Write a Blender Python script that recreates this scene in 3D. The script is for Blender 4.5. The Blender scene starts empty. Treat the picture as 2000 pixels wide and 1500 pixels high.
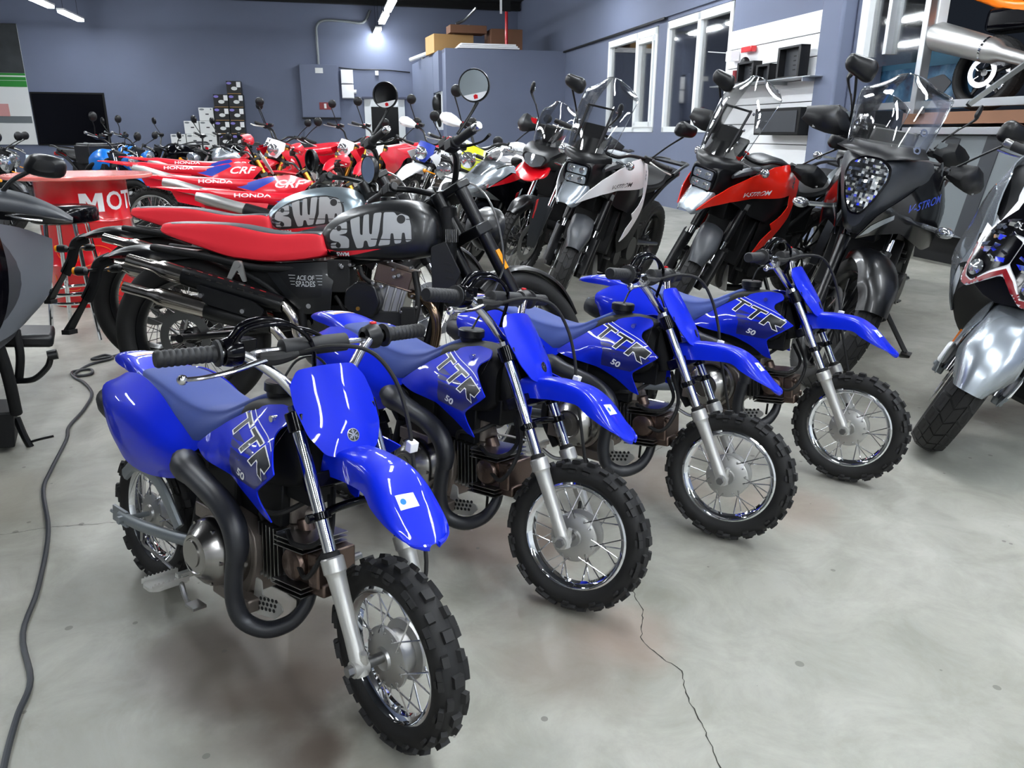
import bpy, bmesh, math, random
import numpy as np
from mathutils import Vector, Matrix
from mathutils.bvhtree import BVHTree
from mathutils.geometry import tessellate_polygon
random.seed(7)
PI = math.pi
SC = bpy.context.scene
COL = SC.collection

# ------------------------------------------------------------------ camera, exposure, world
def setup_view():
    f, pitch, roll, h = 1489.99, 0.319063, 0.0048968, 1.1618644
    cd = bpy.data.cameras.new('camera')
    cd.sensor_fit = 'HORIZONTAL'; cd.sensor_width = 36.0
    cd.lens = 36.0*f/2000.0
    cd.clip_start = 0.05; cd.clip_end = 200
    co = bpy.data.objects.new('camera', cd); COL.objects.link(co)
    fw = Vector((0, math.cos(pitch), -math.sin(pitch))); r = Vector((1, 0, 0)); u = r.cross(fw)
    c, s = math.cos(roll), math.sin(roll)
    r2 = c*r + s*u; u2 = -s*r + c*u
    m = Matrix((r2, u2, -fw)).transposed().to_4x4(); m.translation = Vector((0, 0, h))
    co.matrix_world = m
    SC.camera = co
    vs = SC.view_settings
    SC.display_settings.display_device = 'sRGB'
    vs.view_transform = 'Standard'; vs.look = 'None'; vs.gamma = 1.0; vs.exposure = EXPOSURE
    vs.use_curve_mapping = False
    w = bpy.data.worlds.new('night'); SC.world = w; w.use_nodes = True
    bg = w.node_tree.nodes['Background']
    bg.inputs[0].default_value = (0.02, 0.025, 0.035, 1); bg.inputs[1].default_value = 0.3
EXPOSURE = 1.0
LAMP = 40.0     # strength of the ceiling tubes
setup_view()

# ------------------------------------------------------------------ materials
def srgb(r, g, b):
    def c(v):
        v /= 255.0
        return v/12.92 if v <= 0.04045 else ((v+0.055)/1.055)**2.4
    return (c(r), c(g), c(b), 1)
MATS = {}
def mat(name, rgb, rough=0.5, metal=0.0, coat=0.0, emit=0.0, trans=0.0, alpha=1.0, bump=0.0, bscale=60.0, var=0.0, vscale=3.0, aniso=0.0, spec=0.5):
    m = bpy.data.materials.new(name); m.use_nodes = True
    nt = m.node_tree; b = nt.nodes['Principled BSDF']
    col = srgb(*rgb)
    b.inputs['Base Color'].default_value = col
    b.inputs['Roughness'].default_value = rough
    b.inputs['Metallic'].default_value = metal
    b.inputs['Coat Weight'].default_value = coat
    b.inputs['Coat Roughness'].default_value = 0.04
    b.inputs['Specular IOR Level'].default_value = spec
    if trans: b.inputs['Transmission Weight'].default_value = trans
    if emit:
        b.inputs['Emission Color'].default_value = col; b.inputs['Emission Strength'].default_value = emit
    tc = None
    if bump or var:
        tc = nt.nodes.new('ShaderNodeTexCoord')
    if bump:
        n = nt.nodes.new('ShaderNodeTexNoise'); n.inputs['Scale'].default_value = bscale; n.inputs['Detail'].default_value = 3
        bp = nt.nodes.new('ShaderNodeBump'); bp.inputs['Strength'].default_value = bump; bp.inputs['Distance'].default_value = 0.002
        nt.links.new(tc.outputs['Object'], n.inputs['Vector']); nt.links.new(n.outputs['Fac'], bp.inputs['Height'])
        nt.links.new(bp.outputs['Normal'], b.inputs['Normal'])
    if var:
        n = nt.nodes.new('ShaderNodeTexNoise'); n.inputs['Scale'].default_value = vscale; n.inputs['Detail'].default_value = 5
        mx = nt.nodes.new('ShaderNodeMix'); mx.data_type = 'RGBA'
        nt.links.new(tc.outputs['Object'], n.inputs['Vector']); nt.links.new(n.outputs['Fac'], mx.inputs['Factor'])
        mx.inputs['A'].default_value = tuple(max(0, c*(1-var)) for c in col[:3])+(1,)
        mx.inputs['B'].default_value = tuple(min(1, c*(1+var)) for c in col[:3])+(1,)
        nt.links.new(mx.outputs['Result'], b.inputs['Base Color'])
    MATS[name] = m
    return m
def glass_mat(name, rgb=(235, 240, 240), refl=0.12, tint=0.06):
    m = bpy.data.materials.new(name); m.use_nodes = True; nt = m.node_tree
    nt.nodes.remove(nt.nodes['Principled BSDF'])
    out = nt.nodes['Material Output']
    tr = nt.nodes.new('ShaderNodeBsdfTransparent'); tr.inputs[0].default_value = tuple(1-tint+tint*0.5*c for c in srgb(*rgb)[:3])+(1,)
    gl = nt.nodes.new('ShaderNodeBsdfGlossy'); gl.inputs['Roughness'].default_value = 0.03; gl.inputs[0].default_value = (1, 1, 1, 1)
    fr = nt.nodes.new('ShaderNodeLayerWeight'); fr.inputs['Blend'].default_value = 0.3
    mr = nt.nodes.new('ShaderNodeMapRange'); mr.inputs['To Min'].default_value = refl; mr.inputs['To Max'].default_value = 0.8
    mx = nt.nodes.new('ShaderNodeMixShader')
    nt.links.new(fr.outputs['Fresnel'], mr.inputs['Value']); nt.links.new(mr.outputs['Result'], mx.inputs[0])
    nt.links.new(tr.outputs[0], mx.inputs[1]); nt.links.new(gl.outputs[0], mx.inputs[2]); nt.links.new(mx.outputs[0], out.inputs[0])
    MATS[name] = m
    return m
M_ = MATS
mat('blue_plastic', (4, 34, 196), 0.4, coat=0.5, spec=0.15)
mat('blue_dark', (22, 30, 110), 0.3, coat=0.4)
mat('seat_blue', (46, 66, 132), 0.7, bump=0.15, bscale=900)
mat('black_plastic', (15, 16, 19), 0.38, spec=0.4)
mat('black_matte', (12, 13, 15), 0.6, spec=0.3)
mat('dark_cavity', (9, 9, 11), 0.7)
mat('black_gloss', (5, 5, 9), 0.14, coat=0.1, spec=0.2)
mat('black_satin', (9, 10, 13), 0.32, coat=0.1, spec=0.4)
mat('grey_plastic', (50, 53, 58), 0.42)
mat('grey_light', (120, 126, 130), 0.35, metal=0.3)
mat('exhaust_black', (24, 26, 32), 0.42, bump=0.05, bscale=1500)
mat('rubber', (13, 13, 14), 0.7, bump=0.1, bscale=300)
mat('rubber_knob', (26, 26, 27), 0.66)
mat('grip_rubber', (20, 21, 24), 0.58)
mat('chrome', (225, 228, 232), 0.05, metal=1.0)
mat('chrome_soft', (205, 205, 208), 0.18, metal=1.0)
mat('silver_cast', (178, 178, 176), 0.38, metal=0.85, bump=0.05, bscale=700)
mat('silver_paint', (190, 190, 186), 0.34, metal=0.6)
mat('steel', (150, 150, 150), 0.3, metal=1.0)
mat('engine_cast', (120, 112, 106), 0.42, metal=0.75, bump=0.25, bscale=250)
mat('engine_brown', (112, 96, 88), 0.32, metal=0.92, bump=0.3, bscale=220)
mat('engine_black', (24, 24, 26), 0.45, bump=0.2, bscale=220)
mat('brushed', (150, 148, 146), 0.24, metal=1.0)
mat('pipe_bronze', (140, 118, 98), 0.25, metal=1.0)
mat('pipe_steel', (196, 190, 184), 0.16, metal=1.0)
mat('white_sticker', (235, 236, 238), 0.5)
mat('white_plastic', (243, 244, 246), 0.35, coat=0.2)
mat('red_plastic', (208, 12, 26), 0.24, coat=0.5)
mat('red_honda', (222, 14, 40), 0.3, coat=0.35)
mat('red_orange', (222, 32, 16), 0.24, coat=0.5)
mat('red_seat', (232, 34, 50), 0.6, bump=0.15, bscale=900)
mat('red_dark', (120, 10, 22), 0.3)
mat('yellow_plastic', (214, 222, 20), 0.3, coat=0.3)
mat('orange_plastic', (240, 120, 20), 0.25, coat=0.4)
mat('amber', (240, 150, 20), 0.2, coat=0.4)
mat('gold_metal', (190, 140, 60), 0.28, metal=1.0)
mat('royal_blue', (30, 60, 170), 0.3, coat=0.3)
mat('sky_blue', (20, 120, 215), 0.3, coat=0.3)
mat('silver_body', (168, 176, 184), 0.26, metal=0.7, coat=0.4)
mat('tank_silver', (150, 164, 172), 0.3, metal=0.8, coat=0.2)
mat('tank_black', (15, 17, 20), 0.34, coat=0.1)
mat('decal_grey', (172, 174, 175), 0.45)
mat('decal_dark', (38, 39, 40), 0.45)
mat('lens_clear', (200, 205, 210), 0.08, metal=0.85)
mat('mirror_glass', (210, 222, 230), 0.03, metal=1.0)
mat('brown_card', (176, 138, 88), 0.8, var=0.1)
mat('brown_card_dark', (120, 84, 62), 0.8, var=0.1)
mat('green_print', (40, 130, 50), 0.6)
mat('lilac', (130, 120, 200), 0.6)
mat('paper_white', (222, 224, 224), 0.7)
mat('aluminium', (190, 194, 198), 0.3, metal=0.9)
mat('white_frame', (226, 230, 232), 0.4)
glass_mat('screen_glass', refl=0.05, tint=0.12)
glass_mat('window_glass', refl=0.16, tint=0.35)
glass_mat('lens_glass', refl=0.12, tint=0.05)

# ------------------------------------------------------------------ geometry helpers
def V(*a): return Vector(a)
def cr(pts, n=6, closed=False):
    """Catmull-Rom through points (any dimension tuples)"""
    P = [np.array(p, float) for p in pts]; out = []
    N = len(P); segs = N if closed else N-1
    for i in range(segs):
        if closed: p0, p1, p2, p3 = P[(i-1) % N], P[i], P[(i+1) % N], P[(i+2) % N]
        else:
            p1, p2 = P[i], P[i+1]
            p0 = P[i-1] if i > 0 else 2*p1-p2
            p3 = P[i+2] if i+2 < N else 2*p2-p1
        for k in range(n):
            t = k/n
            out.append(0.5*((2*p1)+(-p0+p2)*t+(2*p0-5*p1+4*p2-p3)*t*t+(-p0+3*p1-3*p2+p3)*t**3))
    if not closed: out.append(P[-1])
    return out
def roundpoly(pts, r=0.01, n=3):
    """2D polygon with rounded corners; a point may carry its own radius as third value"""
    out = []; N = len(pts)
    for i in range(N):
        p = np.array(pts[i][:2], float); a = np.array(pts[i-1][:2], float); b = np.array(pts[(i+1) % N][:2], float)
        rr = pts[i][2] if len(pts[i]) > 2 else r
        da, db = a-p, b-p; la, lb = np.hypot(*da), np.hypot(*db)
        rr = min(rr, la*0.45, lb*0.45)
        if rr < 1e-5: out.append(tuple(p)); continue
        s, e = p+da/la*rr, p+db/lb*rr
        for k in range(n+1):
            t = k/n; q = (1-t)**2*s+2*t*(1-t)*p+t*t*e; out.append(tuple(q))
    return out
class MB:
    def __init__(s): s.v = []; s.f = []; s.m = []
    def add(s, vs, fs, mi=0):
        o = len(s.v); s.v += [tuple(float(c) for c in v) for v in vs]
        s.f += [tuple(i+o for i in f) for f in fs]; s.m += [mi]*len(fs); return s
    def join(s, o, mi=None):
        k = len(s.v); s.v += o.v; s.f += [tuple(i+k for i in f) for f in o.f]; s.m += (o.m if mi is None else [mi]*len(o.f)); return s
    def xf(s, m):
        s.v = [tuple(m @ Vector(v)) for v in s.v]; return s
    def mirror(s):
        r = MB(); r.v = [(x, -y, z) for x, y, z in s.v]; r.f = [tuple(reversed(f)) for f in s.f]; r.m = list(s.m); return r
    def box(s, c, d, rot=None, mi=0, taper=1.0):
        x, y, z = d[0]/2, d[1]/2, d[2]/2; vs = []
        for k, (i, j, l) in enumerate([(-1,-1,-1),(1,-1,-1),(1,1,-1),(-1,1,-1),(-1,-1,1),(1,-1,1),(1,1,1),(-1,1,1)]):
            t = taper if l > 0 else 1
            v = Vector((i*x*t, j*y*t, l*z))
            if rot is not None: v = rot @ v
            vs.append(v+Vector(c))
        return s.add(vs, [(0,3,2,1),(4,5,6,7),(0,1,5,4),(1,2,6,5),(2,3,7,6),(3,0,4,7)], mi)
    def cyl(s, p0, p1, r0, r1=None, n=16, mi=0, caps=True):
        r1 = r0 if r1 is None else r1
        return s.tube([p0, p1], [r0, r1], n, mi, smooth=False, caps=caps)
    def tube(s, pts, r, n=8, mi=0, smooth=True, caps=True, sub=5, closed=False, flat=1.0):
        P = [Vector(p) for p in pts]
        R = list(r) if isinstance(r, (list, tuple)) else [r]*len(P)
        if smooth and len(P) > 2:
            q = cr([(*p, rr) for p, rr in zip(P, R)], sub, closed); P = [Vector(x[:3]) for x in q]; R = [max(x[3], 1e-4) for x in q]
        N = len(P); T = []
        for i in range(N):
            if closed: d = P[(i+1) % N]-P[i-1]
            else: d = P[min(i+1, N-1)]-P[max(i-1, 0)]
            T.append(d.normalized() if d.length > 1e-9 else Vector((0, 0, 1)))
        up = Vector((0, 0, 1)) if abs(T[0].z) < 0.9 else Vector((0, 1, 0))
        u = T[0].cross(up).normalized(); vs = []
        for i in range(N):
            u = (u - T[i]*u.dot(T[i])).normalized(); w = T[i].cross(u)
            for k in range(n):
                a = 2*PI*k/n; vs.append(P[i]+(u*math.cos(a)+w*math.sin(a)*flat)*R[i])
        fs = []
        for i in range(N if closed else N-1):
            j = (i+1) % N
            for k in range(n): fs.append((i*n+k, j*n+k, j*n+(k+1) % n, i*n+(k+1) % n))
        if caps and not closed:
            fs.append(tuple(range(n))); fs.append(tuple(reversed(range((N-1)*n, N*n))))
        return s.add(vs, fs, mi)
    def lathe(s, o, axis, prof, n=32, mi=0, arc=None):
        """prof: (distance along axis, radius)"""
        ax = Vector(axis).normalized(); up = Vector((0, 0, 1)) if abs(ax.z) < 0.9 else Vector((1, 0, 0))
        u = ax.cross(up).normalized(); w = ax.cross(u); o = Vector(o); vs = []
        for t, r in prof:
            for k in range(n):
                a = 2*PI*k/n; vs.append(o+ax*t+(u*math.cos(a)+w*math.sin(a))*max(r, 1e-5))
        fs = []
        for i in range(len(prof)-1):
            for k in range(n): fs.append((i*n+k, i*n+(k+1) % n, (i+1)*n+(k+1) % n, (i+1)*n+k))
        return s.add(vs, fs, mi)
    def ball(s, c, r, n=12, mi=0, sc=(1, 1, 1)):
        vs = []; fs = []; m = n//2
        for i in range(m+1):
            t = PI*i/m
            for k in range(n):
                a = 2*PI*k/n; vs.append((c[0]+r*sc[0]*math.sin(t)*math.cos(a), c[1]+r*sc[1]*math.sin(t)*math.sin(a), c[2]+r*sc[2]*math.cos(t)))
        for i in range(m):
            for k in range(n): fs.append((i*n+k, (i+1)*n+k, (i+1)*n+(k+1) % n, i*n+(k+1) % n))
        return s.add(vs, fs, mi)
    def grid(s, rows, mi=0, cu=False, cv=False):
        n = len(rows[0]); m = len(rows); vs = [p for r in rows for p in r]; fs = []
        for i in range(m if cv else m-1):
            for k in range(n if cu else n-1): fs.append((i*n+k, ((i+1) % m)*n+k, ((i+1) % m)*n+(k+1) % n, i*n+(k+1) % n))
        return s.add(vs, fs, mi)
    def loft(s, rings, mi=0, n=4, nr=3, caps=True, smooth=True):
        """closed rings of control points, smoothed both ways"""
        R = [cr(r, nr, True) if smooth else [np.array(p, float) for p in r] for r in rings]
        cols = list(zip(*R)); S = [cr(c, n) for c in cols] if n > 1 else [list(c) for c in cols]
        rows = list(zip(*S)); k = len(rows[0]); b = len(s.v)
        s.grid(rows, mi, cu=True)
        if caps:
            s.f.append(tuple(range(b, b+k))); s.f.append(tuple(reversed(range(b+(len(rows)-1)*k, b+len(rows)*k)))); s.m += [mi, mi]
        return s
    def prism(s, poly, a, b, plane='xz', mi=0):
        """extrude polygon between offsets a and b on the third axis"""
        f = {'xz': lambda p, t: (p[0], t, p[1]), 'yz': lambda p, t: (t, p[0], p[1]), 'xy': lambda p, t: (p[0], p[1], t)}[plane]
        n = len(poly); vs = [f(p, a) for p in poly]+[f(p, b) for p in poly]
        fs = [tuple(range(n)), tuple(reversed(range(n, 2*n)))]+[(i, n+i, n+(i+1) % n, (i+1) % n) for i in range(n)]
        return s.add(vs, fs, mi)
    def bvh(s):
        return BVHTree.FromPolygons([Vector(v) for v in s.v], s.f)
def sym_ring(half):
    """half section listed from top centre to bottom centre with y>=0 -> closed ring"""
    return [tuple(p) for p in half]+[(p[0], -p[1], p[2]) for p in reversed(half) if abs(p[1]) > 1e-6]
def thicken(verts, faces, th, out):
    """closed shell from an open sheet; outer face on the side of `out`"""
    V_ = [Vector(v) for v in verts]; N = [Vector((0, 0, 0)) for _ in V_]
    for f in faces:
        n = Vector((0, 0, 0))
        for i in range(len(f)):
            a, b = V_[f[i]], V_[f[(i+1) % len(f)]]; n += a.cross(b)
        for i in f: N[i] += n
    o = Vector(out); tot = sum((n.dot(o) for n in N)); sgn = 1 if tot >= 0 else -1
    N = [(n.normalized()*sgn if n.length > 1e-12 else o.normalized()) for n in N]
    m = len(V_); vs = list(V_)+[v-n*th for v, n in zip(V_, N)]
    ff = [f if sgn > 0 else tuple(reversed(f)) for f in faces]
    fs = list(ff)+[tuple(m+i for i in reversed(f)) for f in ff]
    edges = {}
    for f in ff:
        for i in range(len(f)): edges[(f[i], f[(i+1) % len(f)])] = 1
    for (a, b) in edges:
        if (b, a) not in edges: fs.append((b, a, m+a, m+b))
    return vs, fs
def sheet(rows, th=0.003, out=(0, 0, 1), nu=4, nv=4, mi=0, raw=False):
    """smooth sheet through a grid of control points, given thickness"""
    R = [cr(r, nu) for r in rows]; S = [cr(c, nv) for c in zip(*R)]; rows2 = list(zip(*S))
    t = MB().grid(rows2)
    b = MB(); vs, fs = thicken(t.v, t.f, th, out); b.add(vs, fs, mi); return b
def tps(ctrl):
    c = np.array([(u, v) for u, v, h in ctrl], float); h = np.array([q[2] for q in ctrl], float); n = len(c)
    def k(r2): return np.where(r2 > 1e-12, r2*np.log(np.maximum(r2, 1e-12)), 0)
    K = k(((c[:, None]-c[None])**2).sum(-1)) + np.eye(n)*1e-6; P = np.hstack([np.ones((n, 1)), c])
    A = np.zeros((n+3, n+3)); A[:n, :n] = K; A[:n, n:] = P; A[n:, :n] = P.T
    w = np.linalg.lstsq(A, np.concatenate([h, [0, 0, 0]]), rcond=None)[0]
    def f(u, v):
        r2 = ((c-np.array((u, v)))**2).sum(-1); return float(k(r2)@w[:n]+w[n]+w[n+1]*u+w[n+2]*v)
    return f
def cutgrid(poly, step):
    bm = bmesh.new(); vs = [bm.verts.new((p[0], p[1], 0)) for p in poly]; bm.faces.new(vs)
    slice_bm(bm, step); return bm
def slice_bm(bm, step):
    xs = [v.co.x for v in bm.verts]; ys = [v.co.y for v in bm.verts]
    for ax, lo, hi in ((0, min(xs), max(xs)), (1, min(ys), max(ys))):
        k = math.ceil(lo/step+0.01)
        while k*step < hi-step*0.01:
            co = [0, 0, 0]; no = [0, 0, 0]; co[ax] = k*step; no[ax] = 1
            bmesh.ops.bisect_plane(bm, geom=bm.verts[:]+bm.edges[:]+bm.faces[:], plane_co=co, plane_no=no, dist=1e-6); k += 1
PLANES = {'xz': ((0, 0, 0), (1, 0, 0), (0, 0, 1), (0, 1, 0)), 'yz': ((0, 0, 0), (0, 1, 0), (0, 0, 1), (1, 0, 0)), 'xy': ((0, 0, 0), (1, 0, 0), (0, 1, 0), (0, 0, 1))}
def panel(poly, ctrl, th=0.003, frame='xz', out=None, step=0.02, mi=0, r=0.008, holes=None):
    """sheet with a sharp outline `poly` in (u,v); height over the plane from thin-plate control points (u,v,h)"""
    O, U, W, N = [Vector(x) for x in (PLANES[frame] if isinstance(frame, str) else frame)]
    f = tps(ctrl); pg = roundpoly(poly, r) if r else poly
    bm = cutgrid(pg, step); bmesh.ops.triangulate(bm, faces=[fc for fc in bm.faces if len(fc.verts) > 4])
    bm.verts.ensure_lookup_table()
    vs = [O+U*v.co.x+W*v.co.y+N*f(v.co.x, v.co.y) for v in bm.verts]
    for i, v in enumerate(bm.verts): v.index = i
    fs = [tuple(v.index for v in fc.verts) for fc in bm.faces]; bm.free()
    vs, fs = thicken(vs, fs, th, out if out is not None else N)
    return MB().add(vs, fs, mi)
def text_bm(s, size=1.0, bold=0.0, shear=0.0, sx=1.0, outline=0.0):
    cu = bpy.data.curves.new('t', 'FONT'); cu.body = s; cu.size = size; cu.offset = bold*size; cu.shear = shear
    cu.align_x = 'CENTER'; cu.align_y = 'CENTER'; cu.resolution_u = 3
    ob = bpy.data.objects.new('t', cu); COL.objects.link(ob)
    dg = bpy.context.evaluated_depsgraph_get(); me = bpy.data.meshes.new_from_object(ob.evaluated_get(dg))
    bm = bmesh.new(); bm.from_mesh(me)
    bpy.data.objects.remove(ob); bpy.data.curves.remove(cu); bpy.data.meshes.remove(me)
    bmesh.ops.remove_doubles(bm, verts=bm.verts, dist=1e-6*size)
    for v in bm.verts: v.co.x *= sx
    return bm
def poly_bm(polys):
    bm = bmesh.new()
    for p in polys: bm.faces.new([bm.verts.new((q[0], q[1], 0)) for q in p])
    return bm
def project(bm, tree, frame, direction, off=0.0008, step=0.02, mi=0, place=None, mb=None, keepz=False):
    """lay a flat bmesh (u,v) onto the surface in `tree`, looking along direction"""
    O, U, W = [Vector(x) for x in frame]; D = Vector(direction).normalized()
    if step: slice_bm(bm, step)
    mb = mb if mb is not None else MB(); idx = {}; vs = []
    bm.verts.ensure_lookup_table()
    for v in bm.verts:
        p = O+U*v.co.x+W*v.co.y; s = p-D*0.6
        h = tree.ray_cast(s, D) if tree else (None,)
        if h[0] is None:
            if tree:
                n = tree.find_nearest(p); q = (n[0] if n[0] is not None else p)-D*off
            else: q = p-D*off
        else: q = h[0]-D*off
        if keepz: q = q-D*v.co.z
        idx[v] = len(vs); vs.append(q)
    fs = [tuple(idx[v] for v in f.verts) for f in bm.faces if len(f.verts) > 2]; bm.free()
    if fs:
        a = fs[0]; n = (vs[a[1]]-vs[a[0]]).cross(vs[a[2]]-vs[a[1]])
        if n.dot(D) > 0: fs = [tuple(reversed(f)) for f in fs]
    mb.add(vs, fs, mi); return mb
def obj(name, mb, mats, parent=None, bevel=0.0, angle=35, label=None, weld=False, seg=2, mtx=None):
    me = bpy.data.meshes.new(name); me.from_pydata(mb.v, [], mb.f)
    ml = mats if isinstance(mats, (list, tuple)) else [mats]
    for m in ml: me.materials.append(M_[m] if isinstance(m, str) else m)
    me.polygons.foreach_set('material_index', mb.m)
    me.validate(); me.update()
    bm = bmesh.new(); bm.from_mesh(me)
    if weld: bmesh.ops.remove_doubles(bm, verts=bm.verts, dist=1e-5)
    bmesh.ops.recalc_face_normals(bm, faces=bm.faces); bm.to_mesh(me); bm.free()
    me.shade_smooth(); me.set_sharp_from_angle(angle=math.radians(angle))
    ob = bpy.data.objects.new(name, me); COL.objects.link(ob)
    if parent is not None: ob.parent = parent
    if mtx is not None: ob.matrix_local = mtx
    if bevel:
        b = ob.modifiers.new('bevel', 'BEVEL'); b.width = bevel; b.segments = seg; b.limit_method = 'ANGLE'; b.angle_limit = math.radians(40); b.harden_normals = False
    if label: ob['label'] = label
    return ob
def tag(o, label, cat, group=None, kind=None):
    if label: o['label'] = label
    if cat: o['category'] = cat
    if group: o['group'] = group
    if kind: o['kind'] = kind
    return o
def struct(name, mb, mats, bevel=0.0, mtx=None, label=None, parent=None):
    o = obj(name, mb, mats, bevel=bevel, mtx=mtx, parent=parent); o['kind'] = 'structure'
    if label: o['label'] = label
    return o
def root(name, label, cat, loc=(0, 0, 0), yaw=0.0, lean=0.0, pitch=0.0, group=None):
    o = bpy.data.objects.new(name, None); COL.objects.link(o); o.empty_display_size = 0.1
    o.matrix_world = Matrix.Translation(Vector(loc)) @ Matrix.Rotation(yaw, 4, 'Z') @ Matrix.Rotation(lean, 4, 'X') @ Matrix.Rotation(pitch, 4, 'Y')
    tag(o, label, cat, group); return o
def steer_m(angle, rake=28.0, o=(-0.035, 0, 0.19)):
    r = math.radians(rake); ax = Vector((-math.sin(r), 0, math.cos(r))); O = Vector(o)
    return Matrix.Translation(O) @ Matrix.Rotation(angle, 4, ax) @ Matrix.Translation(-O)
def dup(src, mtx, label, group=None, front=None):
    """copy a thing with its parts and sub-parts; front = new steering matrix for parts flagged 'steered'"""
    c = src.copy(); COL.objects.link(c); c.matrix_world = mtx; c['label'] = label
    if group: c['group'] = group
    for ch in list(src.children):
        d = ch.copy(); COL.objects.link(d); d.parent = c
        if front is not None and ch.get('steered'): d.matrix_local = front
        for g in list(ch.children):
            e = g.copy(); COL.objects.link(e); e.parent = d
    return c
# ---- wheels
def tire_mb(R, rr, w, tread='road', n=64, c=(0, 0, 0), carc=0.009):
    """tyre around the y axis; tread knobs in material 1"""
    b = MB(); R0 = R-carc; rc = (R0+rr)/2; hb = (R0-rr)/2; a = w/2
    def pt(th, ph, k=0.0):
        rad = rc+(hb+k)*math.copysign(abs(math.cos(ph))**0.85, math.cos(ph)); y = (a+k)*math.copysign(abs(math.sin(ph))**0.9, math.sin(ph))
        return (c[0]+rad*math.sin(th), c[1]+y, c[2]+rad*math.cos(th))
    phs = [math.radians(p) for p in (-158, -140, -120, -100, -80, -60, -42, -26, -12, 0, 12, 26, 42, 60, 80, 100, 120, 140, 158)]
    b.grid([[pt(2*PI*i/n, p) for p in phs] for i in range(n)], 0, cv=True)
    def knob(t0, t1, p0, p1, h, sk=0.0, tp=0.12):
        p0, p1 = math.radians(p0), math.radians(p1); vs = []
        dt, dp = (t1-t0)*tp, (p1-p0)*tp
        for (A, B, P, Q, k) in ((t0, t1, p0, p1, -0.002), (t0+dt, t1-dt, p0+dp, p1-dp, h)):
            vs += [pt(A, P, k), pt(B, P+0, k), pt(B+sk, Q, k), pt(A+sk, Q, k)]
        b.add(vs, [(4,5,6,7),(0,1,5,4),(1,2,6,5),(2,3,7,6),(3,0,4,7)], 1)
    if tread == 'knob':
        N = max(22, int(2*PI*R/0.042)); d = 2*PI/N
        for i in range(N):
            t = i*d; h = carc
            if i % 2 == 0: knob(t, t+d*0.62, -17, 17, h)
            else:
                knob(t, t+d*0.60, -40, -14, h); knob(t, t+d*0.60, 14, 40, h)
            knob(t+d*0.5*(i % 2), t+d*0.5*(i % 2)+d*0.62, -66, -44, h); knob(t+d*0.5*(i % 2), t+d*0.5*(i % 2)+d*0.62, 44, 66, h)
            if i % 2 == 0:
                knob(t, t+d*0.5, 68, 82, h*0.7); knob(t, t+d*0.5, -82, -68, h*0.7)
    elif tread == 'dual':
        N = int(2*PI*R/0.045); d = 2*PI/N
        for i in range(N):
            t = i*d; h = carc*0.9
            knob(t, t+d*0.8, -24, -2, h, tp=0.05); knob(t+d*0.3, t+d*1.1, 2, 24, h, tp=0.05)
            knob(t, t+d*0.78, -62, -28, h, tp=0.06); knob(t, t+d*0.78, 28, 62, h, tp=0.06)
    elif tread == 'road':
        N = int(2*PI*R/0.07); d = 2*PI/N
        for i in range(N):
            t = i*d; h = carc*0.6
            knob(t, t+d*0.9, -22, 0, h, sk=d*0.35, tp=0.02); knob(t+d*0.35, t+d*1.25, 0, 22, h, sk=-d*0.35, tp=0.02)
            knob(t-d*0.1, t+d*0.78, 24, 66, h, sk=d*0.5, tp=0.02); knob(t-d*0.1, t+d*0.78, -66, -24, h, sk=0, tp=0.02)
    return b
def rim_mb(rr, w, c=(0, 0, 0), n=48, bead=0.006):
    h = w/2
    prof = [(-h, rr+bead), (-h-0.002, rr), (-h*0.8, rr-bead*0.6), (-h*0.55, rr-bead*2.0), (0, rr-bead*2.6), (h*0.55, rr-bead*2.0), (h*0.8, rr-bead*0.6), (h+0.002, rr), (h, rr+bead),
            (h*0.7, rr+bead*0.4), (0, rr-bead*1.4), (-h*0.7, rr+bead*0.4), (-h, rr+bead)]
    return MB().lathe(c, (0, 1, 0), prof, n)
def spokes_mb(rr, hubr, hw, n=28, r=0.0018, c=(0, 0, 0), k=5):
    b = MB()
    for i in range(n):
        a0 = 2*PI*i/n; s = 1 if i % 2 else -1; q = 1 if (i//2) % 2 else -1; a1 = a0+q*0.42
        p0 = (c[0]+hubr*math.sin(a1), c[1]+s*hw, c[2]+hubr*math.cos(a1)); p1 = (c[0]+rr*math.sin(a0), c[1]+s*0.004, c[2]+rr*math.cos(a0))
        b.cyl(p0, p1, r, n=k, caps=False)
        m = Vector(p1)*0.93+Vector(p0)*0.07
        b.cyl(m, p1, r*1.8, n=k, caps=False)
    return b
def flag(*obs):
    for o in obs: o['steered'] = 1
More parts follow.
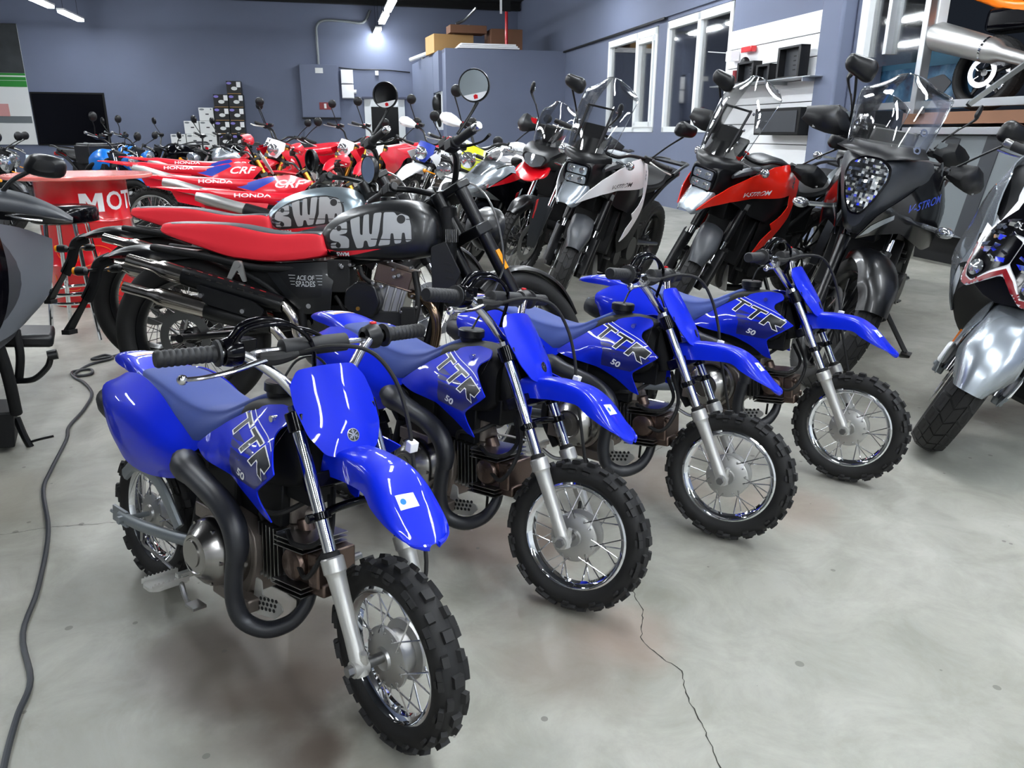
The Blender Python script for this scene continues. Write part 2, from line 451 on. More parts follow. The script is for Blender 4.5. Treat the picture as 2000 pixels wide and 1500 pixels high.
# ------------------------------------------------------------------ room (n along the back wall, w along the window wall)
RM = Matrix.Rotation(math.radians(13), 4, 'Z')
def RP(n, w, z=0): return RM @ Vector((n, w, z))
def wall_mat(name, rgb, var=0.12):
    m = mat(name, rgb, 0.75, bump=0.12, bscale=90, var=var, vscale=0.7); return m
wall_mat('wall_paint', (102, 110, 132)); wall_mat('wall_dark', (70, 74, 92)); wall_mat('ceiling_paint', (38, 40, 46))
def floor_material():
    m = bpy.data.materials.new('concrete'); m.use_nodes = True; nt = m.node_tree; b = nt.nodes['Principled BSDF']; L = nt.links
    tc = nt.nodes.new('ShaderNodeTexCoord')
    def noise(sc, det=6, rough=0.6, dist=0.0):
        n = nt.nodes.new('ShaderNodeTexNoise'); n.inputs['Scale'].default_value = sc; n.inputs['Detail'].default_value = det
        n.inputs['Roughness'].default_value = rough; n.inputs['Distortion'].default_value = dist; L.new(tc.outputs['Object'], n.inputs['Vector']); return n.outputs['Fac']
    def ramp(src, a, b_, ca, cb):
        r = nt.nodes.new('ShaderNodeValToRGB'); r.color_ramp.elements[0].position = a; r.color_ramp.elements[1].position = b_
        r.color_ramp.elements[0].color = ca; r.color_ramp.elements[1].color = cb; L.new(src, r.inputs[0]); return r.outputs[0]
    def mix(f, a, b_, mode='MIX'):
        x = nt.nodes.new('ShaderNodeMix'); x.data_type = 'RGBA'; x.blend_type = mode
        for s, v in ((x.inputs['Factor'], f), (x.inputs['A'], a), (x.inputs['B'], b_)):
            if hasattr(v, 'node'): L.new(v, s)
            else: s.default_value = v
        return x.outputs['Result']
    base = ramp(noise(1.1, 8, 0.62, 0.4), 0.32, 0.68, srgb(142, 141, 132), srgb(172, 171, 162))
    cloud = ramp(noise(4.5, 8, 0.7, 0.6), 0.35, 0.6, srgb(205, 205, 200), srgb(255, 255, 255))
    c = mix(0.65, base, cloud, 'MULTIPLY')
    # brown stains, plus shadow painted in under the bikes, each with its own place
    def blot(cx, cy, r, stretch=(1, 1), col=srgb(96, 70, 60), amt=0.6, prev=None, dist=0.14, sc=5.0):
        mp = nt.nodes.new('ShaderNodeMapping'); mp.vector_type = 'POINT'; mp.inputs['Location'].default_value = (-cx*stretch[0], -cy*stretch[1], 0); mp.inputs['Scale'].default_value = (stretch[0], stretch[1], 1)
        L.new(tc.outputs['Object'], mp.inputs['Vector'])
        nn = nt.nodes.new('ShaderNodeTexNoise'); nn.inputs['Scale'].default_value = sc; nn.inputs['Detail'].default_value = 5; L.new(tc.outputs['Object'], nn.inputs['Vector'])
        ln = nt.nodes.new('ShaderNodeVectorMath'); ln.operation = 'LENGTH'; L.new(mp.outputs[0], ln.inputs[0])
        ad = nt.nodes.new('ShaderNodeMath'); ad.operation = 'MULTIPLY_ADD'; L.new(nn.outputs['Fac'], ad.inputs[0]); ad.inputs[1].default_value = dist*2; L.new(ln.outputs['Value'], ad.inputs[2])
        mr = nt.nodes.new('ShaderNodeMapRange'); mr.interpolation_type = 'SMOOTHSTEP'; L.new(ad.outputs[0], mr.inputs['Value'])
        mr.inputs['From Min'].default_value = r+dist*0.4; mr.inputs['From Max'].default_value = r+dist*1.6; mr.inputs['To Min'].default_value = amt; mr.inputs['To Max'].default_value = 0.0
        return mix(mr.outputs[0], prev, col)
    for (x, y, r, st, col, a) in STAINS_AND_SHADE: c = blot(x, y, r, st, srgb(*col), a, c)
    # droplets
    vo = nt.nodes.new('ShaderNodeTexVoronoi'); vo.inputs['Scale'].default_value = 12.0; vo.inputs['Randomness'].default_value = 1.0; L.new(tc.outputs['Object'], vo.inputs['Vector'])
    sep = nt.nodes.new('ShaderNodeSeparateColor'); L.new(vo.outputs['Color'], sep.inputs[0])
    rad = nt.nodes.new('ShaderNodeMath'); rad.operation = 'MULTIPLY_ADD'; L.new(sep.outputs[0], rad.inputs[0]); rad.inputs[1].default_value = 0.24; rad.inputs[2].default_value = -0.115
    lt = nt.nodes.new('ShaderNodeMath'); lt.operation = 'LESS_THAN'; L.new(vo.outputs['Distance'], lt.inputs[0]); L.new(rad.outputs[0], lt.inputs[1])
    hf = nt.nodes.new('ShaderNodeMath'); hf.operation = 'MULTIPLY'; L.new(lt.outputs[0], hf.inputs[0]); hf.inputs[1].default_value = 0.7
    c = mix(hf.outputs[0], c, srgb(92, 90, 84))
    L.new(c, b.inputs['Base Color'])
    rr = nt.nodes.new('ShaderNodeMapRange'); L.new(noise(3.0), rr.inputs['Value']); rr.inputs['To Min'].default_value = 0.30; rr.inputs['To Max'].default_value = 0.62
    L.new(rr.outputs[0], b.inputs['Roughness'])
    bp = nt.nodes.new('ShaderNodeBump'); bp.inputs['Strength'].default_value = 0.12; bp.inputs['Distance'].default_value = 0.003
    L.new(noise(40, 4), bp.inputs['Height']); L.new(bp.outputs[0], b.inputs['Normal'])
    M_['concrete'] = m
STAINS_AND_SHADE = [(-0.46, 1.36, 0.13, (1, 1), (78, 66, 57), 0.9), (-0.60, 1.50, 0.26, (1, 1.1), (92, 82, 74), 0.75), (-0.40, 1.20, 0.09, (1.2, 1), (80, 66, 57), 0.85), (-0.52, 1.22, 0.12, (1, 1.4), (100, 92, 84), 0.6), (-0.27, 1.06, 0.08, (1, 1), (96, 76, 64), 0.9), (-0.19, 0.97, 0.06, (1, 1), (104, 78, 64), 0.75), (0.12, 1.50, 0.16, (1, 1), (120, 104, 94), 0.5), (-0.9, 1.9, 0.3, (1, 1), (120, 118, 110), 0.5), (-0.75, 1.05, 0.22, (1, 1), (128, 128, 120), 0.55), (-0.35, 0.85, 0.2, (1, 1), (130, 130, 122), 0.5), (0.15, 1.05, 0.08, (1, 1), (104, 104, 98), 0.5),
          (0.28, 1.60, 0.10, (1, 1), (150, 128, 116), 0.5), (-0.02, 2.0, 0.18, (1, 1), (120, 96, 86), 0.65), (0.1, 1.75, 0.05, (1, 1), (110, 82, 74), 0.6), (0.47, 2.45, 0.2, (1, 1), (120, 100, 90), 0.55), (0.9, 2.25, 0.15, (1, 1), (150, 130, 118), 0.45),
          (0.05, 1.15, 0.12, (1, 1.3), (122, 122, 114), 0.45), (1.25, 2.9, 0.3, (1, 1.4), (118, 116, 108), 0.5), (1.9, 2.6, 0.4, (1, 1.5), (120, 124, 118), 0.5), (-1.75, 2.2, 0.25, (1, 1), (128, 122, 110), 0.5), (-0.6, 2.3, 0.4, (1, 1), (110, 100, 94), 0.45)]
floor_material()
mat('crack', (44, 42, 38), 0.9)
def build_room():
    fl = MB().add([(-30, -12, 0), (22, -12, 0), (22, 34, 0), (-30, 34, 0)], [(0, 1, 2, 3)])
    def crack(pts, w):
        P = []
        rnd = random.Random(3)
        for i in range(len(pts)-1):
            a, b_ = Vector(pts[i]), Vector(pts[i+1]); n = max(2, int((b_-a).length/0.012))
            for k in range(n): P.append(a.lerp(b_, k/n)+Vector((rnd.uniform(-1, 1), rnd.uniform(-1, 1)))*0.003)
        P.append(Vector(pts[-1])); rows = []
        for i, p in enumerate(P):
            t = (P[min(i+1, len(P)-1)]-P[max(0, i-1)]).normalized(); q = Vector((-t.y, t.x))*w*rnd.uniform(0.4, 1.4)
            rows.append([(p.x-q.x, p.y-q.y, 0.0006), (p.x+q.x, p.y+q.y, 0.0006)])
        fl.grid(rows, 1)
    crack([(0.334, 1.808), (0.324, 1.735), (0.338, 1.679), (0.314, 1.554), (0.349, 1.488), (0.388, 1.444), (0.383, 1.345), (0.399, 1.271), (0.403, 1.164), (0.41, 1.0)], 0.0013)
    crack([(-1.75, 1.98), (-1.543, 2.04), (-1.416, 2.089), (-1.264, 2.116), (-1.1, 2.16)], 0.001)
    crack([(0.295, 2.497), (0.345, 2.455), (0.424, 2.565), (0.602, 2.76)], 0.001)
    struct('floor', fl, ['concrete', 'crack'])
    NR = 5.37
    # right wall: lower band, upper band with a projecting ledge, piers between the windows
    b = MB()
    def slab(n0, n1, w0, w1, z0, z1, mi=0): b.box(((n0+n1)/2, (w0+w1)/2, (z0+z1)/2), (n1-n0, w1-w0, z1-z0), mi=mi)
    slab(NR, NR+0.3, 7.5, 22.6, 0, 1.17)
    slab(NR, NR+0.3, 15.15, 22.6, 1.17, 2.9)
    slab(NR, NR+0.3, 12.40, 12.74, 1.17, 2.9)
    slab(NR, NR+0.3, 7.5, 10.22, 1.17, 4.5)
    slab(NR-0.04, NR+0.3, 12.42, 22.6, 2.9, 4.5)
    slab(NR-0.04, NR+0.3, 10.22, 12.42, 2.9, 4.5)
    slab(NR, NR+0.3, 10.22, 12.74, 2.84, 2.9)
    slab(NR, NR+0.3, 12.74, 15.15, 2.82, 2.9)
    struct('wall_right', b, 'wall_paint', mtx=RM)
    struct('trim_1', MB().box((NR-0.05, 16.5, 2.885), (0.03, 8.2, 0.03)), 'black_matte', mtx=RM, label='dark ledge line along the window wall')
    struct('trim_2', MB().box((NR-0.09, 7.78, 2.25), (0.18, 0.38, 4.5)), 'wall_paint', mtx=RM, bevel=0.03, label='round-edged grey pillar beside the white slatted board')
    for k, (w0, w1, zt, mu) in enumerate([(12.76, 15.13, 2.81, 13.65), (10.24, 12.38, 2.83, 11.25)]):
        f = MB(); t = 0.085
        def fr(w0_, w1_, z0, z1, n=NR-0.01, d=0.09): f.box((n+d/2, (w0_+w1_)/2, (z0+z1)/2), (d, w1_-w0_, z1-z0))
        fr(w0, w1, 1.17, 1.17+t); fr(w0, w1, zt-t-0.03, zt); fr(w0, w0+t, 1.17, zt); fr(w1-t, w1, 1.17, zt); fr(mu-0.05, mu+0.05, 1.17, zt)
        if k == 0: fr(w0+t+0.02, w0+2*t, 1.27, zt-t-0.02, NR-0.03); fr(mu-0.13, mu-0.06, 1.27, zt-t-0.02, NR-0.03); fr(w0+t, mu-0.06, 1.25, 1.34, NR-0.03); fr(w0+t, mu-0.06, zt-t-0.12, zt-t-0.04, NR-0.03)
        wo = struct('window_%d' % (k+1), f, 'white_frame', mtx=RM, bevel=0.004)
        g = MB().box((NR+0.045, (w0+w1)/2, (1.17+zt)/2), (0.008, w1-w0-0.02, zt-1.19))
        obj('pane', g, 'window_glass', wo)
    # third window, glazed partition on the right
    f = MB()
    def fr(w0_, w1_, z0, z1, n=NR-0.02, d=0.1, mi=0): f.box((n+d/2, (w0_+w1_)/2, (z0+z1)/2), (d, w1_-w0_, z1-z0), mi=mi)
    fr(7.40, 7.52, 1.9, 4.4); fr(6.42, 6.52, 1.9, 4.4); fr(7.06, 7.11, 1.9, 4.4, mi=1); fr(4.2, 7.5, 1.385, 1.45, mi=1)
    w3 = struct('window_3', f, ['white_frame', 'aluminium'], mtx=RM, bevel=0.003)
    obj('pane', MB().box((NR+0.05, 6.97, 3.1), (0.008, 0.9, 2.6)), 'window_glass', w3)
    # back wall
    BW = 22.6
    b = MB().box((-2.8, BW+0.15, 2.2), (18.0, 0.3, 4.6)); struct('wall_back', b, 'wall_paint', mtx=RM)
    struct('wall_left', MB().box((-11.8, 8, 2.2), (0.3, 29.5, 4.6)), 'wall_paint', mtx=RM)
    struct('wall_front', MB().box((-2.8, -6.6, 2.2), (18.0, 0.3, 4.6)), 'paper_white', mtx=RM)  # unseen wall behind the camera, made white to bounce light onto the bikes
    struct('wall_side', MB().box((NR+0.15, -2.0, 2.2), (0.3, 9.0, 4.6)), 'wall_paint', mtx=RM)
    struct('ceiling', MB().box((-3.3, 8, 4.55), (17.6, 29.6, 0.1)), 'ceiling_paint', mtx=RM)
    for i, w in enumerate((5.0, 9.5, 14.0, 18.5, 22.2)):
        t = MB().box((-3.2, w, 4.30), (17.0, 0.12, 0.05)).box((-3.2, w, 4.48), (17.0, 0.12, 0.05)).box((-3.2, w, 4.39), (17.0, 0.03, 0.18))
        struct('trim_%d' % (i+3), t, 'black_matte', mtx=RM, label='dark steel ceiling beam crossing the room')
    # partition office block
    pb = MB().box((4.0, 18.1, 1.45), (2.76, 0.2, 2.9)).box((2.72, 18.38, 1.45), (0.2, 0.36, 2.9)).box((2.55, 21.1, 1.45), (0.2, 3.1, 2.9), Matrix.Rotation(math.radians(3.2), 3, 'Z')).box((2.64, 19.07, 2.47), (0.2, 1.05, 0.86)).box((2.64, 19.07, 0.6), (0.2, 1.05, 1.2))
    struct('wall_partition', pb, 'wall_paint', mtx=RM)
    struct('trim_8', MB().box((4.0, 20.2, 2.86), (2.76, 4.2, 0.06)), 'wall_dark', mtx=RM, label='flat roof of the partition office')
    wf = MB()
    for (a0, a1, z0, z1) in ((18.56, 18.62, 1.2, 2.04), (19.53, 19.59, 1.2, 2.04), (18.56, 19.59, 1.98, 2.04), (18.56, 19.59, 1.2, 1.27)): wf.box((2.66, (a0+a1)/2, (z0+z1)/2), (0.14, a1-a0, z1-z0))
    struct('window_4', wf, 'white_frame', mtx=RM)
    # white framed glass door
    d = MB()
    for (n0, n1, z0, z1) in ((1.02, 1.20, 0, 2.0), (1.94, 2.12, 0, 2.0), (1.02, 2.12, 1.80, 2.0), (1.2, 1.94, 0, 0.3)): d.box(((n0+n1)/2, BW-0.03, (z0+z1)/2), (n1-n0, 0.08, z1-z0))
    dd = struct('door_1', d, 'white_frame', mtx=RM, bevel=0.006)
    obj('pane', MB().box((1.57, BW-0.015, 1.05), (0.78, 0.02, 1.55)), 'black_gloss', dd)
    obj('handle', MB().box((1.26, BW-0.10, 1.02), (0.03, 0.05, 0.14)), 'black_plastic', dd)
    obj('lintel', MB().box((1.57, BW-0.04, 2.03), (1.2, 0.1, 0.05)), 'wall_dark', dd)
build_room()
# ------------------------------------------------------------------ ceiling lamps
lamp_m = mat('lamp_glow', (225, 240, 255), 0.5); lamp_m.node_tree.nodes['Principled BSDF'].inputs['Emission Color'].default_value = (0.93, 0.97, 1.0, 1)
lamp_m.node_tree.nodes['Principled BSDF'].inputs['Emission Strength'].default_value = LAMP
def build_lamps():
    src = None
    def lamp(n, w, label, group=None):
        nonlocal src
        m = Matrix.Translation(RP(n, w, 3.62)) @ RM
        if src is None:
            r = root('tube_lamp', label, 'ceiling lamp'); r.matrix_world = m
            obj('housing', MB().box((0, 0, 0.035), (0.16, 1.5, 0.04)), 'white_plastic', r, bevel=0.004)
            t = MB()
            for s in (-0.02, 0.02): t.box((s*1.7, 0, -0.012), (0.062, 1.46, 0.045))
            obj('tube', t, 'lamp_glow', r)
            for y in (-0.55, 0.55): obj('suspension_rod', MB().cyl((0, y, 0.06), (0, y, 0.9), 0.004, n=5), 'black_matte', r)
            src = r
        else: r = dup(src, m, label, group)
        if group: r['group'] = group
    lamp(1.42, 22.0, 'short white tube lamp hanging lowest, seen end-on above the white door')
    lamp(1.42, 19.4, 'brightest glowing tube lamp near the top centre, just above the short one')
    lamp(1.42, 17.4, 'glowing tube lamp cut by the top edge, in the centre row')
    lamp(-5.5, 20.8, 'bright tube lamp above the banner, right one of the pair at top left')
    lamp(-5.5, 18.7, 'bright tube lamp cut by the top edge at the far left')
    g = 'unseen tube lamps above the frame, rows filled out with added lamps'
    for n, ws in ((1.42, (-4.6, -2.8, -0.6, 1.8, 4.2, 6.6, 9, 11.4, 13.8)), (-2.0, (-4.6, -2.6, 4.2, 6.6, 9, 11.4, 13.8, 16.2)), (-5.5, (4.2, 7.8, 11.4, 15.0)), (-9.0, (6.6, 12.6)), (4.0, (-4.6, -3.0, -0.6, 1.8, 4.2, 6.6, 10.4, 14.2))):  # rows run on unseen; lamps behind camera and near right wall added as fill
        for w in ws: lamp(n, w, 'unseen tube lamp above the frame, in rows filled out to add light', g)
build_lamps()
# ------------------------------------------------------------------ small blue dirt bikes
def side_pair(name, mb, mats, parent, **k):
    a = obj(name, mb, mats, parent, **k); b = obj(name, mb.mirror(), mats, parent, **k); return a, b
def wheel(name, parent, c, R, rr, w, tread, hub, spokes=28, rim='chrome', hubmat='silver_cast', mtx=None, tire_w=None, n=64, carc=0.009, hubw=0.05):
    """rim as the part, tyre, hub and spokes as its sub-parts"""
    o = obj(name, rim_mb(rr, w*0.62, c), rim, parent)
    obj('tire', tire_mb(R, rr, w, tread, c=c, n=n, carc=carc), ['rubber', 'rubber_knob'], o, angle=30)
    obj('hub', hub, hubmat, o)
    if spokes: obj('spokes', spokes_mb(rr, hubw, 0.028, spokes, c=c), 'chrome_soft', o)
    return o
def drum_hub(c, r, n=40):
    x, y, z = c; b = MB()
    b.lathe(c, (0, 1, 0), [(-0.034, 0), (-0.034, 0.016), (-0.036, 0.022), (-0.030, 0.024), (-0.027, r*0.93), (-0.024, r), (-0.018, r), (-0.014, r*0.72), (0.014, r*0.72), (0.018, r), (0.026, r), (0.030, r*0.9), (0.033, 0.03), (0.033, 0)], n)
    for i in range(14):
        a = 2*PI*i/14; p = (x+r*0.88*math.sin(a), y-0.0265, z+r*0.88*math.cos(a)); b.cyl(p, (p[0], p[1]-0.003, p[2]), 0.0028, n=8)
    return b
TTR_LETTERS = [  # slanted block letters in (u,v), before slanting
    [(0.0, 0.8), (0.0, 1.0), (0.95, 1.0), (0.95, 0.8), (0.62, 0.8), (0.62, 0.0), (0.38, 0.0), (0.38, 0.8)],
    [(1.05, 0.8), (1.05, 1.0), (2.0, 1.0), (2.0, 0.8), (1.67, 0.8), (1.67, 0.0), (1.43, 0.0), (1.43, 0.8)],
    [(2.12, 0.0), (2.12, 1.0), (3.15, 1.0), (3.15, 0.42), (2.85, 0.38), (3.2, 0.0), (2.88, 0.0), (2.5, 0.38), (2.4, 0.38), (2.4, 0.0)]]
def make_ttr():
    r = root('dirt_bike', '', 'motorcycle')
    F = []
    # ---- front wheel
    c = (0, 0, 0.195)
    fw = wheel('front_wheel', r, c, 0.195, 0.134, 0.064, 'knob', drum_hub(c, 0.062), spokes=28)
    F.append(fw)
    # valve + axle
    ax = MB().cyl((0, -0.098, 0.2), (0, 0.098, 0.2), 0.007, n=12); ax.cyl((0, -0.112, 0.2), (0, -0.096, 0.2), 0.011, n=6); ax.cyl((0, -0.066, 0.2), (0, -0.034, 0.2), 0.011, n=14)
    F.append(obj('axle', ax, 'steel', r))
    d = Vector((-0.471, 0, 0.882))
    for s in (-1, 1):
        o = Vector((0.0, s*0.083, 0.2)); leg = MB()
        prof = [(-0.018, 0.0), (-0.018, 0.012), (0.0, 0.017), (0.02, 0.0165), (0.06, 0.0155), (0.12, 0.0165), (0.17, 0.0185), (0.178, 0.0195), (0.182, 0.0225), (0.208, 0.0225), (0.211, 0.020), (0.211, 0.0)]
        leg.lathe(o, d, prof, 24)
        leg.cyl((0, s*0.070, 0.2), (0, s*0.100, 0.2), 0.0165, n=18)
        leg.tube([(0.012, s*0.083, 0.235), (0.006, s*0.078, 0.21), (0.0, s*0.078, 0.2)], [0.006, 0.009, 0.010], 8)
        fl = obj('fork_leg', leg, 'silver_paint', r); F.append(fl)
        obj('fork_tube', MB().cyl(o+d*0.205, o+d*0.475, 0.0130, n=24), 'chrome', fl)
        obj('dust_seal', MB().lathe(o, d, [(0.209, 0.0135), (0.209, 0.0185), (0.219, 0.0175), (0.222, 0.0135)], 20), 'rubber', fl)
    cl = MB()
    for s in (-1, 1):
        o = Vector((0.0, s*0.083, 0.2))
        cl.lathe(o, d, [(0.284, 0.0135), (0.284, 0.020), (0.300, 0.020), (0.300, 0.0135)], 20)
        p = o+d*0.292; cl.cyl(p+Vector((0, s*0.016, 0)), p+Vector((0, s*0.03, 0)), 0.009, n=10)
        cl.cyl(o+d*0.46, o+d*0.50, 0.019, n=18); cl.cyl(o+d*0.335, o+d*0.36, 0.019, n=18) if s > 0 else None
    p = Vector((0, 0, 0.2))+d*0.292
    cl.tube([p+Vector((0, -0.083, 0)), p+Vector((-0.02, -0.03, -0.002)), p+Vector((-0.02, 0.03, -0.002)), p+Vector((0, 0.083, 0))], 0.009, 8)
    q = Vector((0, 0, 0.2))+d*0.48; cl.box(q, (0.05, 0.17, 0.022), Matrix.Rotation(-math.radians(28), 3, 'Y')); q2 = Vector((0, 0, 0.2))+d*0.35; cl.box(q2+Vector((-0.02, 0, 0)), (0.05, 0.16, 0.03), Matrix.Rotation(-math.radians(28), 3, 'Y'))
    cl.cyl(q2+Vector((-0.035, 0, 0)), q+Vector((-0.035, 0, 0.02)), 0.026, n=16)
    F.append(obj('triple_clamp', cl, 'black_gloss', r, bevel=0.002))
    for s in (-1, 1): F.append(obj('fork_cap', MB().cyl(Vector((0, s*0.083, 0.2))+d*0.50, Vector((0, s*0.083, 0.2))+d*0.512, 0.010, n=6), 'chrome_soft', r))
    # ---- front fender
    st = [(-0.20, 0.567, 0.042, 0.056), (-0.15, 0.577, 0.046, 0.055), (-0.09, 0.580, 0.050, 0.050), (-0.03, 0.574, 0.055, 0.042), (0.015, 0.552, 0.061, 0.036), (0.05, 0.522, 0.060, 0.024), (0.08, 0.494, 0.053, 0.010), (0.095, 0.480, 0.043, 0.004), (0.103, 0.473, 0.028, 0.002), (0.107, 0.470, 0.012, 0.001)]
    rows = []
    for x, z, w, dr in st:
        s_ = 0.45 if x > 0 else 0.12
        half = [(x, 0, z), (x, w*0.55, z-0.002), (x-dr*s_*0.25, w*0.86, z-0.008), (x-dr*s_*0.55, w*0.99, z-min(0.02, dr*0.4)-dr*0.2), (x-dr*s_, w*1.03, z-dr)]
        rows.append([(a, -b, c_) for a, b, c_ in reversed(half[1:])]+half)
    fd = sheet(rows, 0.003, (0.2, 0, 1), 3, 4); fo = obj('front_fender', fd, 'blue_plastic', r); F.append(fo)
    tr = fd.bvh()
    dn = Vector((-0.55, 0, -0.83))
    stk = project(poly_bm([[(-0.020, -0.014), (0.020, -0.016), (0.020, 0.012), (-0.018, 0.016)]]), tr, ((0.052, -0.012, 0.55), (0, 1, 0), (-0.83, 0, 0.55)), dn, step=0.01)
    obj('sticker', stk, 'white_sticker', fo, label='white square sticker near the fender tip')
    rd = [(0.006*math.cos(a*PI/8)-0.008, 0.006*math.sin(a*PI/8)) for a in range(16)]
    obj('sticker', project(poly_bm([rd]), tr, ((0.052, -0.012, 0.55), (0, 1, 0), (-0.83, 0, 0.55)), dn, off=0.0014, step=0.01), 'sky_blue', fo, label='small round blue mark on the white sticker')
    # ---- number plate
    fr = ((-0.139, 0, 0.572), (0, 1, 0), (-0.566, 0, 0.824), (0.824, 0, 0.566))
    pp = [(-0.044, 0.0), (0.044, 0.0), (0.060, 0.010), (0.082, 0.052, .012), (0.090, 0.118, .012), (0.085, 0.160), (0.064, 0.187), (-0.064, 0.187), (-0.085, 0.160), (-0.090, 0.118, .012), (-0.082, 0.052, .012), (-0.060, 0.010)]
    ctrl = [(u, v, -2.6*u*u - (0.006 if v < 0.02 else 0) - 0.35*(v-0.09)**2) for u in (-0.09, -0.045, 0, 0.045, 0.09) for v in (0, 0.05, 0.1, 0.15, 0.19)]
    pl = panel(pp, ctrl, 0.003, fr, step=0.012, r=0.008); po = obj('number_plate', pl, 'blue_plastic', r); F.append(po)
    tr = pl.bvh(); D = (-0.824, 0, -0.566)
    def disc(r0, cu, cv, off, m, nm, lab=None, hole=0):
        pg = [(cu+r0*math.cos(a*PI/12), cv+r0*math.sin(a*PI/12)) for a in range(24)]
        return obj(nm, project(poly_bm([pg]), tr, fr[:3], D, off=off, step=0.006), m, po, label=lab)
    disc(0.0135, 0.004, 0.034, 0.0008, 'chrome_soft', 'emblem', 'silver ring of the round emblem'); disc(0.0115, 0.004, 0.034, 0.0013, 'tank_black', 'emblem', 'dark disc of the round emblem')
    forks = []
    for k in range(3):
        for s in (0.0013,):
            a = PI/2+k*2*PI/3; ca, sa = math.cos(a), math.sin(a); Rr = 0.0118
            for e in (1, -1): forks.append([(0.004+e*Rr*ca-s*sa, 0.034+e*Rr*sa+s*ca), (0.004-s*sa, 0.034+s*ca), (0.004+s*sa, 0.034-s*ca), (0.004+e*Rr*ca+s*sa, 0.034+e*Rr*sa-s*ca)])
            for q in (-0.38, 0.38):
                c1, s1 = math.cos(a+q), math.sin(a+q); forks.append([(0.004+0.003*ca-0.0008*sa, 0.034+0.003*sa+0.0008*ca), (0.004+0.003*ca+0.0008*sa, 0.034+0.003*sa-0.0008*ca), (0.004+0.0095*c1+0.0008*s1, 0.034+0.0095*s1-0.0008*c1), (0.004+0.0095*c1-0.0008*s1, 0.034+0.0095*s1+0.0008*c1)])
    obj('emblem', project(poly_bm(forks), tr, fr[:3], D, off=0.0017, step=0), 'chrome_soft', po, label='three crossed silver forks of the emblem')
    # ---- handlebar
    hb = MB()
    bar = [(-0.335, -0.30, 0.752), (-0.328, -0.19, 0.752), (-0.318, -0.145, 0.748), (-0.290, -0.085, 0.700), (-0.262, -0.050, 0.655), (-0.255, -0.02, 0.648)]
    bar = bar+[(x, -y, z) for x, y, z in reversed(bar)]
    hb.tube(bar, 0.0108, 12, sub=5)
    hb.tube([(-0.318, -0.140, 0.747), (-0.305, -0.10, 0.752), (-0.30, 0, 0.753), (-0.305, 0.10, 0.752), (-0.318, 0.140, 0.747)], 0.006, 8)
    ho = obj('handlebar', hb, 'chrome_soft', r); F.append(ho)
    pd = MB().lathe((-0.30, -0.075, 0.754), (0, 1, 0), [(0, 0), (0, 0.014), (0.003, 0.019), (0.147, 0.019), (0.150, 0.014), (0.150, 0)], 20)
    obj('bar_pad', pd, 'grip_rubber', ho)
    cp = MB()
    for s in (-1, 1): cp.box((-0.256, s*0.033, 0.640), (0.03, 0.024, 0.045))
    obj('bar_clamp', cp, 'steel', ho, bevel=0.003)
    for s in (-1, 1):
        g = MB(); prof = [(0, 0.0), (0, 0.014), (0.004, 0.0165)]
        for k in range(9): prof += [(0.008+k*0.011, 0.0165), (0.012+k*0.011, 0.0150), (0.016+k*0.011, 0.0165)]
        prof += [(0.108, 0.017), (0.110, 0.026), (0.115, 0.026), (0.117, 0.015)]
        g.lathe((-0.335, s*0.302, 0.752), (0.06, -s, 0), prof, 18); obj('grip', g, 'grip_rubber', ho)
    th = MB().lathe((-0.330, -0.180, 0.752), (0.05, 1, 0), [(0, 0.0), (0, 0.026), (0.012, 0.029), (0.035, 0.027), (0.040, 0.015)], 20)
    th.tube([(-0.31, -0.165, 0.77), (-0.30, -0.14, 0.800), (-0.29, -0.08, 0.805), (-0.30, 0.0, 0.78), (-0.32, 0.05, 0.745)], 0.005, 8)
    th.tube([(-0.33, -0.165, 0.775), (-0.32, -0.135, 0.806), (-0.30, -0.08, 0.812), (-0.28, -0.02, 0.77), (-0.30, 0.0, 0.68)], [0.006, 0.008, 0.005, 0.005, 0.005], 8)
    th.box((-0.328, -0.135, 0.757), (0.036, 0.034, 0.04))
    obj('throttle_housing', th, 'black_gloss', ho, bevel=0.003)
    ks = MB().lathe((-0.332, 0.170, 0.752), (0.05, -1, 0), [(0, 0.0), (0, 0.028), (0.010, 0.028), (0.030, 0.022), (0.034, 0.012)], 20)
    obj('switch_housing', ks, 'black_plastic', ho); obj('kill_switch', MB().box((-0.334, 0.165, 0.780), (0.010, 0.014, 0.008)), 'red_plastic', ho, bevel=0.002)
    lv = MB().tube([(-0.295, -0.105, 0.738), (-0.285, -0.14, 0.734), (-0.272, -0.19, 0.728), (-0.270, -0.24, 0.724), (-0.280, -0.270, 0.722)], [0.010, 0.009, 0.0075, 0.007, 0.007], 10, flat=0.6); lv.ball((-0.281, -0.275, 0.722), 0.010, 10)
    obj('brake_lever', lv, 'chrome_soft', ho)
    bo = MB().tube([(-0.300, -0.118, 0.740), (-0.292, -0.092, 0.738), (-0.285, -0.060, 0.742), (-0.28, -0.045, 0.746)], [0.012, 0.014, 0.010, 0.005], 10); obj('lever_boot', bo, 'rubber', ho)
    bc = MB().tube([(-0.28, -0.045, 0.746), (-0.235, 0.0, 0.764), (-0.19, 0.06, 0.756), (-0.155, 0.098, 0.70), (-0.125, 0.110, 0.62), (-0.105, 0.112, 0.53), (-0.07, 0.108, 0.42), (-0.04, 0.10, 0.32), (-0.03, 0.06, 0.24)], 0.0045, 8)
    bco = obj('brake_cable', bc, 'rubber', r); F.append(bco)
    obj('cable_clip', MB().box((-0.112, 0.112, 0.567), (0.018, 0.020, 0.022), Matrix.Rotation(0.2, 3, 'Y')), 'white_sticker', bco, bevel=0.002)
    flag(*F)
    # ---- seat
    rings = []
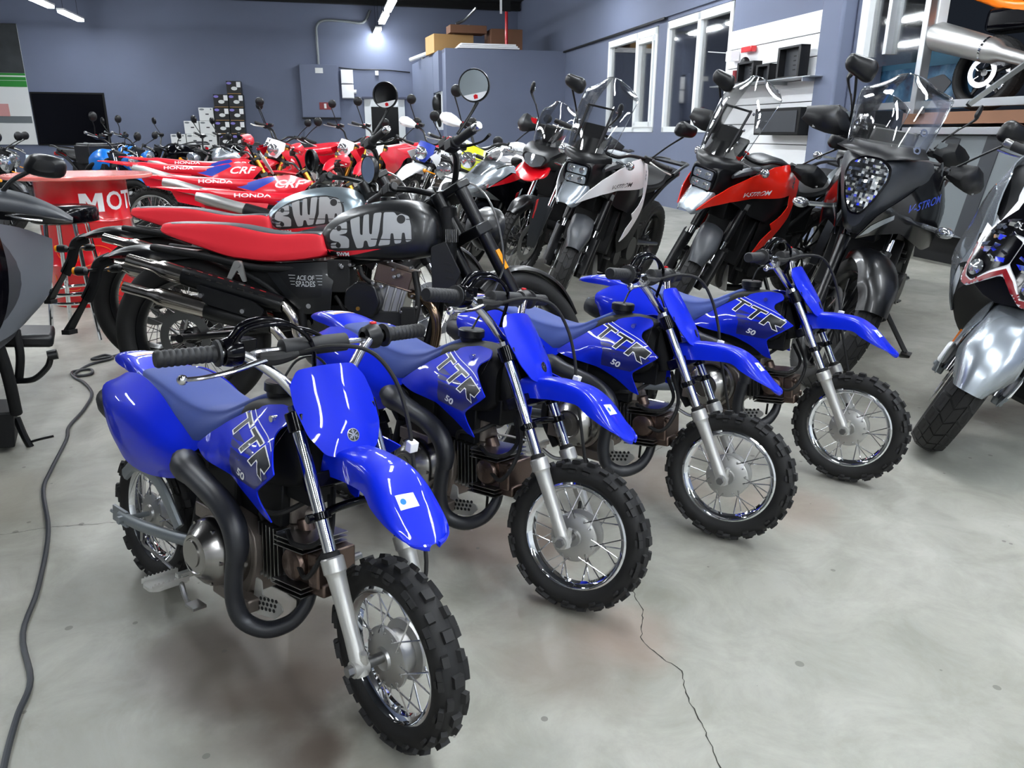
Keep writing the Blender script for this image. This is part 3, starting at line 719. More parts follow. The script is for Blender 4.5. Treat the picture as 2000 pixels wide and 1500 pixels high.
    for x, zt, h, zb, hb_ in [(-0.405, 0.630, 0.026, 0.614, 0.03), (-0.43, 0.628, 0.036, 0.604, 0.04), (-0.475, 0.606, 0.048, 0.567, 0.06), (-0.53, 0.578, 0.060, 0.522, 0.078), (-0.585, 0.566, 0.068, 0.487, 0.090), (-0.62, 0.566, 0.073, 0.480, 0.093), (-0.68, 0.573, 0.077, 0.506, 0.094), (-0.76, 0.590, 0.080, 0.546, 0.090), (-0.84, 0.598, 0.076, 0.576, 0.082), (-0.90, 0.597, 0.066, 0.584, 0.070), (-0.915, 0.592, 0.055, 0.586, 0.058)]:
        rings.append(sym_ring([(x, 0, zt), (x, h*0.6, zt-0.001), (x, h*0.92, zt-0.006), (x, h*1.02, zt-0.016), (x, hb_, (zt+zb)/2-0.004), (x, hb_*1.01, zb), (x, hb_*0.4, zb)]))
    obj('seat', MB().loft(rings, n=4, nr=3), 'seat_blue', r)
    # ---- side panels
    S = [[(-0.560, -0.088, 0.492), (-0.585, -0.108, 0.462), (-0.602, -0.112, 0.435), (-0.612, -0.100, 0.405)],
         [(-0.650, -0.096, 0.520), (-0.650, -0.128, 0.470), (-0.655, -0.128, 0.420), (-0.660, -0.108, 0.385)],
         [(-0.745, -0.094, 0.568), (-0.745, -0.142, 0.500), (-0.750, -0.142, 0.430), (-0.755, -0.118, 0.370)],
         [(-0.840, -0.088, 0.590), (-0.845, -0.146, 0.520), (-0.850, -0.146, 0.440), (-0.845, -0.122, 0.374)],
         [(-0.920, -0.086, 0.584), (-0.925, -0.138, 0.530), (-0.922, -0.138, 0.460), (-0.905, -0.118, 0.396)],
         [(-0.975, -0.080, 0.562), (-0.985, -0.118, 0.540), (-0.975, -0.120, 0.490), (-0.950, -0.105, 0.440)]]
    sp = sheet(S, 0.003, (0, -1, 0), 4, 4); a, b_ = side_pair('side_panel', sp, 'blue_plastic', r)
    tr = sp.bvh()
    def line(pts, w):
        out = []
        for i in range(len(pts)-1):
            a_, b2 = Vector(pts[i]), Vector(pts[i+1]); t = (b2-a_).normalized(); q = Vector((-t.y, t.x))*w; out.append([tuple(a_-q), tuple(b2-q), tuple(b2+q), tuple(a_+q)])
        return out
    # ---- tail fender
    rows = []
    for x, z, w, dr in [(-0.80, 0.582, 0.072, 0.02), (-0.90, 0.601, 0.072, 0.03), (-0.98, 0.612, 0.062, 0.035), (-1.06, 0.607, 0.048, 0.03), (-1.11, 0.594, 0.034, 0.016), (-1.125, 0.586, 0.018, 0.004)]:
        half = [(x, 0, z), (x, w*0.6, z-0.002), (x, w*0.95, z-0.010), (x+0.01, w*1.06, z-dr)]
        rows.append([(p, -q, s) for p, q, s in reversed(half[1:])]+half)
    tf = sheet(rows, 0.003, (0, 0, 1), 3, 4); to = obj('tail_fender', tf, 'blue_plastic', r); tt = tf.bvh()
    T = ((-1.0, 0, 0.65), (0, 1, 0), (-1, 0, 0))
    obj('sticker', project(poly_bm([[(-0.042, -0.025), (0.042, -0.025), (0.042, 0.022), (-0.042, 0.022)]]), tt, T, (0, 0, -1), step=0.02), 'white_sticker', to, label='white warning sticker on the tail')
    obj('sticker', project(poly_bm([[(-0.036, -0.022), (0.036, -0.022), (0.036, -0.016), (-0.036, -0.016)]]), tt, T, (0, 0, -1), off=0.0014, step=0.02), 'orange_plastic', to, label='thin orange line on the white sticker')
    obj('lettering', project(text_bm('YAMAHA', 0.020, 0.02, sx=1.1), tt, ((-1.045, 0, 0.65), (0, 1, 0), (-1, 0, 0)), (0, 0, -1), step=0.02), 'white_sticker', to, label='white maker lettering across the tail')
    # ---- shrouds
    so = [(-0.585, 0.485, .002), (-0.545, 0.515), (-0.48, 0.562), (-0.417, 0.602), (-0.37, 0.620), (-0.325, 0.630), (-0.275, 0.628, .012), (-0.262, 0.612), (-0.290, 0.592, .02), (-0.285, 0.578), (-0.235, 0.556), (-0.195, 0.538, .004), (-0.21, 0.525), (-0.287, 0.470, .012), (-0.268, 0.404, .003), (-0.295, 0.410), (-0.335, 0.440, .03), (-0.40, 0.462, .02), (-0.47, 0.472), (-0.54, 0.478)]
    ctrl = [(-0.585, 0.485, -0.094), (-0.55, 0.50, -0.098), (-0.50, 0.545, -0.086), (-0.50, 0.49, -0.116), (-0.42, 0.60, -0.060), (-0.42, 0.56, -0.098), (-0.42, 0.515, -0.124), (-0.42, 0.465, -0.112), (-0.34, 0.625, -0.056), (-0.34, 0.59, -0.085), (-0.35, 0.54, -0.128), (-0.34, 0.49, -0.136), (-0.34, 0.445, -0.122), (-0.28, 0.625, -0.058), (-0.29, 0.58, -0.098), (-0.27, 0.54, -0.138), (-0.28, 0.49, -0.142), (-0.28, 0.44, -0.128), (-0.27, 0.405, -0.112), (-0.20, 0.54, -0.160), (-0.23, 0.53, -0.152)]
    sh = panel(so, ctrl, 0.003, 'xz', out=(0, -1, 0), step=0.014, r=0.008)
    shs = side_pair('tank_shroud', sh, 'blue_plastic', r)
    tr = sh.bvh()
    # decal: dark block + TTR outline letters along the leading edge
    e0, e1 = Vector((-0.435, 0.575)), Vector((-0.222, 0.520))   # baseline direction of the lettering on the shroud
    uu = (e1-e0); L = uu.length; uu.normalize(); vv = Vector((-uu.y, uu.x))
    hgt = 0.042; s = L/3.25
    def M2(p): q = e0+uu*((p[0]-0.28*(1-p[1]))*s)+vv*(p[1]*hgt-0.018); return (q.x, q.y)
    def slice_in(polys): return poly_bm([[M2(p) for p in pg] for pg in polys])
    FR = ((0, 0, 0), (1, 0, 0), (0, 0, 1))
    dk = slice_in(TTR_LETTERS); dd = project(dk, tr, FR, (0, 1, 0), off=0.0008, step=0.01)
    ol = MB()
    for pg in TTR_LETTERS:
        seg = []
        for i in range(len(pg)):
            a_, b2 = Vector(M2(pg[i])), Vector(M2(pg[(i+1) % len(pg)])); t = (b2-a_).normalized(); q = Vector((-t.y, t.x))*0.0013
            seg.append([tuple(a_-q-t*0.0008), tuple(b2-q+t*0.0008), tuple(b2+q+t*0.0008), tuple(a_+q-t*0.0008)])
        project(poly_bm(seg), tr, FR, (0, 1, 0), off=0.0014, step=0.012, mb=ol)
    project(poly_bm(line([M2((-0.1, 1.22)), M2((3.4, 1.22))], 0.0007)), tr, FR, (0, 1, 0), off=0.0014, step=0.012, mb=ol)
    lo = Vector((-0.345, 0.492)); bm = text_bm('50', 0.026, 0.03, 0.25, 1.25)
    project(bm, tr, ((lo.x, 0, lo.y), (uu.x, 0, uu.y), (vv.x, 0, vv.y)), (0, 1, 0), off=0.0014, step=0.012, mb=ol)
    fade = project(poly_bm([[(-0.43, 0.565), (-0.24, 0.53), (-0.222, 0.522), (-0.29, 0.475), (-0.40, 0.475), (-0.395, 0.52)]]), tr, FR, (0, 1, 0), off=0.0004, step=0.012)
    for o_, mm in ((shs[0], 1), (shs[1], -1)):
        obj('lettering', dd if mm > 0 else dd.mirror(), 'tank_black', o_, label='dark fill of the slanted model letters')
        obj('lettering', ol if mm > 0 else ol.mirror(), 'white_sticker', o_, label='white outline of the slanted model letters')
        obj('decal', fade if mm > 0 else fade.mirror(), 'blue_dark', o_, label='darker blue patch behind the letters')
        sc = MB().cyl((-0.325, -0.062*1.0, 0.603), (-0.325, -0.082, 0.603), 0.007, n=12) if mm > 0 else MB().cyl((-0.325, 0.062, 0.603), (-0.325, 0.082, 0.603), 0.007, n=12)
        obj('screw', sc, 'chrome_soft', o_)
    # blue lower scoop seen under the left shroud is the mirrored panel's tip
    # ---- tank / black inner body
    rings = []
    for x, zt, w, zb in [(-0.50, 0.585, 0.050, 0.50), (-0.45, 0.612, 0.060, 0.47), (-0.40, 0.625, 0.062, 0.46), (-0.34, 0.628, 0.058, 0.46), (-0.285, 0.615, 0.052, 0.47), (-0.262, 0.59, 0.045, 0.49)]:
        rings.append(sym_ring([(x, 0, zt), (x, w*0.6, zt-0.003), (x, w, zt-0.02), (x, w*1.1, (zt+zb)/2), (x, w, zb), (x, w*0.4, zb-0.01)]))
    tk = obj('fuel_tank', MB().loft(rings, n=3), 'black_matte', r)
    cap = MB().lathe((-0.408, 0, 0.622), (0, 0, 1), [(0, 0.030), (0.012, 0.031), (0.014, 0.036), (0.032, 0.036), (0.035, 0.033), (0.035, 0)], 24)
    cap.tube([(-0.408, 0, 0.655), (-0.40, 0.03, 0.70), (-0.36, 0.05, 0.715), (-0.31, 0.05, 0.69), (-0.28, 0.04, 0.64)], 0.003, 6)
    obj('fuel_cap', cap, 'black_plastic', tk)
    # ---- frame, air box, shock (dark mass under the seat)
    f = MB()
    f.tube([(-0.285, 0, 0.60), (-0.27, 0, 0.55), (-0.25, 0, 0.50), (-0.24, 0, 0.47)], 0.030, 12)
    f.tube([(-0.26, 0, 0.50), (-0.38, 0, 0.48), (-0.50, 0, 0.43), (-0.60, 0, 0.34), (-0.62, 0, 0.24)], 0.020, 10)
    for s in (-1, 1):
        f.tube([(-0.48, s*0.03, 0.46), (-0.60, s*0.06, 0.49), (-0.80, s*0.065, 0.555), (-0.93, s*0.06, 0.575)], 0.011, 8)
        f.tube([(-0.60, s*0.05, 0.32), (-0.70, s*0.062, 0.44), (-0.80, s*0.065, 0.55)], 0.010, 8)
        f.tube([(-0.61, s*0.06, 0.36), (-0.62, s*0.07, 0.25), (-0.56, s*0.08, 0.165)], 0.014, 8)
    f.box((-0.30, 0, 0.46), (0.10, 0.07, 0.07)); f.box((-0.41, 0, 0.405), (0.16, 0.09, 0.10)); f.box((-0.55, 0, 0.40), (0.14, 0.12, 0.13)); f.box((-0.72, 0, 0.49), (0.22, 0.12, 0.10))
    f.tube([(-0.93, 0, 0.58), (-0.97, 0, 0.53), (-0.985, 0, 0.46)], [0.05, 0.045, 0.03], 10, flat=0.3)
    obj('frame', f, 'black_matte', r, bevel=0.004)
    sk = MB()
    for k in range(9): sk.lathe((-0.655-k*0.004, 0, 0.30+k*0.016), (-0.2, 0, 1), [(0, 0.018), (0.004, 0.026), (0.008, 0.018)], 14)
    sk.cyl((-0.64, 0, 0.27), (-0.70, 0, 0.47), 0.014, n=10); obj('shock_absorber', sk, 'black_plastic', r)
    # ---- swingarm and rear wheel
    sw = MB()
    for s in (-1, 1):
        sw.tube([(-0.585, s*0.062, 0.235), (-0.70, s*0.075, 0.215), (-0.85, s*0.09, 0.20), (-0.955, s*0.092, 0.195)], [0.014, 0.013, 0.013, 0.012], 10, flat=1.2)
        sw.box((-0.955, s*0.092, 0.193), (0.075, 0.008, 0.042)); sw.cyl((-0.985, s*0.092, 0.193), (-1.005, s*0.092, 0.193), 0.006, n=6)
        sw.cyl((-0.925, s*0.10, 0.195), (-0.925, s*0.114, 0.195), 0.011, n=6)
    sw.cyl((-0.925, -0.11, 0.195), (-0.925, 0.11, 0.195), 0.007, n=10)
    sw.tube([(-0.70, -0.07, 0.24), (-0.79, -0.075, 0.33), (-0.90, -0.075, 0.345), (-0.97, -0.072, 0.30)], 0.009, 8, flat=2.0)
    obj('swingarm', sw, 'grey_light', r, bevel=0.001)
    c = (-0.925, 0, 0.195)
    rw = wheel('rear_wheel', r, c, 0.195, 0.134, 0.068, 'knob', drum_hub(c, 0.055), spokes=28)
    spk = MB().lathe((-0.925, 0.045, 0.195), (0, 1, 0), [(0, 0.03), (0, 0.078), (0.003, 0.078), (0.003, 0.03)], 36); obj('sprocket', spk, 'steel', rw)
    rod = MB().tube([(-0.925, -0.04, 0.13), (-0.90, -0.06, 0.125), (-0.75, -0.10, 0.16), (-0.64, -0.12, 0.17)], 0.004, 6).box((-0.925, -0.05, 0.15), (0.014, 0.006, 0.06))
    obj('brake_rod', rod, 'steel', r)
    # ---- engine
    e = MB()
    e.loft([[(x*1.0-0.485, y, z+0.262) for x, z in [(-0.115, 0.03), (-0.07, 0.09), (0.03, 0.095), (0.10, 0.06), (0.105, -0.03), (0.06, -0.095), (-0.05, -0.105), (-0.11, -0.06)]] for y in (-0.075, -0.05, 0.0, 0.05, 0.075)], n=1, nr=3)
    for (x, y, z, a_, b2, c_) in ((-0.50, -0.085, 0.345, 0.12, 0.05, 0.035), (-0.43, -0.08, 0.175, 0.14, 0.04, 0.03), (-0.555, -0.09, 0.25, 0.05, 0.04, 0.09)): e.box((x, y, z), (a_, b2, c_))
    eo = obj('engine', e, 'engine_cast', r, bevel=0.004)
    cc = MB().lathe((-0.478, -0.075, 0.272), (0, -1, 0), [(0, 0.088), (0.02, 0.088), (0.022, 0.080), (0.050, 0.076), (0.060, 0.070), (0.078, 0.050), (0.082, 0.046), (0.083, 0.040), (0.081, 0.038), (0.081, 0)], 44)
    cc.cyl((-0.49, -0.150, 0.272), (-0.49, -0.1585, 0.272), 0.030, n=32)
    for k in range(6): a_ = k*PI/3; cc.cyl((-0.478+0.068*math.cos(a_), -0.12, 0.272+0.068*math.sin(a_)), (-0.478+0.068*math.cos(a_), -0.138, 0.272+0.068*math.sin(a_)), 0.005, n=8)
    obj('clutch_cover', cc, 'brushed', eo)
    lcv = MB().lathe((-0.478, 0.075, 0.262), (0, 1, 0), [(0, 0.085), (0.03, 0.080), (0.05, 0.06), (0.052, 0)], 30); obj('flywheel_cover', lcv, 'brushed', eo)
    cy = MB().box((-0.355, 0.0, 0.292), (0.085, 0.095, 0.10), Matrix.Rotation(math.radians(-6), 3, 'Y'))
    obj('cylinder', cy, 'engine_black', eo, bevel=0.006)
    hd = MB(); rot = Matrix.Rotation(math.radians(-6), 3, 'Y')
    hd.box((-0.265, 0, 0.296), (0.075, 0.085, 0.085), rot); hd.lathe((-0.27, -0.035, 0.298), (0, -1, 0), [(0, 0.036), (0.022, 0.036), (0.026, 0.030), (0.026, 0)], 24)
    hd.box((-0.212, 0, 0.30), (0.035, 0.10, 0.075), rot); hd.box((-0.215, -0.01, 0.258), (0.06, 0.06, 0.03), rot); hd.cyl((-0.29, 0, 0.335), (-0.31, 0, 0.375), 0.018, n=14)
    hd.cyl((-0.205, -0.04, 0.33), (-0.185, -0.05, 0.33), 0.01, n=6); hd.cyl((-0.205, 0.04, 0.27), (-0.185, 0.045, 0.27), 0.012, n=6)
    obj('cylinder_head', hd, 'engine_brown', eo, bevel=0.006)
    fn = MB()
    for k in range(6):
        x = -0.385+k*0.0135; fn.box((x, 0, 0.294-(x+0.355)*0.0), (0.003, 0.118, 0.122), rot)
    for k in range(3):
        for z in (0.338+k*0.0, ): pass
        fn.box((-0.27, -0.012, 0.336+k*0.010), (0.10, 0.115, 0.0022), rot); fn.box((-0.27, -0.012, 0.238+k*0.010), (0.10, 0.115, 0.0022), rot)
    obj('cooling_fins', fn, 'steel', eo)
    hl = MB().tube([(-0.30, -0.05, 0.36), (-0.25, -0.07, 0.355), (-0.20, -0.06, 0.365), (-0.19, -0.03, 0.40), (-0.23, 0.0, 0.45)], 0.0055, 7)
    hl.tube([(-0.25, -0.055, 0.30), (-0.20, -0.075, 0.30), (-0.17, -0.07, 0.34), (-0.17, -0.04, 0.40), (-0.22, 0.0, 0.47)], 0.0055, 7)
    hl.tube([(-0.39, -0.05, 0.36), (-0.36, -0.07, 0.39), (-0.31, -0.06, 0.40), (-0.28, 0, 0.43)], 0.006, 7); hl.cyl((-0.28, -0.03, 0.225), (-0.28, -0.03, 0.185), 0.004, n=6)
    obj('hose', hl, 'rubber', r)
    cb = MB().cyl((-0.34, 0, 0.36), (-0.34, 0, 0.42), 0.026, n=18).cyl((-0.36, -0.03, 0.375), (-0.32, 0.03, 0.375), 0.02, n=14).box((-0.34, 0, 0.35), (0.06, 0.05, 0.02)); obj('carburettor', cb, 'engine_cast', r, bevel=0.002)
    # bracket with holes
    hp = MB().prism(roundpoly([(-0.375, 0.235), (-0.355, 0.232), (-0.350, 0.200), (-0.285, 0.205), (-0.275, 0.193), (-0.300, 0.165), (-0.365, 0.150), (-0.385, 0.170)], 0.006), -0.072, -0.069, 'xz')
    ho_ = obj('guard_plate', hp, 'silver_paint', r)
    hh = MB()
    for i in range(5):
        for j in range(3): hh.cyl((-0.362+i*0.014+j*0.004, -0.0735, 0.168+j*0.0125+i*0.0035), (-0.362+i*0.014+j*0.004, -0.0722, 0.168+j*0.0125+i*0.0035), 0.0042, n=10)
    obj('guard_holes', hh, 'dark_cavity', ho_, label='rows of round holes in the guard plate')
    # ---- exhaust
    ex = MB().tube([(-0.245, -0.02, 0.250), (-0.248, -0.035, 0.205), (-0.265, -0.06, 0.168), (-0.300, -0.095, 0.150), (-0.340, -0.125, 0.168), (-0.353, -0.138, 0.22), (-0.346, -0.143, 0.29), (-0.338, -0.143, 0.33)], [0.013, 0.015, 0.017, 0.018, 0.019, 0.019, 0.019, 0.019], 14)
    ro = obj('exhaust', ex, 'exhaust_black', r)
    hs = MB().tube([(-0.338, -0.144, 0.312), (-0.336, -0.144, 0.345), (-0.356, -0.143, 0.385), (-0.41, -0.139, 0.413), (-0.47, -0.134, 0.425), (-0.53, -0.127, 0.434), (-0.56, -0.122, 0.438), (-0.59, -0.114, 0.440)], [0.021, 0.024, 0.026, 0.026, 0.026, 0.028, 0.034, 0.036], 16)
    obj('heat_shield', hs, 'exhaust_black', ro)
    mf = MB().tube([(-0.57, -0.110, 0.438), (-0.62, -0.095, 0.442), (-0.68, -0.085, 0.448), (-0.75, -0.08, 0.458), (-0.90, -0.08, 0.478), (-0.985, -0.085, 0.488), (-1.035, -0.085, 0.493)], [0.034, 0.034, 0.034, 0.036, 0.042, 0.044, 0.030], 16)
    mf.tube([(-1.02, -0.085, 0.493), (-1.035, -0.085, 0.495)], [0.012, 0.012], 12, smooth=False)
    obj('muffler', mf, 'exhaust_black', ro)
    # ---- foot pegs, stand, levers
    for s in (-1, 1):
        p = MB(); x0, z0 = -0.60, 0.168
        p.box((x0, s*0.10, z0), (0.014, 0.06, 0.014)); p.prism(roundpoly([(x0-0.028, s*0.115), (x0+0.022, s*0.115), (x0+0.024, s*0.185), (x0+0.012, s*0.20), (x0-0.018, s*0.20), (x0-0.030, s*0.185)], 0.005), z0-0.010, z0-0.002, 'xy')
        for k in range(9):
            for xx in (x0-0.028, x0+0.020): p.box((xx, s*(0.118+k*0.009), z0+0.003), (0.004, 0.005, 0.012), taper=0.5)
        p.box((x0-0.028, s*0.155, z0), (0.003, 0.085, 0.012)); p.box((x0+0.022, s*0.155, z0), (0.003, 0.085, 0.012))
        obj('footpeg', p, 'silver_paint', r)
    bp = MB().tube([(-0.58, -0.13, 0.16), (-0.52, -0.15, 0.150), (-0.46, -0.165, 0.165)], 0.006, 7).box((-0.455, -0.165, 0.168), (0.035, 0.03, 0.006)); obj('brake_pedal', bp, 'steel', r)
    gl = MB().tube([(-0.42, 0.10, 0.22), (-0.38, 0.14, 0.21), (-0.34, 0.16, 0.22)], 0.006, 7).cyl((-0.34, 0.15, 0.22), (-0.34, 0.19, 0.22), 0.009, n=10); obj('gear_lever', gl, 'steel', r)
    ks_ = MB().tube([(-0.60, 0.08, 0.17), (-0.585, 0.13, 0.10), (-0.57, 0.178, 0.030)], 0.0075, 8).box((-0.565, 0.185, 0.027), (0.05, 0.03, 0.008)); obj('side_stand', ks_, 'black_plastic', r)
    return r
BIKES = [(-0.238, 1.234, -38.9, -8.0, -8.2), (0.149, 1.695, -41.5, 13.1, -6.1), (0.633, 2.056, -36.5, 7.2, -6.5), (1.162, 2.458, -36.2, 1.0, -5.6)]
TLAB = ['nearest small blue dirt bike at the lower left, big number plate facing out', 'small blue dirt bike second in the row, its front wheel turned furthest out', 'small blue dirt bike third in the row, number plate seen on edge', 'small blue dirt bike at the far end of the row beside the black adventure bike']
def place_ttr():
    src = make_ttr(); lm = 28
    for i, (x, y, yaw, st, lean) in enumerate(BIKES):
        m = Matrix.Translation((x, y, 0)) @ Matrix.Rotation(math.radians(yaw), 4, 'Z') @ Matrix.Rotation(math.radians(lean), 4, 'X')
        fm = steer_m(math.radians(st), 26)
        if i == 0:
            src.matrix_world = m; src['label'] = TLAB[0]; src['group'] = 'small blue dirt bikes in a row'
            for ch in src.children:
                if ch.get('steered'): ch.matrix_local = fm
            o = src
        else: o = dup(src, m, TLAB[i], 'small blue dirt bikes in a row', fm)
place_ttr()
# ------------------------------------------------------------------ shared motorcycle pieces
def alloy_mb(rr, hubr, n=5, w=0.02, th=0.022, c=(0, 0, 0), split=0.0):
    b = MB()
    for i in range(n):
        a = 2*PI*i/n
        for q in ((-split, split) if split else (0,)):
            p0 = Vector((c[0]+hubr*math.sin(a), c[1], c[2]+hubr*math.cos(a))); p1 = Vector((c[0]+rr*math.sin(a+q), c[1], c[2]+rr*math.cos(a+q)))
            b.tube([p0, (p0+p1)/2, p1], [w*0.8, w*0.55, w*0.7], 8, flat=1.4, caps=False)
    return b
def disc_mb(c, r, y, th=0.004, n=36):
    b = MB().lathe((c[0], c[1]+y, c[2]), (0, 1, 0), [(-th/2, r*0.66), (-th/2, r), (th/2, r), (th/2, r*0.66), (-th/2, r*0.66)], n)
    for k in range(5):
        a = k*2*PI/5; b.cyl((c[0]+r*0.3*math.sin(a), c[1]+y, c[2]+r*0.3*math.cos(a)), (c[0]+r*0.7*math.sin(a+.2), c[1]+y, c[2]+r*0.7*math.cos(a+.2)), 0.006, n=5)
    return b
def simple_hub(c, r=0.035, w=0.09): return MB().lathe(c, (0, 1, 0), [(-w/2, 0), (-w/2, r*0.6), (-w*0.35, r*0.7), (-w*0.3, r), (w*0.3, r), (w*0.35, r*0.7), (w/2, r*0.6), (w/2, 0)], 20)
def mirror(parent, base, head, kind='square', size=0.06, face=(-1, 0, 0), mat_='black_plastic'):
    """stem from the bar up to a mirror head; face = direction of the glass"""
    b, h = Vector(base), Vector(head); f = Vector(face).normalized()
    side = f.cross(Vector((0, 0, 1))).normalized(); up = side.cross(f)
    if kind == 'square':
        s = 1 if h.y >= 0 else -1
        pts = roundpoly([(-0.9, -0.55), (-0.55, -0.78), (0.75, -0.45), (1.0, 0.0), (0.9, 0.62), (-0.6, 0.75), (-0.95, 0.3)], 0.25, 4)
        sg = 1 if side.y*s > 0 else -1
        rings = []
        for dep, k in ((0.010, 0.97), (0.0, 1.0), (-0.018, 0.97), (-0.034, 0.80), (-0.044, 0.42)):
            rings.append([h+f*dep+side*(p[0]*size*k*sg*1.15)+up*(p[1]*size*k) for p in pts])
        m = MB().loft(rings, n=2, nr=1); g = MB().add([h+f*0.0125+side*(p[0]*size*0.93*sg*1.15)+up*(p[1]*size*0.93) for p in pts], [tuple(range(len(pts)))])
        joint = h-up*size*0.6-f*0.015
    elif kind == 'round':
        m = MB().lathe(h, f, [(0.010, size*0.9), (0.012, size), (0.0, size*1.03), (-0.012, size*0.95), (-0.022, size*0.6), (-0.024, 0)], 28)
        g = MB().lathe(h, f, [(0.0105, size*0.92), (0.0107, 0)], 28); joint = h-up*size*1.0
    else:   # slim teardrop head carried on its own stalk
        m = MB().tube([b.lerp(h, 0.55), h-up*size*0.6, h, h+up*size*0.8, h+up*size*1.1], [0.008, size*0.35, size*0.6, size*0.5, size*0.15], 10, flat=0.5)
        g = MB().ball(h+f*0.01, size*0.4, 8, sc=(0.3, 1, 1)); joint = b.lerp(h, 0.6)
    mid = b.lerp(joint, 0.5)+Vector((0.01, 0, 0.01))
    m.tube([b, mid, joint], [0.006, 0.0055, 0.007], 8)
    o = obj('mirror', m, mat_, parent); obj('mirror_glass', g, 'mirror_glass', o); return o
def lever(parent, s, gx, gy, gz, m='chrome_soft', reach=0.17):
    b = MB().tube([(gx+0.03, s*(gy-0.13), gz-0.005), (gx+0.055, s*(gy-0.09), gz-0.01), (gx+0.06, s*(gy-0.03), gz-0.02), (gx+0.045, s*(gy+0.03), gz-0.025)], [0.008, 0.006, 0.005, 0.007], 7, flat=0.8)
    return obj('lever', b, m, parent)
def hand_guard(parent, s, gx, gy, gz, m='black_plastic', size=1.0):
    rows = []
    for t, (x, z, h) in enumerate([(0.075, 0.01, 0.030), (0.095, 0.015, 0.062), (0.095, 0.015, 0.075), (0.06, 0.005, 0.066), (0.0, 0.0, 0.035)]):
        y = s*(gy-0.17+t*0.055)
        rows.append([(gx+x-0.03, y, gz+z+h*size), (gx+x, y, gz+z+h*0.4*size), (gx+x+0.004, y, gz+z-h*0.3*size), (gx+x-0.015, y, gz+z-h*0.8*size)])
    return obj('hand_guard', sheet(rows, 0.004, (1, 0, 0.2), 1, 1), m, parent, bevel=0.004)
def bar_set(r, g, centre, bm='black_satin', rg=0.011, grips=True, endm='steel', levers=True, F=None, clutch=True, levm='chrome_soft', rise=0.0):
    gx, gy, gz = g; cx, cy, cz = centre
    h = MB().tube([(gx, -gy, gz), (gx+0.005, -gy+0.14, gz), (gx*0.45+cx*0.55, -0.13-rise, gz*0.8+cz*0.2), (cx, -0.05, cz), (cx, 0.05, cz), (gx*0.45+cx*0.55, 0.13+rise, gz*0.8+cz*0.2), (gx+0.005, gy-0.14, gz), (gx, gy, gz)], rg, 10)
    ho = obj('handlebar', h, bm, r); F.append(ho)
    for s in (-1, 1):
        gr = MB().lathe((gx, s*(gy+0.002), gz), (0.0, -s, 0), [(0, 0), (0, 0.013), (0.004, 0.0175), (0.02, 0.0175), (0.06, 0.0165), (0.108, 0.0175), (0.112, 0.022), (0.118, 0.022), (0.12, 0.012)], 14); obj('grip', gr, 'grip_rubber', ho)
        if endm: obj('bar_end', MB().lathe((gx, s*(gy+0.001), gz), (0, s, 0), [(0, 0.0), (0, 0.016), (0.022, 0.0175), (0.030, 0.013), (0.030, 0)], 14), endm, ho)
        sw = MB().box((gx+0.005, s*(gy-0.145), gz), (0.045, 0.045, 0.042)).cyl((gx+0.01, s*(gy-0.18), gz+0.005), (gx+0.01, s*(gy-0.165), gz+0.005), 0.02, n=12)
        if s < 0: sw.box((gx+0.03, -(gy-0.20), gz+0.035), (0.06, 0.05, 0.035))
        obj('switch_housing', sw, 'black_plastic', ho, bevel=0.004)
        if s < 0: obj('kill_switch', MB().box((gx-0.005, -(gy-0.145), gz+0.026), (0.012, 0.018, 0.01)), 'red_plastic', ho)
        if levers: lever(ho, s, gx, gy, gz, levm)
    return ho
def fork_pair(r, F, R, top, sy=0.1, rk=27, off=0.0, low=(0.027, 'black_satin'), up=(0.021, 'chrome'), split=0.5, usd=False, ax=0.0):
    d = Vector((-math.sin(math.radians(rk)), 0, math.cos(math.radians(rk)))); L = (top-R)/d.z
    for s in (-1, 1):
        o = Vector((ax, s*sy, R))
        leg = MB().lathe(o, d, [(-0.03, 0), (-0.03, low[0]*0.8), (0.0, low[0]), (0.03, low[0]*0.9), (L*split-0.02, low[0]), (L*split, low[0]*1.08), (L*split+0.006, low[0]*0.9), (L*split+0.006, 0)], 20) if not usd else MB().lathe(o, d, [(-0.035, 0), (-0.035, 0.022), (0.0, 0.03), (0.05, 0.026), (0.06, 0.012)], 16).lathe(o, d, [(L*split, 0), (L*split, low[0]*0.95), (L*split+0.01, low[0]), (L+0.02, low[0]), (L+0.02, 0)], 20)
        leg.cyl((ax, s*(sy-0.03), R), (ax, s*(sy+0.012), R), 0.02, n=14)
        fo = obj('fork_leg', leg, low[1], r); F.append(fo)
        t = MB().cyl(o+d*(L*split if not usd else 0.05), o+d*((L+0.03) if not usd else L*split+0.02), up[0], n=18); obj('fork_tube', t, up[1], fo)
    c = MB(); t = Vector((ax, 0, R))+d*L; t2 = Vector((ax, 0, R))+d*(L*0.72)
    rot = Matrix.Rotation(-math.radians(rk), 3, 'Y')
    c.box(t, (0.07, sy*2+0.06, 0.03), rot); c.box(t2+Vector((-0.01, 0, 0)), (0.08, sy*2+0.06, 0.045), rot)
    c.cyl(t+Vector((-0.04, 0, 0)), t2+Vector((-0.04, 0, 0)), 0.032, n=14)
    F.append(obj('triple_clamp', c, 'black_satin', r, bevel=0.005))
    return d, t
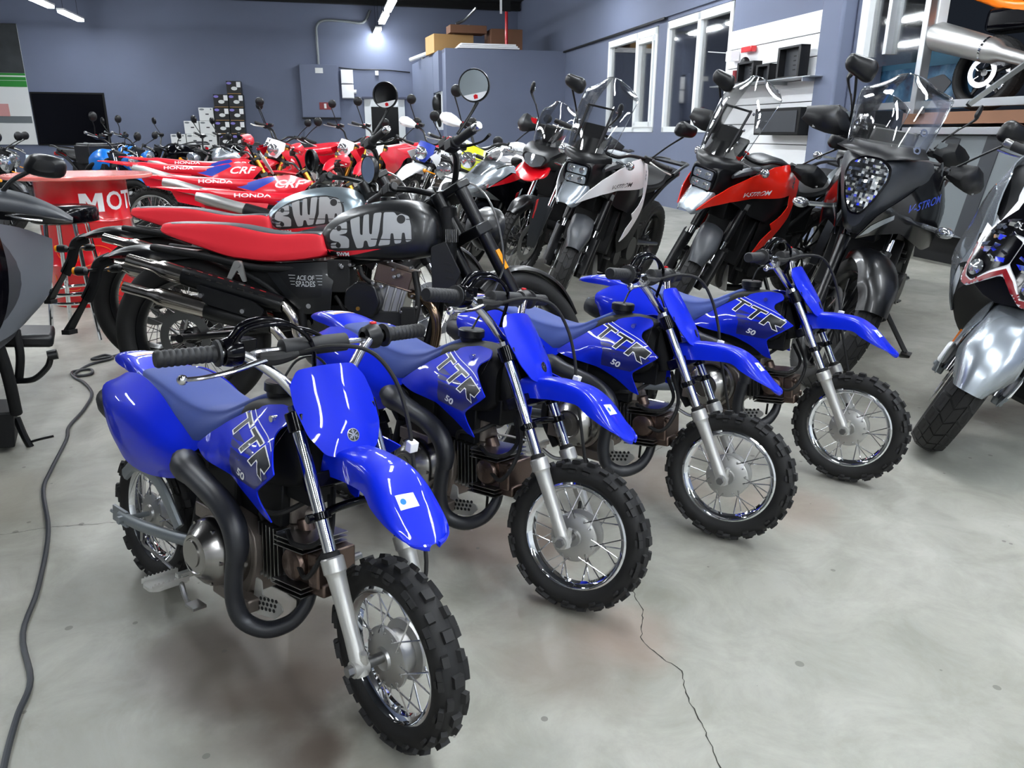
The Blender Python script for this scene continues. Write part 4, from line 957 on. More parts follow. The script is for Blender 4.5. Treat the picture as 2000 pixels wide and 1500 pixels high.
def hugger(R, w, a0, a1, k=0.02, c=(0, 0, 0), th=0.003, drop=0.035, n=9, nose=0.6):
    """curved mudguard hugging a wheel between angles a0..a1 (deg from up, + forward)"""
    rows = []
    for i in range(n):
        a = math.radians(a0+(a1-a0)*i/(n-1)); e = min(i, n-1-i); q = 1.0 if e > 1 else (0.8 if e == 1 else nose)
        half = []
        for y, dr in ((0, 0), (w*0.5*q, 0.006), (w*0.9*q, drop*0.35), (w*1.05*q, drop)):
            rr = R+k-dr; half.append((c[0]+rr*math.sin(a), c[1]+y, c[2]+rr*math.cos(a)))
        rows.append([(p[0], 2*c[1]-p[1], p[2]) for p in reversed(half[1:])]+half)
    return sheet(rows, th, (0, 0, 1), 3, 3)
def steer(F, ang, rk=26, o=(-0.035, 0, 0.19)):
    m = steer_m(math.radians(ang), rk, o)
    for f in F: f['steered'] = 1; f.matrix_local = m
def recolor(rt, mp):
    for o in [rt]+list(rt.children_recursive):
        if o.type != 'MESH': continue
        if any(m.name in mp for m in o.data.materials):
            o.data = o.data.copy()
            for i, m in enumerate(o.data.materials):
                if m.name in mp: o.data.materials[i] = M_[mp[m.name]]
def mtx(x, y, yaw, lean): return Matrix.Translation((x, y, 0)) @ Matrix.Rotation(math.radians(yaw), 4, 'Z') @ Matrix.Rotation(math.radians(lean), 4, 'X')
def ringz(x, zt, w, zb, mid=None, wb=None, top=0.5):
    mid = (zt+zb)/2 if mid is None else mid; wb = w*0.8 if wb is None else wb
    return sym_ring([(x, 0, zt), (x, w*top, zt-0.008), (x, w*0.93, zt-(zt-mid)*0.55), (x, w, mid), (x, wb, zb+0.01), (x, wb*0.5, zb)])

# ------------------------------------------------------------------ flat-track style pair with red seats
def make_tracker():
    r = root('street_tracker', '', 'motorcycle'); F = []
    c = (0, 0, 0.325)
    w = wheel('front_wheel', r, c, 0.325, 0.235, 0.105, 'none', simple_hub(c), 36, rim='black_satin', hubmat='black_satin', carc=0.001); F.append(w)
    obj('brake_disc', disc_mb(c, 0.14, 0.06), 'steel', w)
    F.append(obj('front_fender', hugger(0.325, 0.062, -50, 62, 0.022, c), 'black_satin', r))
    d, top = fork_pair(r, F, 0.325, 0.93, 0.100, 29, low=(0.0275, 'black_satin'), up=(0.0195, 'chrome_soft'), split=0.30, usd=True, ax=-0.03)
    for s in (-1, 1):
        p = Vector((-0.03, s*0.128, 0.325))+d*0.36; F.append(obj('reflector', MB().box(p, (0.022, 0.008, 0.085), Matrix.Rotation(-math.radians(29), 3, 'Y')), 'amber', r, bevel=0.002))
    bt = MB()
    hl = MB().lathe((-0.15, 0, 0.82), (1, 0, -0.1), [(-0.09, 0), (-0.085, 0.05), (-0.03, 0.088), (0.0, 0.092), (0.015, 0.092), (0.016, 0.085)], 28)
    ho = obj('headlight', hl, 'black_satin', r); F.append(ho); obj('lens', MB().lathe((-0.15, 0, 0.82), (1, 0, -0.1), [(0.012, 0.086), (0.022, 0.06), (0.026, 0)], 28), 'lens_clear', ho)
    gg = MB().lathe((-0.32, 0, 0.955), (0.3, 0, 1), [(-0.04, 0), (-0.04, 0.04), (0.0, 0.05), (0.012, 0.05), (0.012, 0.045), (0.010, 0)], 24); go = obj('speedometer', gg, 'black_plastic', r); F.append(go)
    h = bar_set(r, (-0.485, 0.37, 1.018), (-0.355, 0, 0.955), 'black_satin', 0.0125, F=F, levm='black_satin', endm='chrome_soft', rise=0.03)
    for s, hd in ((-1, (-0.462, -0.368, 1.195)), (1, (-0.484, 0.36, 1.165))):
        f = (-0.72, -0.55, -0.42) if s < 0 else (-0.98, 0.04, -0.17)
        m = mirror(h, (-0.50, s*0.29, 1.03), hd, 'round', 0.058, f)
    hd = Vector((-0.462, -0.368, 1.195)); f = Vector((-0.72, -0.55, -0.42)).normalized(); sd = f.cross(Vector((0, 0, 1))).normalized(); up = sd.cross(f); pts = []
    for k in range(13):
        a = math.radians(212+k*116/12); pts.append(hd+f*0.0125+sd*(0.053*math.cos(a))+up*(0.053*math.sin(a)))
    so_ = obj('sticker', MB().add(pts, [tuple(range(13))]), 'white_sticker', h, label='white sticker across the bottom of the round mirror')
    q = hd+f*0.0132-up*0.041; obj('sticker_mark', MB().add([q+sd*0.008+up*0.006, q+up*0.010, q-sd*0.008+up*0.006, q-sd*0.007-up*0.006, q+sd*0.007-up*0.006], [(0, 1, 2, 3, 4)]), 'red_plastic', h)
    cb = MB().tube([(-0.40, -0.06, 0.98), (-0.28, -0.12, 0.93), (-0.22, -0.14, 0.80), (-0.20, -0.13, 0.62), (-0.26, -0.12, 0.5)], 0.0045, 6).tube([(-0.38, 0.05, 0.98), (-0.30, 0.10, 0.9), (-0.25, 0.13, 0.7), (-0.12, 0.14, 0.5)], 0.0045, 6)
    F.append(obj('brake_cable', cb, 'steel', r))
    # rear wheel
    c = (-1.46, 0, 0.33)
    w = wheel('rear_wheel', r, c, 0.335, 0.235, 0.125, 'none', simple_hub(c), 36, rim='black_satin', hubmat='black_satin', carc=0.001, tire_w=0.13)
    obj('brake_disc', disc_mb(c, 0.11, -0.075), 'steel', w); obj('sprocket', disc_mb(c, 0.10, 0.07), 'steel', w)
    sw = MB()
    for s in (-1, 1): sw.tube([(-0.92, s*0.09, 0.40), (-1.2, s*0.105, 0.36), (-1.50, s*0.105, 0.33)], [0.026, 0.024, 0.018], 10, flat=0.7).cyl((-1.46, s*0.09, 0.33), (-1.46, s*0.125, 0.33), 0.018, n=10)
    obj('swingarm', sw, 'black_satin', r)
    # tank
    R_ = []
    for x, zt, wd, zb in [(-0.868, 0.765, 0.070, 0.715), (-0.845, 0.805, 0.095, 0.690), (-0.79, 0.848, 0.118, 0.676), (-0.70, 0.882, 0.134, 0.668), (-0.60, 0.902, 0.142, 0.668), (-0.50, 0.903, 0.142, 0.672), (-0.435, 0.886, 0.134, 0.682), (-0.392, 0.846, 0.112, 0.70), (-0.372, 0.79, 0.080, 0.73)]:
        R_.append(sym_ring([(x, 0, zt), (x, wd*0.5, zt-0.008), (x, wd*0.85, zt-0.040 if zt-zb > 0.15 else zt-0.02), (x, wd, (zt+zb)/2-0.005), (x, wd*0.97, zb+0.03 if zt-zb > 0.1 else zb+0.015), (x, wd*0.80, zb), (x, wd*0.3, zb-0.004)]))
    tk = MB().loft(R_, n=5, nr=4); to = obj('fuel_tank', tk, 'tank_black', r); tr = tk.bvh()
    obj('fuel_cap', MB().lathe((-0.60, 0, 0.90), (0, 0, 1), [(0, 0.035), (0.012, 0.035), (0.015, 0.03), (0.015, 0)], 24), 'black_satin', to)
    FR = ((0, 0, 0), (1, 0, 0), (0, 0, 1))
    def both(nm, bm_f, m, off, lab=None, step=0.02):
        for s in (-1, 1):
            bm = bm_f()
            if s < 0: mb = project(bm, tr, FR, (0, 1, 0), off, step)
            else:
                mb = project(bm, tr, ((0, 0, 0), (1, 0, 0), (0, 0, 1)), (0, -1, 0), off, step)
            obj(nm, mb, m, to, label=lab)
    dec = [(-0.835, 0.722), (-0.832, 0.765), (-0.79, 0.800), (-0.735, 0.830), (-0.65, 0.853), (-0.56, 0.860), (-0.50, 0.848), (-0.472, 0.815), (-0.466, 0.760), (-0.475, 0.738), (-0.56, 0.722), (-0.70, 0.705), (-0.80, 0.694)]
    both('decal', lambda: poly_bm([roundpoly(dec, 0.012)]), 'decal_dark', 0.0006, 'dark panel with rounded edge on the tank side')
    S_ = [(-0.01, 0.17), (0.10, 0.15), (0.20, 0.155), (0.215, 0.175)]
    # bubbly block letters built from thick strokes, clipped to the panel by their size
    def letters():
        P = []
        def blk(x0, x1, z0, z1, dz=0.0): P.append([(x0, z0), (x1, z0+dz), (x1, z1+dz), (x0, z1)])
        # S
        P.append([(-0.812, 0.709), (-0.732, 0.712), (-0.730, 0.745), (-0.742, 0.757), (-0.775, 0.762), (-0.745, 0.768), (-0.738, 0.775), (-0.742, 0.815), (-0.772, 0.804), (-0.805, 0.780), (-0.815, 0.765), (-0.814, 0.745), (-0.80, 0.738), (-0.770, 0.734), (-0.812, 0.728)])
        # W
        P.append([(-0.728, 0.822), (-0.688, 0.836), (-0.684, 0.765), (-0.674, 0.762), (-0.672, 0.840), (-0.650, 0.845), (-0.646, 0.768), (-0.636, 0.766), (-0.630, 0.848), (-0.598, 0.852), (-0.606, 0.780), (-0.622, 0.722), (-0.650, 0.717), (-0.656, 0.742), (-0.668, 0.742), (-0.674, 0.714), (-0.700, 0.711), (-0.718, 0.765)])
        # M
        P.append([(-0.612, 0.722), (-0.592, 0.770), (-0.590, 0.852), (-0.548, 0.853), (-0.536, 0.838), (-0.522, 0.848), (-0.490, 0.838), (-0.480, 0.800), (-0.478, 0.745), (-0.500, 0.738), (-0.505, 0.775), (-0.515, 0.775), (-0.520, 0.735), (-0.545, 0.731), (-0.550, 0.772), (-0.560, 0.772), (-0.565, 0.728)])
        return poly_bm([roundpoly(p, 0.006, 2) for p in P])
    both('lettering', letters, 'decal_grey', 0.0012, 'grey swelling block letters across the tank panel', 0.015)
    def dots():
        P = []
        for x, z, q in ((-0.520, 0.826, 0.017), (-0.775, 0.788, 0.011), (-0.778, 0.722, 0.011)): P.append([(x+q*math.cos(k*PI/8), z+q*math.sin(k*PI/8)) for k in range(16)])
        for x0, x1, z in ((-0.80, -0.735, 0.785), (-0.83, -0.77, 0.7215), (-0.50, -0.472, 0.826), (-0.64, -0.476, 0.748)): P.append([(x0, z-0.0018), (x1, z-0.0018), (x1, z+0.0018), (x0, z+0.0018)])
        return poly_bm(P)
    both('lettering', dots, 'decal_dark', 0.0017, 'dark dots and rules cut into the letters', 0.015)
    both('stripe', lambda: poly_bm([[(-0.832, 0.706), (-0.80, 0.672), (-0.70, 0.688), (-0.60, 0.711), (-0.66, 0.707), (-0.78, 0.697)]]), 'red_seat', 0.0010, 'red stripe under the tank letters')
    def small():
        bm = text_bm('SWM', 0.021, 0.03, sx=1.15)
        for v in bm.verts: v.co.x += -0.762; v.co.y += 0.686
        return bm
    def small_m():
        bm = small()
        for v in bm.verts: v.co.x = -0.762*2-v.co.x
        return bm
    obj('lettering', project(small(), tr, FR, (0, 1, 0), 0.0017, 0.015), 'white_sticker', to, label='small white letters on the red stripe')
    # seat
    R_ = []
    for x, zt, wd, zb in [(-0.832, 0.716, 0.100, 0.690), (-0.855, 0.764, 0.112, 0.674), (-0.92, 0.770, 0.118, 0.662), (-1.00, 0.766, 0.120, 0.653), (-1.08, 0.772, 0.120, 0.652), (-1.16, 0.787, 0.118, 0.658), (-1.24, 0.799, 0.114, 0.668), (-1.36, 0.804, 0.108, 0.704), (-1.46, 0.803, 0.100, 0.734), (-1.515, 0.798, 0.090, 0.752), (-1.53, 0.785, 0.080, 0.765)]:
        R_.append(sym_ring([(x, 0, zt+0.004), (x, wd*0.78, zt), (x, wd*0.96, zt-0.012), (x, wd, (zt+zb)/2), (x, wd*0.98, zb+0.006), (x, wd*0.5, zb)]))
    st = MB().loft(R_, n=4, nr=3); so = obj('seat', st, 'red_seat', r)
    me = so.data; me.materials.append(M_['grey_plastic'])
    for p in me.polygons:
        if p.normal.z > 0.72 and p.center.z > 0.74: p.material_index = 1
    # side covers
    def cover(s, parent):
        sc = [(-1.107, 0.640), (-0.79, 0.658), (-0.805, 0.56), (-0.820, 0.458, .01), (-0.88, 0.447), (-0.925, 0.444), (-0.985, 0.50), (-1.051, 0.574)]
        ct = [(-1.10, 0.64, -0.10), (-0.95, 0.65, -0.115), (-0.79, 0.655, -0.105), (-1.05, 0.58, -0.118), (-0.93, 0.57, -0.140), (-0.80, 0.56, -0.128), (-0.93, 0.45, -0.125), (-0.82, 0.46, -0.12)]
        mb = panel(sc, ct, 0.004, 'xz', (0, -1, 0), 0.03, r=0.006)
        return mb
    cv = cover(-1, r); pr = side_pair('side_cover', cv, 'tank_black', r); tr2 = cv.bvh()
    ins = [(-1.04, 0.615), (-0.845, 0.625), (-0.85, 0.515), (-0.94, 0.505), (-0.985, 0.55)]
    obj('decal', project(poly_bm([roundpoly(ins, 0.01)]), tr2, FR, (0, 1, 0), 0.0008, 0.03), 'black_plastic', pr[0], label='slightly recessed dark badge field')
    tb = MB()
    for t, u, v, sz in (('ACE OF', -0.912, 0.590, 0.026), ('SPADES', -0.912, 0.566, 0.030)):
        project(text_bm(t, sz, 0.012, sx=0.8), tr2, ((u, 0, v), (1, 0, 0), (0, 0, 1)), (0, 1, 0), 0.0014, 0, mb=tb)
    for k in range(4):
        for x0, x1 in ((-0.985, -0.955), (-0.872, -0.845)): project(poly_bm([[(x0+0.004*k, 0.600-k*0.012), (x1, 0.600-k*0.012), (x1, 0.602-k*0.012), (x0+0.004*k, 0.602-k*0.012)]]), tr2, FR, (0, 1, 0), 0.0014, 0, mb=tb)
    obj('lettering', tb, 'decal_grey', pr[0], label='pale two-line lettering between thin rules')
    obj('screw', MB().cyl((-0.905, -0.126, 0.478), (-0.905, -0.134, 0.478), 0.010, n=14), 'chrome_soft', pr[0])
    # mufflers
    def muff(a, b_, tip):
        a, b_ = Vector(a), Vector(b_); D = (b_-a); L = D.length
        return MB().lathe(a, D, [(0.012, 0.0), (0.0, 0.018), (0.0, 0.022), (0.10, 0.0225), (0.125, 0.027), (0.15, 0.037), (0.18, 0.038), (L*0.62, 0.038), (L*0.8, 0.033), (L, 0.024), (L, 0)], 28)
    ex = obj('exhaust', muff((-1.628, -0.165, 0.655), (-1.03, -0.155, 0.492), 0), 'pipe_steel', r)
    obj('muffler', muff((-1.640, -0.190, 0.545), (-1.07, -0.165, 0.400), 0), 'pipe_steel', ex)
    for k, (pts) in enumerate([[(-1.05, -0.155, 0.497), (-1.00, -0.150, 0.478), (-0.96, -0.145, 0.42), (-0.955, -0.135, 0.36), (-0.90, -0.12, 0.30)], [(-1.09, -0.165, 0.405), (-1.04, -0.160, 0.385), (-1.01, -0.150, 0.345), (-0.97, -0.13, 0.30)], [(-0.50, -0.06, 0.53), (-0.445, -0.10, 0.515), (-0.395, -0.13, 0.47), (-0.385, -0.13, 0.38), (-0.42, -0.12, 0.28), (-0.52, -0.10, 0.23), (-0.75, -0.09, 0.24), (-0.92, -0.12, 0.30)]]):
        obj('header_pipe', MB().tube(pts, 0.0205, 12), 'pipe_steel' if k < 2 else 'pipe_bronze', ex)
    sh = MB(); d1 = (Vector((-1.03, -0.155, 0.492))-Vector((-1.628, -0.165, 0.655))).normalized()
    def arc_shell(a, b_, r0, r1, a0, a1, n=9, m=8):
        a, b_ = Vector(a), Vector(b_); ax = (b_-a).normalized(); u = ax.cross(Vector((0, 1, 0))).normalized(); w_ = Vector((0, -1, 0)); w_ = (w_-ax*w_.dot(ax)).normalized(); rows = []
        if u.z < 0: u = -u
        for i in range(m+1):
            t = i/m; rr = r0+(r1-r0)*t; k = 1.0 if 0 < i < m else 0.9
            rows.append([a.lerp(b_, t)+(u*math.cos(math.radians(a0+(a1-a0)*j/(n-1)))+w_*math.sin(math.radians(a0+(a1-a0)*j/(n-1))))*rr*k for j in range(n)])
        return rows
    g1 = arc_shell((-1.40, -0.162, 0.593), (-1.00, -0.154, 0.484), 0.043, 0.036, -25, 175); g2 = arc_shell((-1.31, -0.176, 0.461), (-1.05, -0.164, 0.395), 0.043, 0.034, -10, 160)
    for g in (g1, g2):
        t = MB().grid(g); vs, fs = thicken(t.v, t.f, 0.003, (0, -1, 0.2)); sh.add(vs, fs)
    sh.prism(roundpoly([(-1.33, 0.565), (-1.10, 0.50), (-1.05, 0.46), (-1.09, 0.43), (-1.30, 0.49)], 0.02), -0.222, -0.205, 'xz')
    hs = obj('heat_shield', sh, 'black_satin', ex)
    sl = MB(); rot = Matrix.Rotation(math.radians(15.2), 3, 'Y')
    for k in range(8):
        t = 0.08+k*0.105; p = Vector(g1[0][2]).lerp(Vector(g1[-1][2]), t)
        for j, an in enumerate((28, 62)):
            q = Vector((-1.40, -0.162, 0.593)).lerp(Vector((-1.00, -0.154, 0.484)), t); rr = 0.043-0.007*t+0.0008; a_ = math.radians(an)
            nrm = Vector((0.25*math.cos(a_), -math.sin(a_), math.cos(a_))).normalized(); cpt = q+Vector((0, -math.sin(a_)*rr, math.cos(a_)*rr))
            ln = 0.026 if k % 2 else 0.016
            M3 = Matrix((Vector((0.965, 0, -0.262)), nrm.cross(Vector((0.965, 0, -0.262))), nrm)).transposed()
            sl.box(cpt, (ln, 0.007, 0.002), M3)
    obj('slots', sl, 'pipe_steel', hs, label='rows of slots showing bright metal')
    for p in ((-1.30, -0.222, 0.505), (-1.13, -0.224, 0.455), (-1.36, -0.206, 0.60)): pass
    for p in ((-1.305, -0.222, 0.52), (-1.14, -0.222, 0.462)): obj('bolt', MB().cyl(p, (p[0], p[1]-0.009, p[2]), 0.009, n=14), 'chrome_soft', hs)
    br = MB().prism(roundpoly([(-1.235, 0.575), (-1.195, 0.655), (-1.165, 0.655), (-1.150, 0.572), (-1.165, 0.572), (-1.185, 0.62), (-1.215, 0.575)], 0.006), -0.152, -0.142, 'xz').cyl((-1.18, -0.142, 0.642), (-1.18, -0.165, 0.642), 0.014, n=14)
    obj('exhaust_hanger', br, 'silver_cast', r)
    # rear fender and plate arm
    rows = []
    for x, z, w_, dr in [(-1.40, 0.690, 0.075, 0.03), (-1.52, 0.700, 0.085, 0.05), (-1.62, 0.712, 0.080, 0.05), (-1.72, 0.700, 0.062, 0.035), (-1.80, 0.672, 0.04, 0.015), (-1.84, 0.655, 0.02, 0.004)]:
        half = [(x, 0, z), (x, w_*0.6, z-0.004), (x, w_, z-0.02), (x, w_*1.05, z-dr)]
        rows.append([(a, -b2, c_) for a, b2, c_ in reversed(half[1:])]+half)
    obj('rear_fender', sheet(rows, 0.003, (0, 0, 1), 3, 3), 'black_satin', r)
    pa = MB().tube([(-1.80, 0, 0.650), (-1.86, 0, 0.62), (-1.89, 0, 0.54), (-1.93, 0, 0.47)], 0.014, 8, flat=2.0)
    pa.prism([(-1.895, 0.53), (-1.91, 0.50), (-2.03, 0.34), (-2.015, 0.335)], -0.028, 0.028, 'xz').box((-2.02, 0, 0.33), (0.035, 0.06, 0.02))
    obj('plate_holder', pa, 'black_matte', r, bevel=0.002)
    for s in (-1, 1):
        t = MB().cyl((-1.86, 0, 0.60), (-1.87, s*0.10, 0.60), 0.006, n=8).lathe((-1.83, s*0.12, 0.60), (-1, 0, 0), [(0, 0.006), (0.01, 0.018), (0.045, 0.02), (0.05, 0.018)], 14); to_ = obj('turn_signal', t, 'black_plastic', r)
        obj('lens', MB().lathe((-1.88, s*0.12, 0.60), (-1, 0, 0), [(0, 0.018), (0.012, 0.016), (0.018, 0)], 14), 'amber', to_)
    tl = MB().box((-1.76, 0, 0.660), (0.06, 0.08, 0.02)); obj('tail_light', tl, 'red_dark', r, bevel=0.006)
    # frame
    f = MB()
    f.tube([(-0.36, 0, 0.88), (-0.36, 0, 0.70), (-0.38, 0, 0.60)], 0.04, 12).tube([(-0.40, 0, 0.72), (-0.62, 0, 0.69), (-0.85, 0, 0.62), (-0.95, 0, 0.45), (-0.93, 0, 0.32)], 0.03, 10)
    for s in (-1, 1):
        f.tube([(-0.38, s*0.05, 0.64), (-0.41, s*0.08, 0.42), (-0.47, s*0.10, 0.26), (-0.62, s*0.10, 0.20), (-0.90, s*0.10, 0.24)], 0.016, 8)
        f.tube([(-0.80, s*0.10, 0.63), (-1.10, s*0.11, 0.625), (-1.35, s*0.10, 0.67), (-1.58, s*0.07, 0.70)], 0.016, 8)
        f.tube([(-0.94, s*0.10, 0.42), (-1.08, s*0.11, 0.55), (-1.28, s*0.10, 0.655)], 0.013, 8)
        f.tube([(-0.90, s*0.105, 0.62), (-0.94, s*0.11, 0.45), (-0.93, s*0.11, 0.30)], 0.020, 8)
    f.box((-1.05, 0, 0.54), (0.26, 0.16, 0.18)); f.box((-0.84, 0, 0.60), (0.16, 0.16, 0.10)); f.cyl((-1.02, 0.0, 0.32), (-1.10, 0.0, 0.56), 0.045, n=12)
    obj('frame', f, 'black_matte', r, bevel=0.006)
    # engine
    e = MB().box((-0.70, 0, 0.36), (0.36, 0.20, 0.20)).box((-0.72, 0, 0.25), (0.26, 0.18, 0.06))
    rnd = random.Random(5)
    for k in range(26):
        x, z = rnd.uniform(-0.84, -0.46), rnd.uniform(0.28, 0.66); e.cyl((x, -0.08, z), (x, -0.125-rnd.random()*0.02, z), rnd.uniform(0.005, 0.010), n=6, mi=1)
    eo = obj('engine', e, ['engine_black', 'steel'], r, bevel=0.012)
    cy = MB(); rt = Matrix.Rotation(math.radians(-16), 3, 'Y'); rt = Matrix.Rotation(math.radians(16), 3, 'Y')
    cy.box((-0.585, 0, 0.51), (0.125, 0.17, 0.12), rt)
    for k in range(4): cy.box(Vector((-0.585, 0, 0.51))+rt @ Vector((-0.045+k*0.03, -0.087, 0)), (0.012, 0.008, 0.11), rt)
    obj('cylinder', cy, 'silver_cast', eo, bevel=0.006)
    hd = MB().box((-0.567, 0, 0.60), (0.15, 0.175, 0.075), rt).box((-0.567, 0, 0.562), (0.16, 0.185, 0.008), rt); obj('cylinder_head', hd, 'engine_brown', eo, bevel=0.008)
    pent = roundpoly([(-0.745, 0.55), (-0.70, 0.582), (-0.625, 0.565), (-0.605, 0.50), (-0.63, 0.445), (-0.72, 0.44), (-0.755, 0.49)], 0.012)
    obj('side_case', MB().prism(pent, -0.155, -0.09, 'xz'), 'black_satin', eo, bevel=0.006); obj('bolt', MB().cyl((-0.695, -0.154, 0.475), (-0.695, -0.160, 0.475), 0.008, n=12), 'gold_metal', eo)
    obj('ignition_cover', MB().lathe((-0.675, -0.09, 0.365), (0, -1, 0), [(0, 0.062), (0.03, 0.060), (0.045, 0.052), (0.050, 0)], 30), 'silver_paint', eo)
    cl_ = MB().lathe((-0.84, -0.09, 0.36), (0, -1, 0), [(0, 0.072), (0.04, 0.07), (0.05, 0.06), (0.05, 0)], 26); obj('clutch_cover', cl_, 'engine_black', eo)
    ps = MB()
    for (a, b_, c_, s_) in (((-0.78, -0.11, 0.60), (0.09, 0.03, 0.13), 0, 0), ((-0.86, -0.12, 0.40), (0.05, 0.05, 0.09), 0, 0), ((-0.50, -0.11, 0.42), (0.06, 0.04, 0.12), 0, 0)): ps.box(a, b_)
    ps.tube([(-0.70, -0.10, 0.64), (-0.68, -0.12, 0.60), (-0.64, -0.11, 0.57)], 0.010, 8).tube([(-0.80, -0.11, 0.52), (-0.75, -0.13, 0.46), (-0.70, -0.12, 0.44)], 0.008, 8).tube([(-0.48, -0.08, 0.62), (-0.46, -0.11, 0.5), (-0.50, -0.11, 0.36), (-0.56, -0.10, 0.3)], 0.014, 8)
    obj('hose', ps, 'rubber', r, bevel=0.004)
    # radiator with louvred guard
    rot = Matrix.Rotation(math.radians(-24), 3, 'Y')
    rd = MB().box((-0.335, 0, 0.60), (0.035, 0.22, 0.24), rot); ro = obj('radiator', rd, 'black_matte', r)
    gd = MB().prism(roundpoly([(-0.405, 0.72), (-0.345, 0.745), (-0.285, 0.62), (-0.345, 0.50), (-0.400, 0.55)], 0.01), -0.135, -0.118, 'xz'); go = obj('radiator_guard', gd, 'black_plastic', ro, bevel=0.004)
    sl = MB()
    for k in range(3): sl.box((-0.335+0.004*k, -0.1365, 0.655-k*0.028), (0.036, 0.002, 0.010), Matrix.Rotation(math.radians(12), 3, 'Y'))
    obj('slots', sl, 'dark_cavity', go)
    fn = MB()
    for k in range(6): fn.box((-0.345+k*0.008, -0.10, 0.765), (0.003, 0.05, 0.05))
    obj('fins', fn, 'steel', ro); 
    for s in (-1, 1):
        p = MB().box((-0.90, s*0.17, 0.30), (0.05, 0.09, 0.02)).tube([(-0.90, s*0.12, 0.34), (-0.90, s*0.15, 0.31)], 0.012, 8); obj('footpeg', p, 'steel', r)
    obj('side_stand', MB().tube([(-0.85, 0.11, 0.25), (-0.83, 0.18, 0.14), (-0.81, 0.255, 0.036)], 0.012, 8).box((-0.80, 0.26, 0.035), (0.08, 0.04, 0.01)), 'black_satin', r)
    return r, F
def place_trackers():
    r, F = make_tracker()
    r.matrix_world = mtx(0.085, 3.027, -4.4, -6.8); r['label'] = 'black-tanked motorcycle with a red bench seat and twin chrome mufflers'
    steer(F, 50); r['group'] = 'red-seated street trackers'
    c = dup(r, mtx(-0.342, 3.798, 0.0, -6.5), 'silver-tanked motorcycle with a red bench seat, behind the black-tanked one', 'red-seated street trackers', steer_m(math.radians(45), 26))
    for o in c.children:
        if o.name.startswith('fuel_tank'): o.data = o.data.copy(); o.data.materials[0] = M_['tank_silver']
place_trackers()
